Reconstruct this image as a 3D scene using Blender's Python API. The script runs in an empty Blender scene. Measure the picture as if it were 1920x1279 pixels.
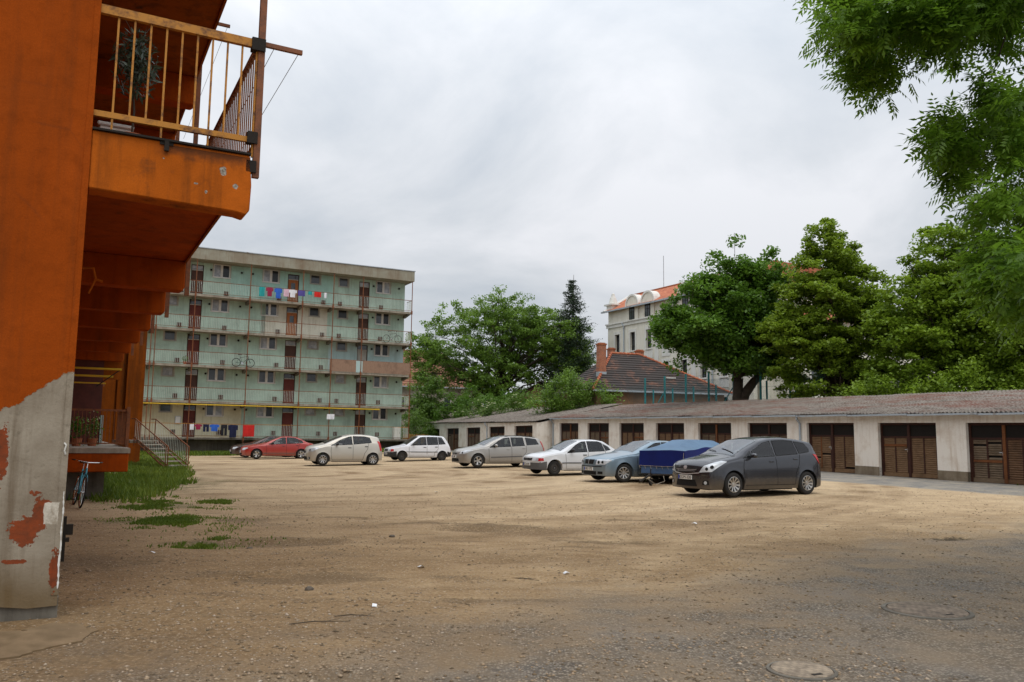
import bpy, bmesh, math, random
import numpy as np
from mathutils import Vector, Matrix
from mathutils.bvhtree import BVHTree
R = math.radians
random.seed(7)
rng = np.random.default_rng(11)
S = bpy.context.scene
COL = S.collection

# ---------------------------------------------------------------- camera
F, PITCH, ROLL, EYE = 1550.0, math.atan(180/1550), 0.0125, 1.6
cd = bpy.data.cameras.new('camera'); cam = bpy.data.objects.new('camera', cd); COL.objects.link(cam)
cd.sensor_width = 36.0; cd.lens = F/1920*36.0; cd.clip_end = 3000; cd.clip_start = 0.05
_c, _s, _cp, _sp = math.cos(ROLL), math.sin(ROLL), math.cos(PITCH), math.sin(PITCH)
_r = Vector((_c, -_s*_sp, _s*_cp)); _u = Vector((-_s, -_c*_sp, _c*_cp)); _b = _r.cross(_u)
cam.matrix_world = Matrix(((_r.x, _u.x, _b.x, 0), (_r.y, _u.y, _b.y, 0), (_r.z, _u.z, _b.z, EYE), (0, 0, 0, 1)))
S.camera = cam

# ---------------------------------------------------------------- sky, sun, exposure
SUN_EL, SUN_AZ = R(63), R(165)          # azimuth clockwise from +Y
w = bpy.data.worlds.new("World"); S.world = w; w.use_nodes = True
nt = w.node_tree; nt.nodes.clear()
def wn(t, **k):
    n = nt.nodes.new(t)
    for a, v in k.items(): setattr(n, a, v)
    return n
out = wn('ShaderNodeOutputWorld'); bg = wn('ShaderNodeBackground'); bg.inputs[1].default_value = 0.1
sky = wn('ShaderNodeTexSky', sky_type='NISHITA', sun_disc=False, sun_elevation=SUN_EL, sun_rotation=SUN_AZ, altitude=200, dust_density=3.0)
tc = wn('ShaderNodeTexCoord'); sep = wn('ShaderNodeSeparateXYZ'); nt.links.new(tc.outputs['Generated'], sep.inputs[0])
zz = wn('ShaderNodeMath', operation='MAXIMUM'); nt.links.new(sep.outputs[2], zz.inputs[0]); zz.inputs[1].default_value = 0.0
za = wn('ShaderNodeMath', operation='ADD'); nt.links.new(zz.outputs[0], za.inputs[0]); za.inputs[1].default_value = 0.34
dx = wn('ShaderNodeMath', operation='DIVIDE'); nt.links.new(sep.outputs[0], dx.inputs[0]); nt.links.new(za.outputs[0], dx.inputs[1])
dy = wn('ShaderNodeMath', operation='DIVIDE'); nt.links.new(sep.outputs[1], dy.inputs[0]); nt.links.new(za.outputs[0], dy.inputs[1])
cv = wn('ShaderNodeCombineXYZ'); nt.links.new(dx.outputs[0], cv.inputs[0]); nt.links.new(dy.outputs[0], cv.inputs[1])
n1 = wn('ShaderNodeTexNoise'); n1.inputs['Scale'].default_value = 1.5; n1.inputs['Detail'].default_value = 7; n1.inputs['Roughness'].default_value = 0.56; n1.inputs['Distortion'].default_value = 0.35
mp = wn('ShaderNodeMapping'); mp.inputs['Location'].default_value = (3.1, 1.7, 0.4); mp.inputs['Rotation'].default_value = (0, 0, 0.5); mp.inputs['Scale'].default_value = (1.0, 1.0, 1)
nt.links.new(cv.outputs[0], mp.inputs[0]); nt.links.new(mp.outputs[0], n1.inputs[0])
cr = wn('ShaderNodeValToRGB'); e = cr.color_ramp.elements
e[0].position = 0.34; e[0].color = (4.7, 5.1, 5.6, 1); e[1].position = 0.62; e[1].color = (7.2, 7.3, 7.6, 1)
m = cr.color_ramp.elements.new(0.48); m.color = (5.9, 6.15, 6.5, 1)
nt.links.new(n1.outputs['Fac'], cr.inputs[0])
mx = wn('ShaderNodeMix', data_type='RGBA'); mx.inputs[0].default_value = 0.93   # the cloud deck covers nearly all of the sky
nt.links.new(sky.outputs[0], mx.inputs[6]); nt.links.new(cr.outputs[0], mx.inputs[7])
gr = wn('ShaderNodeMath', operation='POWER'); nt.links.new(zz.outputs[0], gr.inputs[0]); gr.inputs[1].default_value = 2.0     # an overcast sky is brightest overhead
g2 = wn('ShaderNodeMath', operation='MULTIPLY_ADD'); nt.links.new(gr.outputs[0], g2.inputs[0]); g2.inputs[1].default_value = 2.1; g2.inputs[2].default_value = 0.93
vm = wn('ShaderNodeVectorMath', operation='SCALE'); nt.links.new(mx.outputs[2], vm.inputs[0]); nt.links.new(g2.outputs[0], vm.inputs['Scale'])
nt.links.new(vm.outputs[0], bg.inputs[0]); nt.links.new(bg.outputs[0], out.inputs[0])
sd = bpy.data.lights.new('sun', 'SUN'); sd.energy = 0.8; sd.angle = R(40); sd.color = (1.0, 0.94, 0.85)
sun = bpy.data.objects.new('sun', sd); COL.objects.link(sun); sun.location = (0, 0, 60)
sv = Vector((math.sin(SUN_AZ)*math.cos(SUN_EL), math.cos(SUN_AZ)*math.cos(SUN_EL), math.sin(SUN_EL)))
sun.rotation_euler = sv.to_track_quat('Z', 'Y').to_euler()
S.view_settings.view_transform = 'Standard'; S.view_settings.look = 'None'; S.view_settings.exposure = 0.2; S.view_settings.gamma = 1.0
S.render.engine = 'CYCLES'; S.cycles.max_bounces = 8; S.cycles.transparent_max_bounces = 12

# ---------------------------------------------------------------- measuring helpers (photo pixel -> ray), real positions and sizes come out of them
def ray(x, y):
    u = (x-960)/F; v = -(y-639.5)/F
    return _r*u + _u*v - _b
def gp(x, y, z=0.0):
    d = ray(x, y); t = (z-EYE)/d.z; return Vector((d.x*t, d.y*t, z))
def at(x, y, Y):
    d = ray(x, y); t = Y/d.y; return Vector((d.x*t, Y, EYE+d.z*t))

# ---------------------------------------------------------------- terrain height
GN = (0.908, 0.422)      # across the yard, towards the garages
GT = (-0.422, 0.9066)    # along the garages, away from the camera
G0 = (16.81, 31.02)
def sstep(a, b, x):
    t = np.clip((np.asarray(x, float)-a)/(b-a), 0, 1); return t*t*(3-2*t)
def gz(x, y):
    x = np.asarray(x, float); y = np.asarray(y, float)
    d = 28.35-(x*GN[0]+y*GN[1]); t = (x-G0[0])*GT[0]+(y-G0[1])*GT[1]
    zt = np.interp(t, [-18, 0, 33, 57, 80], [0, .17, .48, .25, .1])
    return zt*(1-sstep(1.5, 24, d))
def gzf(x, y): return float(gz(x, y))

# ---------------------------------------------------------------- object helpers
def link(o, parent=None):
    COL.objects.link(o)
    if parent is not None: o.parent = parent
    return o
def tag(o, label=None, cat=None, group=None, kind=None):
    if label: o['label'] = label
    if cat: o['category'] = cat
    if group: o['group'] = group
    if kind: o['kind'] = kind
    return o
def thing(name, label, cat, loc=(0, 0, 0), rz=0.0, group=None, scale=1.0):
    o = bpy.data.objects.new(name, None); COL.objects.link(o); o.empty_display_size = 0.2
    o.location = loc; o.rotation_euler = (0, 0, rz); o.scale = (scale,)*3
    return tag(o, label, cat, group)
def copy_tree(o, parent=None):
    c = o.copy(); COL.objects.link(c); c.parent = parent
    for ch in list(o.children): copy_tree(ch, c)
    return c

class MB:
    def __init__(s): s.v = []; s.f = []; s.m = []; s.mats = []
    def mi(s, mat):
        if mat not in s.mats: s.mats.append(mat)
        return s.mats.index(mat)
    def face(s, pts, mat=None):
        b = len(s.v); s.v += [tuple(p) for p in pts]; s.f.append(tuple(range(b, b+len(pts)))); s.m.append(s.mi(mat))
    def box(s, x0, x1, y0, y1, z0, z1, mat=None, M=None):
        P = [(x0,y0,z0),(x1,y0,z0),(x1,y1,z0),(x0,y1,z0),(x0,y0,z1),(x1,y0,z1),(x1,y1,z1),(x0,y1,z1)]
        if M is not None: P = [tuple(M @ Vector(p)) for p in P]
        b = len(s.v); s.v += P; k = s.mi(mat)
        for f in ((0,3,2,1),(4,5,6,7),(0,1,5,4),(1,2,6,5),(2,3,7,6),(3,0,4,7)):
            s.f.append(tuple(b+i for i in f)); s.m.append(k)
        return s
    def hexa(s, P, mat=None):
        b = len(s.v); s.v += [tuple(p) for p in P]; k = s.mi(mat)
        for f in ((0,3,2,1),(4,5,6,7),(0,1,5,4),(1,2,6,5),(2,3,7,6),(3,0,4,7)):
            s.f.append(tuple(b+i for i in f)); s.m.append(k)
        return s
    def tube(s, pts, rad, n=6, mat=None, cap=True):
        pts = [Vector(p) for p in pts]
        if not hasattr(rad, '__len__'): rad = [rad]*len(pts)
        b = len(s.v); k = s.mi(mat); prev = None
        for i, p in enumerate(pts):
            d = (pts[min(i+1, len(pts)-1)]-pts[max(i-1, 0)]).normalized()
            a = Vector((0, 0, 1)) if abs(d.z) < 0.9 else Vector((1, 0, 0))
            if prev is not None: a = prev
            u = (a-d*a.dot(d)).normalized(); prev = u; v = d.cross(u)
            for j in range(n):
                t = 2*math.pi*(j+.5)/n
                s.v.append(tuple(p+(u*math.cos(t)+v*math.sin(t))*rad[i]))
        for i in range(len(pts)-1):
            for j in range(n):
                a0 = b+i*n+j; a1 = b+i*n+(j+1) % n
                s.f.append((a0, a1, a1+n, a0+n)); s.m.append(k)
        if cap:
            s.f.append(tuple(b+j for j in reversed(range(n)))); s.m.append(k)
            e_ = b+(len(pts)-1)*n; s.f.append(tuple(e_+j for j in range(n))); s.m.append(k)
        return s
    def lathe(s, prof, n=24, mat=None, axis='z', c=(0, 0, 0), close=False):
        # prof: list of (r, h)
        b = len(s.v); k = s.mi(mat); c = Vector(c)
        for (r, h) in prof:
            for j in range(n):
                t = 2*math.pi*j/n; q = (r*math.cos(t), r*math.sin(t), h)
                if axis == 'y': q = (q[0], h, q[1])
                if axis == 'x': q = (h, q[0], q[1])
                s.v.append((c.x+q[0], c.y+q[1], c.z+q[2]))
        m_ = len(prof)
        for i in range(m_-1 if not close else m_):
            for j in range(n):
                i2 = (i+1) % m_
                s.f.append((b+i*n+j, b+i*n+(j+1) % n, b+i2*n+(j+1) % n, b+i2*n+j)); s.m.append(k)
        return s
    def prism(s, poly, d0, d1, mat=None, M=None):
        # poly in (x,z), extruded along y from d0 to d1
        n = len(poly); k = s.mi(mat); b = len(s.v)
        P = [(p[0], d0, p[1]) for p in poly]+[(p[0], d1, p[1]) for p in poly]
        if M is not None: P = [tuple(M @ Vector(p)) for p in P]
        s.v += P
        s.f.append(tuple(range(b, b+n))); s.m.append(k); s.f.append(tuple(reversed(range(b+n, b+2*n)))); s.m.append(k)
        for i in range(n):
            j = (i+1) % n; s.f.append((b+i, b+n+i, b+n+j, b+j)); s.m.append(k)
        return s
    def build(s, name, mat=None, parent=None, smooth=False, sharp=None, bevel=0.0, loc=None, rz=None):
        me = bpy.data.meshes.new(name); me.from_pydata(s.v, [], s.f); 
        mats = [mat if m_ is None else m_ for m_ in s.mats]
        for m_ in mats: me.materials.append(m_)
        me.polygons.foreach_set('material_index', s.m)
        if bevel or smooth or sharp:
            bm = bmesh.new(); bm.from_mesh(me); bmesh.ops.recalc_face_normals(bm, faces=bm.faces); bm.to_mesh(me); bm.free()
        if smooth: me.polygons.foreach_set('use_smooth', [True]*len(me.polygons))
        if sharp: me.set_sharp_from_angle(angle=R(sharp))
        me.update()
        o = bpy.data.objects.new(name, me); link(o, parent)
        if loc is not None: o.location = loc
        if rz is not None: o.rotation_euler = (0, 0, rz)
        if bevel:
            md = o.modifiers.new('bevel', 'BEVEL'); md.width = bevel; md.segments = 1; md.limit_method = 'ANGLE'
        return o

def npmesh(name, verts, faces, mat, parent=None, attr=None, smooth=False):
    """verts (n,3), faces (m,k) constant k"""
    verts = np.asarray(verts, np.float32); faces = np.asarray(faces, np.int32); m_, k = faces.shape
    me = bpy.data.meshes.new(name)
    me.vertices.add(len(verts)); me.vertices.foreach_set('co', verts.ravel())
    me.loops.add(m_*k); me.loops.foreach_set('vertex_index', faces.ravel())
    me.polygons.add(m_); me.polygons.foreach_set('loop_start', np.arange(0, m_*k, k, dtype=np.int32))
    try: me.polygons.foreach_set('loop_total', np.full(m_, k, np.int32))
    except Exception: pass
    if mat: me.materials.append(mat)
    me.update(calc_edges=True)
    if attr is not None:
        a = me.attributes.new('rnd', 'FLOAT', 'FACE'); a.data.foreach_set('value', np.asarray(attr, np.float32))
    if smooth: me.polygons.foreach_set('use_smooth', np.ones(m_, bool))
    me.validate()
    o = bpy.data.objects.new(name, me); link(o, parent); return o
# ---------------------------------------------------------------- materials
class NT:
    def __init__(s, name):
        s.m = bpy.data.materials.new(name); s.m.use_nodes = True; s.t = s.m.node_tree
        s.b = s.t.nodes['Principled BSDF']; s._tc = None
    def n(s, t, **k):
        n = s.t.nodes.new(t)
        for a, v in k.items(): setattr(n, a, v)
        return n
    def l(s, a, b): s.t.links.new(a, b)
    @property
    def obj(s):
        if s._tc is None: s._tc = s.n('ShaderNodeTexCoord')
        return s._tc.outputs['Object']
    def setin(s, sock, v):
        if hasattr(v, 'is_linked') or isinstance(v, bpy.types.NodeSocket): s.l(v, sock)
        else:
            if isinstance(v, tuple) and len(v) == 3 and sock.type == 'RGBA': v = (*v, 1)
            sock.default_value = v
    def noise(s, scale, detail=4, rough=0.55, vec=None, dist=0.0, sc=None):
        n = s.n('ShaderNodeTexNoise'); n.inputs['Scale'].default_value = scale; n.inputs['Detail'].default_value = detail
        n.inputs['Roughness'].default_value = rough; n.inputs['Distortion'].default_value = dist
        v = vec or s.obj
        if sc: v = s.map(v, sc=sc)
        s.l(v, n.inputs[0]); return n.outputs['Fac']
    def map(s, vec, loc=(0,0,0), rot=(0,0,0), sc=(1,1,1)):
        n = s.n('ShaderNodeMapping'); n.inputs[1].default_value = loc; n.inputs[2].default_value = rot; n.inputs[3].default_value = sc
        s.l(vec, n.inputs[0]); return n.outputs[0]
    def vor(s, scale, feature='F1', out='Distance', vec=None, rand=1.0):
        n = s.n('ShaderNodeTexVoronoi', feature=feature); n.inputs['Scale'].default_value = scale; n.inputs['Randomness'].default_value = rand
        s.l(vec or s.obj, n.inputs[0]); return n.outputs[out]
    def ramp(s, fac, stops, interp='LINEAR'):
        n = s.n('ShaderNodeValToRGB'); n.color_ramp.interpolation = interp; e = n.color_ramp.elements
        while len(e) < len(stops): e.new(0.5)
        for i, (p, c) in enumerate(stops):
            e[i].position = p; e[i].color = (c, c, c, 1) if not hasattr(c, '__len__') else (*c, 1)
        s.l(fac, n.inputs[0]); return n.outputs[0]
    def mix(s, fac, a, b, mode='MIX'):
        n = s.n('ShaderNodeMix', data_type='RGBA', blend_type=mode)
        s.setin(n.inputs[0], fac); s.setin(n.inputs[6], a); s.setin(n.inputs[7], b); return n.outputs[2]
    def math(s, op, a, b=0.0, c=None):
        n = s.n('ShaderNodeMath', operation=op); s.setin(n.inputs[0], a); s.setin(n.inputs[1], b)
        if c is not None: s.setin(n.inputs[2], c)
        return n.outputs[0]
    def sep(s, v=None):
        n = s.n('ShaderNodeSeparateXYZ'); s.l(v or s.obj, n.inputs[0]); return n.outputs
    def attr(s, name='rnd'):
        n = s.n('ShaderNodeAttribute', attribute_name=name); return n.outputs['Fac']
    def bump(s, h, strength=0.3, dist=0.02, prev=None):
        n = s.n('ShaderNodeBump'); n.inputs['Strength'].default_value = strength; n.inputs['Distance'].default_value = dist
        s.l(h, n.inputs['Height'])
        if prev: s.l(prev, n.inputs['Normal'])
        return n.outputs[0]
    def fin(s, col=None, rough=0.8, metal=0.0, spec=None, normal=None, coat=None, **k):
        if col is not None: s.setin(s.b.inputs['Base Color'], col)
        s.setin(s.b.inputs['Roughness'], rough); s.setin(s.b.inputs['Metallic'], metal)
        if spec is not None: s.b.inputs['Specular IOR Level'].default_value = spec
        if coat is not None: s.b.inputs['Coat Weight'].default_value = coat; s.b.inputs['Coat Roughness'].default_value = 0.06
        if normal is not None: s.l(normal, s.b.inputs['Normal'])
        return s.m

def flat(name, col, rough=0.7, metal=0.0, spec=0.4, var=0.12, scale=3.0, coat=None):
    t = NT(name); c = Vector(col)
    a = t.noise(scale, 5, 0.6)
    lo = tuple(c*(1-var)); hi = tuple(c*(1+var))
    return t.fin(t.ramp(a, [(0.3, lo), (0.7, hi)]), rough, metal, spec, coat=coat)

def dirty(name, col, dirt, amount=0.45, scale=1.2, rough=0.85, streak=True, bump=0.15, fine=30.0, spec=0.25):
    t = NT(name)
    n = t.noise(scale, 8, 0.65)
    f = t.ramp(n, [(0.62-amount*0.4, 0.0), (0.62+0.16, 1.0)])
    c = t.mix(f, col, dirt)
    if streak:
        s_ = t.noise(2.2, 5, 0.6, sc=(3.2, 3.2, 0.22)); s2 = t.ramp(s_, [(0.5, 0.0), (0.75, 0.7)])
        c = t.mix(s2, c, dirt)
    fn = t.noise(fine, 4, 0.7); c = t.mix(t.ramp(fn, [(0.3, 0.0), (0.75, 0.22)]), c, tuple(Vector(dirt)*0.7))
    return t.fin(c, rough, 0, spec, t.bump(fn, bump, 0.01))

M = {}
# --- orange plaster (with a lost patch near the foot of the end wall)
def orange_mat(name, base=(0.40, 0.068, 0.005), patch=False, mould=0.25, chips=()):
    t = NT(name)
    n = t.noise(0.9, 7, 0.62); n2 = t.noise(7.0, 6, 0.65); n3 = t.noise(45, 4, 0.6)
    c = t.mix(t.ramp(n, [(0.3, 0.0), (0.75, 1.0)]), tuple(Vector(base)*0.68), tuple(Vector(base)*1.12))
    gr_ = t.noise(90, 3, 0.7); c = t.mix(t.ramp(gr_, [(0.35, 0.35), (0.65, 0.0)]), c, tuple(Vector(base)*0.4))
    c = t.mix(t.ramp(n2, [(0.5, 0.0), (0.8, 0.6)]), c, tuple(Vector(base)*0.45))
    fd = t.noise(0.5, 6, 0.6); c = t.mix(t.ramp(fd, [(0.5, 0.0), (0.72, 0.35)]), c, tuple(Vector(base)*1.35+Vector((.02, .02, .01))))
    st = t.noise(1.7, 6, 0.65, sc=(2.5, 2.5, 0.16)); c = t.mix(t.ramp(st, [(0.48, 0.0), (0.74, min(.8, mould*2.2))]), c, (0.06, 0.026, 0.010))
    md = t.noise(3.1, 8, 0.7); c = t.mix(t.ramp(md, [(0.6, 0.0), (0.72, mould)]), c, (0.045, 0.03, 0.018))
    # hairline cracks
    cv_ = t.vor(0.9, 'DISTANCE_TO_EDGE', vec=t.mix(0.12, t.obj, t.n('ShaderNodeTexNoise').outputs['Color']))
    ck = t.math('MULTIPLY', t.ramp(cv_, [(0.0, 1.0), (0.006, 0.0)]), t.ramp(t.noise(1.3, 2), [(0.5, 0.0), (0.6, 1.0)]))
    c = t.mix(t.math('MULTIPLY', ck, 0.22), c, (0.07, 0.03, 0.015))
    h = t.math('ADD', t.math('MULTIPLY', n3, 0.5), t.math('MULTIPLY', n2, 1.2))
    if chips:
        x, y, z = t.sep(); e2 = t.noise(14, 4, 0.6)
        for (cx, cz, rx, rz) in chips:
            a = t.math('DIVIDE', t.math('SUBTRACT', x, cx), rx); b = t.math('DIVIDE', t.math('SUBTRACT', z, cz), rz); d = t.math('ADD', t.math('MULTIPLY', a, a), t.math('MULTIPLY', b, b))
            d = t.math('ADD', d, t.math('MULTIPLY', t.math('SUBTRACT', e2, 0.5), 4.5)); m_ = t.ramp(d, [(0.8, 1.0), (0.95, 0.0)])
            c = t.mix(m_, c, t.mix(t.ramp(n3, [(0.4, 0.0), (0.6, 1.0)]), (0.16, 0.13, 0.10), (0.42, 0.38, 0.32))); h = t.math('SUBTRACT', h, t.math('MULTIPLY', m_, 1.5))
        tp = t.ramp(t.math('ADD', t.math('SUBTRACT', t.math('FRACT', t.math('MULTIPLY', t.math('SUBTRACT', z, 4.34-2.95*3), 0.33898)), 0.0), t.math('MULTIPLY', t.math('SUBTRACT', n2, 0.5), 0.08)), [(0.955, 0.0), (0.99, 0.75)])
        tp = t.math('MULTIPLY', tp, t.ramp(t.math('ADD', x, t.math('MULTIPLY', n, 0.8)), [(0.9, 0.1), (1.5, 1.0)])); c = t.mix(tp, c, (0.05, 0.03, 0.02))
    if patch:
        x, y, z = t.sep()
        edge = t.noise(1.9, 7, 0.62); e2 = t.noise(9, 4, 0.6)
        # height of the lost plaster: low in the middle, higher at the corner
        px = t.math('ADD', x, 0.5); lim = t.math('ADD', 1.77, t.math('MULTIPLY', t.math('MAXIMUM', t.math('MINIMUM', px, 0.45), -0.5), 0.75))
        lim = t.math('ADD', lim, t.math('MULTIPLY', t.math('SUBTRACT', edge, 0.5), 0.75))
        lim = t.math('ADD', lim, t.math('MULTIPLY', t.math('SUBTRACT', e2, 0.5), 0.16))
        bare = t.ramp(t.math('SUBTRACT', lim, z), [(0.0, 0.0), (0.012, 1.0)])
        # islands of paint that held on
        def blob(cx, cz, rx, rz):
            a = t.math('DIVIDE', t.math('SUBTRACT', x, cx), rx); b = t.math('DIVIDE', t.math('SUBTRACT', z, cz), rz)
            d = t.math('ADD', t.math('MULTIPLY', a, a), t.math('MULTIPLY', b, b))
            d = t.math('ADD', d, t.math('MULTIPLY', t.math('SUBTRACT', e2, 0.5), 3.6)); d = t.math('ADD', d, t.math('MULTIPLY', t.math('SUBTRACT', t.noise(24, 5, .7), 0.5), 3.0)); d = t.math('ADD', d, t.math('MULTIPLY', t.math('SUBTRACT', n2, 0.5), 2.0))
            return t.ramp(d, [(0.80, 1.0), (0.95, 0.0)])
        keep = blob(-0.28, 0.75, 0.135, 0.12)
        for q in ((-0.17, 0.90, 0.07, 0.16), (-0.24, 1.07, 0.04, 0.03), (-0.51, 1.38, 0.06, 0.25), (-0.04, 0.42, 0.04, 0.2), (-0.35, 0.50, 0.10, 0.02), (-1.3, 0.9, 0.3, 0.3), (-1.9, 1.3, 0.3, 0.2), (-0.3, 0.02, 0.35, 0.06)):
            keep = t.math('MAXIMUM', keep, blob(*q))
        g1 = t.noise(1.4, 8, 0.65); st2 = t.noise(2.2, 5, 0.6, sc=(3.0, 3.0, 0.25))
        grey = t.mix(t.ramp(g1, [(0.3, 0.0), (0.7, 1.0)]), (0.19, 0.15, 0.105), (0.42, 0.37, 0.29))
        grey = t.mix(t.ramp(st2, [(0.5, 0.0), (0.72, 0.7)]), grey, (0.12, 0.08, 0.045))
        low = t.ramp(t.math('ADD', z, t.math('MULTIPLY', edge, 0.35)), [(0.35, 1.0), (0.75, 0.0)])
        grey = t.mix(t.math('MULTIPLY', low, 0.7), grey, (0.14, 0.088, 0.034))
        grey = t.mix(t.ramp(t.noise(11, 6, 0.7), [(0.56, 0.0), (0.75, 0.55)]), grey, (0.10, 0.08, 0.05))
        grey = t.mix(keep, grey, t.mix(t.ramp(n2, [(0.4, 0.0), (0.7, 1.0)]), (0.26, 0.06, 0.022), (0.11, 0.045, 0.025)))
        # one whitewashed repair
        a = t.math('ABSOLUTE', t.math('SUBTRACT', x, -0.095)); b = t.math('ABSOLUTE', t.math('SUBTRACT', z, 0.89))
        wq = t.math('MAXIMUM', t.math('DIVIDE', a, 0.06), t.math('DIVIDE', b, 0.10)); wq = t.math('ADD', wq, t.math('MULTIPLY', t.math('SUBTRACT', e2, 0.5), 0.9))
        grey = t.mix(t.ramp(wq, [(0.9, 1.0), (0.97, 0.0)]), grey, t.mix(t.ramp(n2, [(0.45, 0.0), (0.6, 1.0)]), (0.62, 0.57, 0.48), (0.35, 0.3, 0.23)))
        rim = t.ramp(t.math('SUBTRACT', t.math('ADD', lim, t.math('MULTIPLY', t.math('SUBTRACT', t.noise(30, 4, .7), 0.5), 0.06)), z), [(-0.03, 0.0), (-0.012, 1.0)])
        c = t.mix(t.math('MULTIPLY', rim, 0.8), c, (0.40, 0.22, 0.11)); c = t.mix(bare, c, grey)
        h = t.math('SUBTRACT', h, t.math('MULTIPLY', t.math('MULTIPLY', bare, t.math('SUBTRACT', 1.0, keep)), 1.2))
    return t.fin(c, 0.95, 0, 0.08, t.bump(h, 0.4, 0.012))
M['orange'] = orange_mat('orange_plaster'); M['orange_wall'] = orange_mat('orange_plaster_peeling', (0.39, 0.072, 0.006), patch=True, mould=0.2)
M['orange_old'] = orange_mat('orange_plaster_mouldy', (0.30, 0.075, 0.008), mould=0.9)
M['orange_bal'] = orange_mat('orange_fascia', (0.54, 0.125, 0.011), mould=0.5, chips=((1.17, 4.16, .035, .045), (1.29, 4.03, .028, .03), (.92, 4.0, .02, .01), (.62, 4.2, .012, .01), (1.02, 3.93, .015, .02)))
M['red_door'] = flat('dark_red_paint', (0.09, 0.02, 0.012), 0.5, var=0.3)
def rust(name, paint, rusty, amt=0.5, sc=9.0):
    t = NT(name); n = t.noise(sc, 7, 0.7); f = t.ramp(n, [(0.62-amt*0.25, 0.0), (0.68, 1.0)])
    return t.fin(t.mix(f, paint, rusty), 0.6, 0.0, 0.4, t.bump(n, 0.2, 0.004))
M['rail_yellow'] = rust('yellow_rail_paint', (0.46, 0.19, 0.018), (0.10, 0.035, 0.012), 0.55)
M['rail_brown'] = rust('brown_rail_paint', (0.22, 0.07, 0.02), (0.09, 0.035, 0.016), 0.7)
M['rail_pale'] = rust('pale_rail_bars', (0.62, 0.66, 0.58), (0.24, 0.15, 0.09), 0.3)
M['pipe_yellow'] = flat('yellow_gas_pipe', (0.62, 0.40, 0.02), 0.45)
M['gutter'] = rust('galvanised_steel', (0.36, 0.40, 0.43), (0.20, 0.17, 0.14), 0.3, 2.5)
M['dark_metal'] = flat('dark_metal', (0.022, 0.017, 0.013), 0.75, spec=0.2)
M['wire'] = flat('thin_wire', (0.18, 0.18, 0.17), 0.6)
# --- concrete and render
M['concrete'] = dirty('concrete', (0.42, 0.38, 0.31), (0.13, 0.10, 0.07), 0.5)
M['concrete_dark'] = dirty('dark_concrete', (0.24, 0.22, 0.18), (0.05, 0.04, 0.03), 0.8)  # darker concrete with heavier blotches than the plain one
M['fascia'] = dirty('stained_fascia_board', (0.34, 0.34, 0.27), (0.19, 0.13, 0.08), 0.7, 0.8)
M['mint'] = dirty('mint_render', (0.47, 0.64, 0.53), (0.25, 0.32, 0.26), 0.75, 0.7)
M['turq'] = dirty('turquoise_render', (0.38, 0.60, 0.52), (0.25, 0.38, 0.32), 0.6, 0.8)
M['pale_mint'] = dirty('pale_blue_render', (0.42, 0.56, 0.54), (0.28, 0.36, 0.33), 0.35, 0.8)
M['cream'] = dirty('cream_render', (0.62, 0.58, 0.40), (0.38, 0.33, 0.20), 0.35, 0.7)
M['cream2'] = dirty('off_white_render', (0.60, 0.58, 0.48), (0.36, 0.32, 0.24), 0.35, 0.7)
M['garage_wall'] = dirty('beige_garage_render', (0.84, 0.78, 0.69), (0.56, 0.43, 0.31), 0.34, 1.3)
M['plinth'] = dirty('grey_plinth', (0.25, 0.20, 0.14), (0.12, 0.085, 0.05), 0.5, 2.0)
M['white_wall'] = dirty('cream_school_render', (0.78, 0.75, 0.65), (0.47, 0.43, 0.33), 0.3, 0.3)
M['white_trim'] = dirty('white_stucco_trim', (0.74, 0.73, 0.68), (0.5, 0.48, 0.42), 0.25, 0.5)
M['white_paint'] = flat('white_window_paint', (0.62, 0.60, 0.55), 0.5)
M['grey_paint'] = flat('weathered_frame_paint', (0.36, 0.34, 0.29), 0.6, var=0.2)
M['brick'] = dirty('old_red_brick', (0.42, 0.13, 0.055), (0.18, 0.07, 0.04), 0.5, 4.0)
def brick_mat():
    t = NT('chimney_brick'); b = t.n('ShaderNodeTexBrick'); b.inputs['Scale'].default_value = 4.0
    t.l(t.map(t.obj, rot=(R(90), 0, R(28))), b.inputs[0]); b.inputs['Color1'].default_value = (0.45, 0.14, 0.06, 1); b.inputs['Color2'].default_value = (0.30, 0.085, 0.04, 1)
    b.inputs['Mortar'].default_value = (0.3, 0.24, 0.18, 1); n = t.noise(3, 5); 
    return t.fin(t.mix(t.ramp(n, [(0.5, 0.0), (0.8, 0.6)]), b.outputs[0], (0.1, 0.05, 0.03)), 0.9)
M['chimney'] = brick_mat()
def wood_mat(name, a, b, sc=(1, 1, 12)):
    t = NT(name); n = t.noise(5, 6, 0.65, sc=sc); n2 = t.noise(1.7, 5, 0.6)
    c = t.mix(t.ramp(n, [(0.3, 0.0), (0.7, 1.0)]), a, b); c = t.mix(t.ramp(n2, [(0.5, 0.0), (0.75, 0.7)]), c, tuple(Vector(a)*0.5))
    return t.fin(c, 0.65, 0, 0.3, t.bump(n, 0.2, 0.004))
M['slat'] = wood_mat('brown_louvre_wood', (0.11, 0.056, 0.024), (0.26, 0.155, 0.078))
M['slat_dark'] = wood_mat('dark_louvre_wood', (0.075, 0.036, 0.016), (0.19, 0.10, 0.048)); M['slat_grey'] = wood_mat('weathered_louvre_wood', (0.09, 0.058, 0.034), (0.22, 0.155, 0.095))
M['door_frame'] = wood_mat('dark_brown_frame_wood', (0.025, 0.008, 0.005), (0.065, 0.020, 0.010))
M['door_light'] = wood_mat('orange_brown_batten_wood', (0.11, 0.034, 0.010), (0.21, 0.075, 0.02))
M['door_dark'] = flat('blackened_panel', (0.014, 0.011, 0.009), 0.7, spec=0.15)
M['brown_door'] = wood_mat('dark_brown_door', (0.05, 0.022, 0.014), (0.085, 0.035, 0.02), (6, 6, 1))
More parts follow.
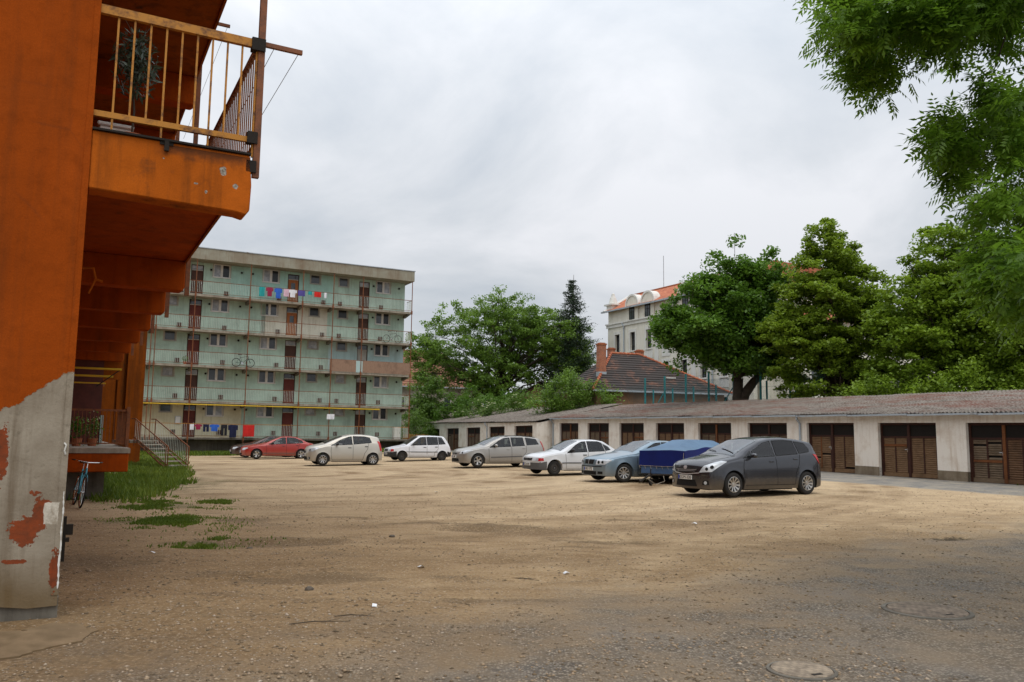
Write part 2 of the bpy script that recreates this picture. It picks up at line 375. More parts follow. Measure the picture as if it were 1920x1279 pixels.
M['orange_door'] = wood_mat('varnished_orange_door', (0.28, 0.085, 0.022), (0.36, 0.13, 0.04), (6, 6, 1))
M['maroon_door'] = wood_mat('maroon_door', (0.10, 0.018, 0.012), (0.14, 0.03, 0.018), (6, 6, 1))
M['reed'] = wood_mat('reed_screen', (0.22, 0.13, 0.085), (0.34, 0.22, 0.15), (14, 14, 1))
M['fence_wood'] = wood_mat('yellow_fence_wood', (0.28, 0.14, 0.03), (0.4, 0.22, 0.06), (6, 6, 1))
def glass_mat(name, base, rough=0.08, spec=0.6):
    t = NT(name); n = t.noise(2.5, 2); c = t.mix(t.ramp(n, [(0.4, 0.0), (0.6, 1.0)]), base, tuple(Vector(base)*1.6))
    return t.fin(c, rough, 0, spec)
M['pane'] = glass_mat('window_pane', (0.035, 0.04, 0.045)); M['pane_light'] = glass_mat('curtained_pane', (0.22, 0.23, 0.24), 0.25); M['pane_dark'] = glass_mat('dark_pane', (0.012, 0.012, 0.012), 0.15, 0.35)
# --- roofs
def asbestos(name='corrugated_sheet', red=0.85):
    t = NT(name); n = t.noise(0.55, 8, 0.65, sc=(0.5, 2.0, 1)); n2 = t.noise(2.6, 8, 0.72, sc=(0.8, 3.0, 1)); n3 = t.noise(22, 5, 0.7)
    c = t.mix(t.ramp(n3, [(0.3, 0.0), (0.7, 1.0)]), (0.12, 0.10, 0.082), (0.31, 0.275, 0.235))
    c = t.mix(t.ramp(n2, [(0.46, 0.0), (0.60, 0.85)]), c, (0.075, 0.055, 0.042))
    rr = t.math('MULTIPLY', t.ramp(n, [(0.45, 0.0), (0.62, 1.0)]), t.ramp(n2, [(0.38, 0.3), (0.6, 1.0)]))
    c = t.mix(t.math('MULTIPLY', rr, red), c, (0.14, 0.045, 0.028))
    return t.fin(c, 0.9, 0, 0.2, t.bump(n3, 0.3, 0.01))
M['sheet'] = asbestos(); M['sheet_grey'] = asbestos('corrugated_sheet_grey', 0.08)
def tile_mat(name, a, b, sc=3.0, rot=0.0, dark=(0.07, 0.05, 0.04), damt=0.5):
    t = NT(name); v = t.map(t.obj, rot=(0, 0, rot))
    vo = t.n('ShaderNodeTexVoronoi'); vo.inputs['Scale'].default_value = sc; vo.inputs['Randomness'].default_value = 0.25; t.l(v, vo.inputs[0])
    n = t.noise(0.7, 6, 0.65); c = t.mix(vo.outputs['Color'], a, b); 
    sx = t.sep(vo.outputs['Color']); c = t.mix(sx[0], a, b)
    c = t.mix(t.math('MULTIPLY', t.ramp(n, [(0.46-damt*.16, 0.0), (0.62-damt*.14, 1.0)]), damt), c, dark)
    return t.fin(c, 0.85, 0, 0.25, t.bump(vo.outputs['Distance'], 0.4, 0.03))
M['tile_red'] = tile_mat('red_roof_tiles', (0.36, 0.10, 0.05), (0.50, 0.18, 0.09), 3.5, damt=0.15)
M['tile_old'] = tile_mat('old_roof_tiles', (0.085, 0.055, 0.042), (0.26, 0.12, 0.075), 3.0, dark=(0.055, 0.046, 0.042), damt=1.0)
M['tile_brown'] = tile_mat('faded_brown_tiles', (0.20, 0.09, 0.055), (0.28, 0.13, 0.08), 3.0, damt=0.3)
# --- foliage
def leaf_mat(name, a, b, trans=0.35, spec=0.35):
    t = NT(name); r_ = t.attr('rnd'); c = t.mix(r_, a, b)
    t.t.nodes.remove(t.b)
    pr = t.n('ShaderNodeBsdfPrincipled'); t.l(c, pr.inputs['Base Color']); pr.inputs['Roughness'].default_value = 0.5; pr.inputs['Specular IOR Level'].default_value = spec
    tr = t.n('ShaderNodeBsdfTranslucent'); tc_ = t.mix(0.35, c, tuple(Vector(b)*1.8)); t.l(tc_, tr.inputs[0])
    ms = t.n('ShaderNodeMixShader'); ms.inputs[0].default_value = trans; t.l(pr.outputs[0], ms.inputs[1]); t.l(tr.outputs[0], ms.inputs[2])
    t.l(ms.outputs[0], t.t.nodes['Material Output'].inputs[0]); return t.m
M['leaf_mid'] = leaf_mat('leaves_mid_green', (0.035, 0.085, 0.010), (0.19, 0.31, 0.04))
M['leaf_dark'] = leaf_mat('leaves_dark_green', (0.022, 0.065, 0.007), (0.135, 0.26, 0.026))
M['leaf_yellow'] = leaf_mat('leaves_yellow_green', (0.06, 0.10, 0.008), (0.25, 0.36, 0.03))
M['leaf_lime'] = leaf_mat('leaves_light_green', (0.055, 0.105, 0.008), (0.25, 0.37, 0.03))
M['leaf_bush'] = leaf_mat('leaves_bright_bush', (0.04, 0.09, 0.012), (0.15, 0.25, 0.04))
M['leaf_spruce'] = leaf_mat('spruce_needles', (0.008, 0.022, 0.010), (0.035, 0.065, 0.022), 0.1)
M['leaf_ash'] = leaf_mat('ash_leaves', (0.032, 0.085, 0.007), (0.20, 0.35, 0.028), 0.5)
M['leaf_olive'] = leaf_mat('potted_shrub_leaves', (0.015, 0.028, 0.014), (0.06, 0.09, 0.05), 0.2, 0.6)
M['blossom'] = leaf_mat('elder_blossom', (0.5, 0.48, 0.3), (0.75, 0.72, 0.5), 0.3)
M['grass'] = leaf_mat('grass_blades', (0.04, 0.085, 0.008), (0.17, 0.23, 0.03), 0.3, 0.2)
M['bark'] = dirty('bark', (0.075, 0.055, 0.038), (0.03, 0.022, 0.016), 0.6, 5.0, bump=0.6, fine=14)
# --- cloth
for nm, c in dict(red=(0.55, 0.02, 0.015), navy=(0.01, 0.013, 0.045), blue=(0.03, 0.12, 0.5), white=(0.72, 0.72, 0.75), teal=(0.02, 0.30, 0.30), purple=(0.09, 0.07, 0.28), maroon=(0.28, 0.02, 0.06), dark=(0.015, 0.015, 0.02), pink=(0.62, 0.42, 0.5)).items():
    M['cloth_'+nm] = flat('cloth_'+nm, c, 0.9, var=0.2)
M['terracotta'] = flat('terracotta', (0.40, 0.12, 0.05), 0.7)
M['bike_blue'] = flat('blue_bike_paint', (0.02, 0.30, 0.42), 0.35, coat=0.4)
M['bike_black'] = flat('black_bike_paint', (0.015, 0.015, 0.015), 0.4)
M['chrome'] = flat('chrome', (0.55, 0.55, 0.55), 0.2, 1.0)
M['rubber'] = flat('tyre_rubber', (0.016, 0.015, 0.014), 0.85, var=0.25)
M['dusty_rubber'] = flat('dusty_tyre', (0.035, 0.03, 0.024), 0.9, var=0.3)
M['teal_post'] = rust('teal_fence_paint', (0.02, 0.19, 0.20), (0.06, 0.05, 0.04), 0.35)
M['paper'] = flat('white_litter', (0.75, 0.75, 0.75), 0.8)
M['stone'] = None
# ---------------------------------------------------------------- numpy value noise
_perm = rng.random((256, 256))
def vnoise(x, y, sc, seed=0):
    x = np.asarray(x)*sc+seed*17.3+1000; y = np.asarray(y)*sc+seed*9.1+1000
    xi = np.floor(x).astype(int); yi = np.floor(y).astype(int); fx = x-xi; fy = y-yi
    fx = fx*fx*(3-2*fx); fy = fy*fy*(3-2*fy)
    g = lambda a, b: _perm[a % 256, b % 256]
    return (g(xi, yi)*(1-fx)+g(xi+1, yi)*fx)*(1-fy)+(g(xi, yi+1)*(1-fx)+g(xi+1, yi+1)*fx)*fy
def fbm(x, y, sc, o=4, seed=0):
    r_ = 0; a = 1; t_ = 0
    for i in range(o): r_ = r_+a*vnoise(x, y, sc*2**i, seed+i); t_ += a; a *= .5
    return r_/t_-.5
def asph(x, y):    # 1 where the near asphalt is
    return sstep(-.5, .8, (.656*x-.755*y)+5.6+1.6*fbm(x, y, .35, 3, 5))
def ground_h(x, y):
    z = gz(x, y)
    near = 1-sstep(20, 45, np.hypot(x, y))
    dirt = (1-asph(x, y)*.85)
    z = z+near*dirt*(.075*fbm(x, y, .45, 4, 1)+.035*fbm(x, y, 2.2, 4, 2))
    z = z+near*.006*fbm(x, y, 9, 2, 3)
    def pit(cx, cy, rx, ry, d, ang=0):
        ca, sa = math.cos(ang), math.sin(ang); u = ((x-cx)*ca+(y-cy)*sa)/rx; v = (-(x-cx)*sa+(y-cy)*ca)/ry
        r2 = u*u+v*v+.5*fbm(x, y, 2.5, 3, 8); return -d*(1-sstep(.55, 1.15, r2))
    z = z+pit(7.1, 14.2, .95, .42, .07)+pit(-1.14, 5.62, .42, .22, .05)
    z = z+pit(-2.2, 16.3, .9, .25, .06)+pit(-.5, 14.6, 1.1, .35, .05)+pit(-3.6, 12.4, 1.4, .5, .05, .3)+pit(-2.2, 9.6, 1.6, .6, .04, .5)
    # tyre ruts curving off to the right
    for k, off in enumerate((0, 1.5)):
        c = 9.6+off+.35*x+.02*x*x; z = z-.03*np.exp(-((y-c)/.18)**2)*near*dirt*sstep(-6, -3, x)*(1-sstep(1, 4, x))
    return z
def ghf(x, y): return float(ground_h(np.array([x]), np.array([y]))[0])
# one sheet, dense near the camera, reaching the horizon
def axis(n, dense, far, lo=None):
    t = np.linspace(-1, 1, n); return np.sinh(t*far)/np.sinh(far)*dense
gx = np.sinh(np.linspace(-7.6, 7.6, 380))*.75; gy0 = 2.0+np.sinh(np.linspace(0, 6.6, 420))*2.0
gy = np.concatenate([[-900, -300, -100, -40, -15, -6, -2, 0, 1], gy0])
X, Y = np.meshgrid(gx, gy); Z = ground_h(X.ravel(), Y.ravel())
nx, ny = len(gx), len(gy)
idx = np.arange(nx*ny).reshape(ny, nx)
Fq = np.stack([idx[:-1, :-1], idx[:-1, 1:], idx[1:, 1:], idx[1:, :-1]], -1).reshape(-1, 4)
def ground_mat():
    t = NT('yard_ground'); x, y, z = t.sep()
    nb = t.noise(0.35, 5, 0.6); nm = t.noise(1.3, 8, 0.65); nf = t.noise(14, 6, 0.7); ng = t.noise(60, 3, 0.6)
    # packed dirt
    dirt = t.mix(t.ramp(nm, [(0.35, 0.0), (0.65, 1.0)]), (0.33, 0.215, 0.105), (0.57, 0.41, 0.235))
    str_ = t.noise(1.6, 6, 0.62, sc=(0.35, 2.4, 1)); dirt = t.mix(t.ramp(str_, [(0.48, 0.0), (0.72, 0.75)]), dirt, (0.25, 0.15, 0.07))
    dirt = t.mix(t.ramp(nf, [(0.48, 0.0), (0.75, 0.5)]), dirt, (0.19, 0.125, 0.065))
    # reddish damp earth, mostly on the left and middle
    dl = t.math('ADD', t.math('MULTIPLY', t.math('SUBTRACT', x, -0.3), -0.09), t.math('MULTIPLY', nb, 1.0))
    near = t.ramp(t.math('DIVIDE', y, 40.0), [(0.14, 1.0), (0.62, 0.15)])
    damp = t.math('MULTIPLY', t.ramp(dl, [(0.36, 0.0), (0.75, 1.0)]), near)
    damp = t.math('MULTIPLY', damp, t.ramp(nm, [(0.36, 0.25), (0.56, 1.0)]))
    dirt = t.mix(t.math('MULTIPLY', damp, 0.9), dirt, t.mix(t.ramp(nf, [(0.35, 0.0), (0.65, 1.0)]), (0.105, 0.055, 0.018), (0.24, 0.135, 0.05)))
    # lighter, drier ground farther back
    far = t.ramp(t.math('DIVIDE', y, 60.0), [(0.2, 0.0), (0.45, 1.0)])
    dirt = t.mix(t.math('MULTIPLY', far, 0.5), dirt, (0.55, 0.43, 0.28))
    # lanes worn by tyres: long bands, bent across the yard
    wv = t.n('ShaderNodeCombineXYZ'); rr_ = t.math('SQRT', t.math('ADD', t.math('POWER', t.math('ADD', x, 9.0), 2.0), t.math('POWER', t.math('SUBTRACT', y, 34.0), 2.0)))
    t.l(t.math('MULTIPLY', rr_, 0.55), wv.inputs[0]); t.l(t.math('MULTIPLY', x, 0.05), wv.inputs[1])
    ln = t.noise(1.0, 7, 0.6, vec=wv.outputs[0], dist=0.6)
    br = t.noise(0.55, 4, 0.6); lm = t.math('MULTIPLY', t.ramp(ln, [(0.47, 0.0), (0.60, 1.0)]), t.ramp(br, [(0.4, 0.15), (0.62, 1.0)]))
    dirt = t.mix(t.math('MULTIPLY', lm, 0.95), dirt, t.mix(t.ramp(nf, [(0.35, 0.0), (0.7, 1.0)]), (0.15, 0.088, 0.038), (0.30, 0.20, 0.105)))
    pl = t.math('MULTIPLY', t.ramp(ln, [(0.30, 1.0), (0.42, 0.0)]), t.ramp(br, [(0.35, 1.0), (0.6, 0.3)]))
    dirt = t.mix(t.math('MULTIPLY', pl, 0.75), dirt, (0.62, 0.48, 0.32))
    # coarse dark gravelly spots
    gs = t.math('MULTIPLY', t.ramp(t.noise(0.9, 3, 0.5, sc=(0.6, 1.8, 1)), [(0.60, 0.0), (0.70, 1.0)]), t.ramp(t.vor(26.0), [(0.30, 1.0), (0.55, 0.25)]))
    dirt = t.mix(t.math('MULTIPLY', gs, 0.8), dirt, (0.12, 0.085, 0.05))
    def spot(cx, cy, rx, ry, k=1.3):
        a = t.math('DIVIDE', t.math('SUBTRACT', x, cx), rx); b = t.math('DIVIDE', t.math('SUBTRACT', y, cy), ry); d = t.math('ADD', t.math('MULTIPLY', a, a), t.math('MULTIPLY', b, b))
        d = t.math('ADD', d, t.math('MULTIPLY', t.math('SUBTRACT', nm, 0.5), 5.0)); d = t.math('ADD', d, t.math('MULTIPLY', t.math('SUBTRACT', nf, 0.5), k*2)); return t.ramp(d, [(0.1, 1.0), (1.5, 0.0)])
    for q in ((-1.1, 5.62, .45, .16), (-1.35, 15.4, 1.3, .25), (-.45, 14.9, 1.3, .45), (-3.3, 16.5, .55, .2), (-4.9, 15.6, .6, .8), (-4.4, 17.2, .5, .5), (-2.4, 9.7, 1.3, .5), (-3.4, 12.8, 1.6, .6), (-.2, 8.4, .9, .14), (2.9, 16.5, 1.4, .18), (1.2, 13.0, .9, .22), (-5.5, 10.4, 1.2, 1.2)):
        dirt = t.mix(t.math('MULTIPLY', spot(*q), 0.6), dirt, t.mix(t.ramp(t.vor(24.0), [(0.25, 1.0), (0.5, 0.0)]), (0.085, 0.052, 0.024), (0.19, 0.125, 0.062)))
    for q in ((-11.0, 24.5, 2.2, 6.0), (-7.6, 18.6, 1.5, .6), (-6.4, 15.2, 1.0, .6), (-4.6, 12.4, .6, .22), (-16.5, 62.5, 14, 2.0)):
        dirt = t.mix(t.math('MULTIPLY', spot(*q), 0.6), dirt, t.mix(t.ramp(nf, [(0.4, 0.0), (0.6, 1.0)]), (0.06, 0.075, 0.018), (0.15, 0.12, 0.05)))
    gf = t.noise(26, 9, 0.8); dirt = t.mix(t.ramp(gf, [(0.36, 0.65), (0.49, 0.0)]), dirt, (0.17, 0.105, 0.048)); dirt = t.mix(t.ramp(gf, [(0.53, 0.0), (0.66, 0.6)]), dirt, (0.64, 0.49, 0.32))
    # small pebbles in the dirt
    vs = t.n('ShaderNodeTexVoronoi'); vs.inputs['Scale'].default_value = 30; t.l(t.obj, vs.inputs[0])
    pm = t.math('MULTIPLY', t.ramp(vs.outputs['Distance'], [(0.22, 1.0), (0.32, 0.0)]), t.ramp(t.sep(vs.outputs['Color'])[0], [(0.72, 0.0), (0.74, 1.0)]))
    dirt = t.mix(pm, dirt, t.mix(t.sep(vs.outputs['Color'])[1], (0.16, 0.12, 0.08), (0.55, 0.48, 0.38)))
    # worn asphalt: dark binder with pale chippings
    va = t.n('ShaderNodeTexVoronoi'); va.inputs['Scale'].default_value = 48; t.l(t.obj, va.inputs[0])
    chip = t.sep(va.outputs['Color'])[0]
    asp = t.mix(t.ramp(chip, [(0.25, 0.0), (0.8, 1.0)]), (0.12, 0.105, 0.088), (0.42, 0.36, 0.28))
    asp = t.mix(t.ramp(va.outputs['Distance'], [(0.32, 0.0), (0.6, 0.75)]), asp, (0.085, 0.068, 0.052))
    asp = t.mix(t.ramp(nm, [(0.40, 0.75), (0.62, 0.05)]), asp, (0.29, 0.22, 0.145)); asp = t.mix(t.ramp(t.noise(0.8, 5, 0.6), [(0.5, 0.0), (0.7, 0.5)]), asp, (0.23, 0.21, 0.185))
    # masks
    lin = t.math('ADD', t.math('SUBTRACT', t.math('MULTIPLY', x, 0.656), t.math('MULTIPLY', y, 0.755)), 5.9)
    lin = t.math('ADD', lin, t.math('MULTIPLY', t.math('SUBTRACT', nb, 0.5), 5.0)); lin = t.math('ADD', lin, t.math('MULTIPLY', t.math('SUBTRACT', nm, 0.5), 3.2))
    lin = t.math('ADD', lin, t.math('MULTIPLY', t.math('SUBTRACT', ng, 0.5), 2.2))
    am = t.ramp(t.math('ADD', t.math('MULTIPLY', lin, 0.16), 0.5), [(0.38, 0.0), (0.75, 1.0)])
    d2 = t.math('ADD', t.math('MULTIPLY', x, GN[0]), t.math('MULTIPLY', y, GN[1]))
    d2 = t.math('ADD', d2, t.math('MULTIPLY', t.math('SUBTRACT', nm, 0.5), 1.3))
    am2 = t.ramp(t.math('SUBTRACT', d2, 22.9), [(0.0, 0.0), (0.35, 1.0)])
    strip = t.mix(t.ramp(nm, [(0.4, 0.0), (0.65, 1.0)]), (0.175, 0.165, 0.15), (0.30, 0.265, 0.21))
    strip = t.mix(t.ramp(t.noise(4, 5), [(0.55, 0.0), (0.7, 0.7)]), strip, (0.36, 0.30, 0.21))
    asp = t.mix(t.math('MULTIPLY', spot(7.1, 14.25, .75, .20, 2.0), .9), asp, (0.05, 0.036, 0.02)); dirt = t.mix(t.math('MULTIPLY', spot(7.1, 14.25, .75, .20, 2.0), .9), dirt, (0.05, 0.036, 0.02))
    c = t.mix(am, dirt, asp); c = t.mix(t.math('MULTIPLY', am2, t.ramp(y, [(0.0, 0.0), (1.0, 1.0)])), c, strip)
    h = t.math('ADD', t.math('MULTIPLY', nf, 0.6), t.math('MULTIPLY', ng, 0.3)); h = t.math('ADD', h, t.math('MULTIPLY', pm, 0.5)); h = t.math('ADD', h, t.math('MULTIPLY', t.math('MULTIPLY', chip, am), 0.35))
    return t.fin(c, 0.93, 0, 0.25, t.bump(t.math('ADD', h, t.math('MULTIPLY', gf, 0.9)), 0.9, 0.03))
M['ground'] = ground_mat()
go = npmesh('ground', np.stack([X.ravel(), Y.ravel(), Z], 1), Fq, M['ground'], smooth=True); go['kind'] = 'structure'

# loose gravel on the near ground
def stone_mat():
    t = NT('gravel_stones'); r_ = t.attr('rnd'); return t.fin(t.ramp(r_, [(0.0, (0.11, 0.078, 0.045)), (0.5, (0.29, 0.205, 0.12)), (0.94, (0.36, 0.27, 0.18)), (1.0, (0.42, 0.35, 0.27))]), 0.9)
M['stone'] = stone_mat()
def stones(n, name, fn, smin, smax):
    base = np.array([(1,0,0),(0,1,0),(-1,0,0),(0,-1,0),(0,0,.75),(0,0,-.5)]); fc = np.array([(0,1,4),(1,2,4),(2,3,4),(3,0,4),(1,0,5),(2,1,5),(3,2,5),(0,3,5)])
    px, py = fn(n); n = len(px); pz = ground_h(px, py)
    s_ = smin+(smax-smin)*rng.random(n)**4; th = rng.random(n)*6.28
    V = base[None]*(.7+.6*rng.random((n, 6, 1)))*np.stack([s_*(.8+.5*rng.random(n)), s_, s_*.7], 1)[:, None, :]
    c, s2 = np.cos(th), np.sin(th); Vx = V[..., 0]*c[:, None]-V[..., 1]*s2[:, None]; Vy = V[..., 0]*s2[:, None]+V[..., 1]*c[:, None]
    V = np.stack([Vx+px[:, None], Vy+py[:, None], V[..., 2]+pz[:, None]+.1*s_[:, None]], -1).reshape(-1, 3)
    Fc = (fc[None]+6*np.arange(n)[:, None, None]).reshape(-1, 3)
    o = npmesh(name, V, Fc, M['stone'], attr=np.repeat(rng.random(n), 8)); o['kind'] = 'stuff'; return o
def spread(n):
    y = 4.8+22*rng.random(n)**1.8; x = (rng.random(n)*1.5-.75)*y
    keep = fbm(x, y, .8, 3, 21)+.25*rng.random(n) > .05
    keep &= ~((x < -3.6) & (y < 7.3-.0) & (y < 7.34+(x+3.89)*.54))
    return x[keep], y[keep]
go2 = stones(80000, 'gravel', spread, .003, .022); tag(go2, 'loose gravel and small stones scattered over the dirt yard', 'gravel')

# grass: blades on the left by the orange block, before the green block and round the yard's edges
def poly_in(px, py, P):
    inside = np.zeros(len(px), bool); n = len(P)
    for i in range(n):
        x0, y0 = P[i]; x1, y1 = P[(i+1) % n]
        c = ((y0 > py) != (y1 > py)) & (px < (x1-x0)*(py-y0)/(y1-y0+1e-9)+x0); inside ^= c
    return inside
def grass(polys, name, label):
    PX = []; PY = []; HH = []
    for P, n, h, thr in polys:
        P = np.array(P); lo = P.min(0); hi = P.max(0)
        x = lo[0]+(hi[0]-lo[0])*rng.random(n); y = lo[1]+(hi[1]-lo[1])*rng.random(n)
        # soft edges
        k = poly_in(x+.9*fbm(x, y, .9, 4, 30)+rng.normal(0, .12, n), y+2.0*fbm(x, y, .7, 4, 31)+rng.normal(0, .25, n), P)
        k &= rng.random(n) < np.clip((fbm(x, y, 1.1, 3, 32)+.55*fbm(x, y, 4.5, 3, 33)-thr)*2.4, 0, 1)
        PX.append(x[k]); PY.append(y[k]); HH.append(np.full(k.sum(), h)*(.4+.9*rng.random(k.sum())))
    px = np.concatenate(PX); py = np.concatenate(PY); h = np.concatenate(HH); n = len(px); pz = ground_h(px, py)
    th = rng.random(n)*6.28; w_ = .004+.10*h*rng.random(n)*.5+.0008*py; ln = h*(.2+.7*rng.random(n)); t2 = rng.random(n)*6.28
    a = np.stack([px-w_*np.cos(th), py-w_*np.sin(th), pz-.01], 1); b = np.stack([px+w_*np.cos(th), py+w_*np.sin(th), pz-.01], 1)
    c = np.stack([px+ln*np.cos(t2), py+ln*np.sin(t2), pz+h], 1)
    V = np.stack([a, b, c], 1).reshape(-1, 3); Fc = np.arange(3*n).reshape(-1, 3)
    o = npmesh(name, V, Fc, M['grass'], attr=np.clip(.25+1.2*fbm(px, py, .9, 3, 40)+.6*rng.random(n), 0, 1)); o['kind'] = 'stuff'; tag(o, label, 'grass'); return o
# ---------------------------------------------------------------- cars
def paint(name, col, metal=0.5, rough=0.32):
    t = NT(name); n = t.noise(1.5, 5); x, y, z = t.sep(); c = Vector(col)
    f = t.noise(6, 5, 0.7); dust = t.math('MULTIPLY', t.ramp(z, [(0.15, 0.55), (0.55, 0.06)]), t.ramp(f, [(0.3, 0.5), (0.7, 1.0)]))
    cc = t.mix(dust, tuple(c), (0.24, 0.19, 0.13))
    return t.fin(cc, t.math('ADD', rough, t.math('MULTIPLY', dust, 0.5)), metal, 0.5, coat=0.6)
def car_glass(name, tint, ior):
    t = NT(name); t.t.nodes.remove(t.b); tr = t.n('ShaderNodeBsdfTransparent'); tr.inputs[0].default_value = (*tint, 1); gl = t.n('ShaderNodeBsdfGlossy'); gl.inputs['Roughness'].default_value = 0.03; gl.inputs[0].default_value = (.95, .97, 1, 1)
    fr = t.n('ShaderNodeFresnel'); fr.inputs[0].default_value = ior; ms = t.n('ShaderNodeMixShader'); ge = t.n('ShaderNodeNewGeometry'); t.l(t.math('MULTIPLY', fr.outputs[0], t.math('SUBTRACT', 1.0, ge.outputs['Backfacing'])), ms.inputs[0]); t.l(tr.outputs[0], ms.inputs[1]); t.l(gl.outputs[0], ms.inputs[2]); t.l(ms.outputs[0], t.t.nodes['Material Output'].inputs[0]); return t.m
CM = dict(screen=car_glass('windscreen_glass', (.40, .44, .44), 2.7),
    glass=car_glass('car_glass', (.42, .47, .47), 1.5), glass_d=car_glass('tinted_car_glass', (.06, .065, .07), 1.42),
    black=flat('car_black_plastic', (0.018, 0.018, 0.019), 0.55), grey=flat('car_grey_plastic', (0.10, 0.10, 0.10), 0.6),
    lamp=glass_mat('headlamp_glass', (0.42, 0.45, 0.48), 0.12, 0.9), lampc=flat('lamp_chrome', (0.6, 0.6, 0.62), 0.35, 0.6), amber=flat('amber_lens', (0.6, 0.16, 0.02), 0.2), redl=flat('red_lens', (0.45, 0.012, 0.015), 0.2, spec=0.8),
    plate=flat('plate_white', (0.7, 0.7, 0.68), 0.5), ink=flat('plate_ink', (0.01, 0.01, 0.01), 0.6), eu=flat('plate_blue', (0.01, 0.06, 0.45), 0.5),
    alloy=flat('alloy_rim', (0.50, 0.49, 0.47), 0.35, 0.8), steel=flat('black_steel_rim', (0.045, 0.04, 0.035), 0.6), under=flat('underbody', (0.008, 0.008, 0.008), 0.9), gap=flat('panel_gap', (0.006, 0.006, 0.006), 0.9),
    seat=flat('car_seat_cloth', (0.03, 0.03, 0.032), 0.9))
def lerp(P, x):
    return float(np.interp(x, [p[0] for p in P], [p[1] for p in P]))
def smoothprof(P, x, w=0.05):
    return (lerp(P, x-w)+2*lerp(P, x)+lerp(P, x+w))/4
def car_wheel(parent, x, y, r, wdt, rim, spokes, side):
    w_ = MB(); h = wdt/2; s = side
    pr = [(r*.60, -h*.9), (r*.66, -h), (r*.88, -h), (r*.965, -h*.82), (r, -h*.55), (r, h*.55), (r*.965, h*.82), (r*.88, h), (r*.66, h), (r*.60, h*.9)]
    w_.lathe(pr, 30, M['rubber'], axis='y', close=True)
    wo = w_.build('wheel', None, parent, smooth=True, sharp=50); wo.location = (x, y, r)
    q = MB(); o = s*h
    q.lathe([(r*.655, o*.98), (r*.62, o*1.02), (r*.58, o*.8), (r*.56, o*.1), (0.001, o*.1)], 28, rim if spokes else CM['steel'], axis='y')
    q.lathe([(r*.57, o*.3), (r*.2, o*.35)], 28, CM['under'], axis='y')
    if spokes:
        for k in range(spokes):
            a = 2*math.pi*(k+.3)/spokes; wd = r*.62*math.pi/spokes*.36
            Mx = Matrix.Rotation(a, 4, 'Y')
            P = [(-wd*.7, o*.55, r*.12), (wd*.7, o*.55, r*.12), (wd, o*.9, r*.59), (-wd, o*.9, r*.59)]
            P2 = [(p[0], p[1]+s*.018, p[2]) for p in P]
            q.hexa([Mx @ Vector(p) for p in P+P2], rim)
        q.lathe([(r*.17, o*.5), (r*.17, o*.86), (0.001, o*.9)], 16, rim, axis='y')
    else:
        q.lathe([(r*.56, o*.5), (r*.45, o*.75), (r*.26, o*.72), (r*.22, o*.5)], 24, CM['steel'], axis='y')
        q.lathe([(r*.14, o*.4), (r*.13, o*.8), (0.001, o*.82)], 14, CM['grey'], axis='y')
    ro = q.build('rim', None, wo, smooth=True, sharp=35)
    return wo

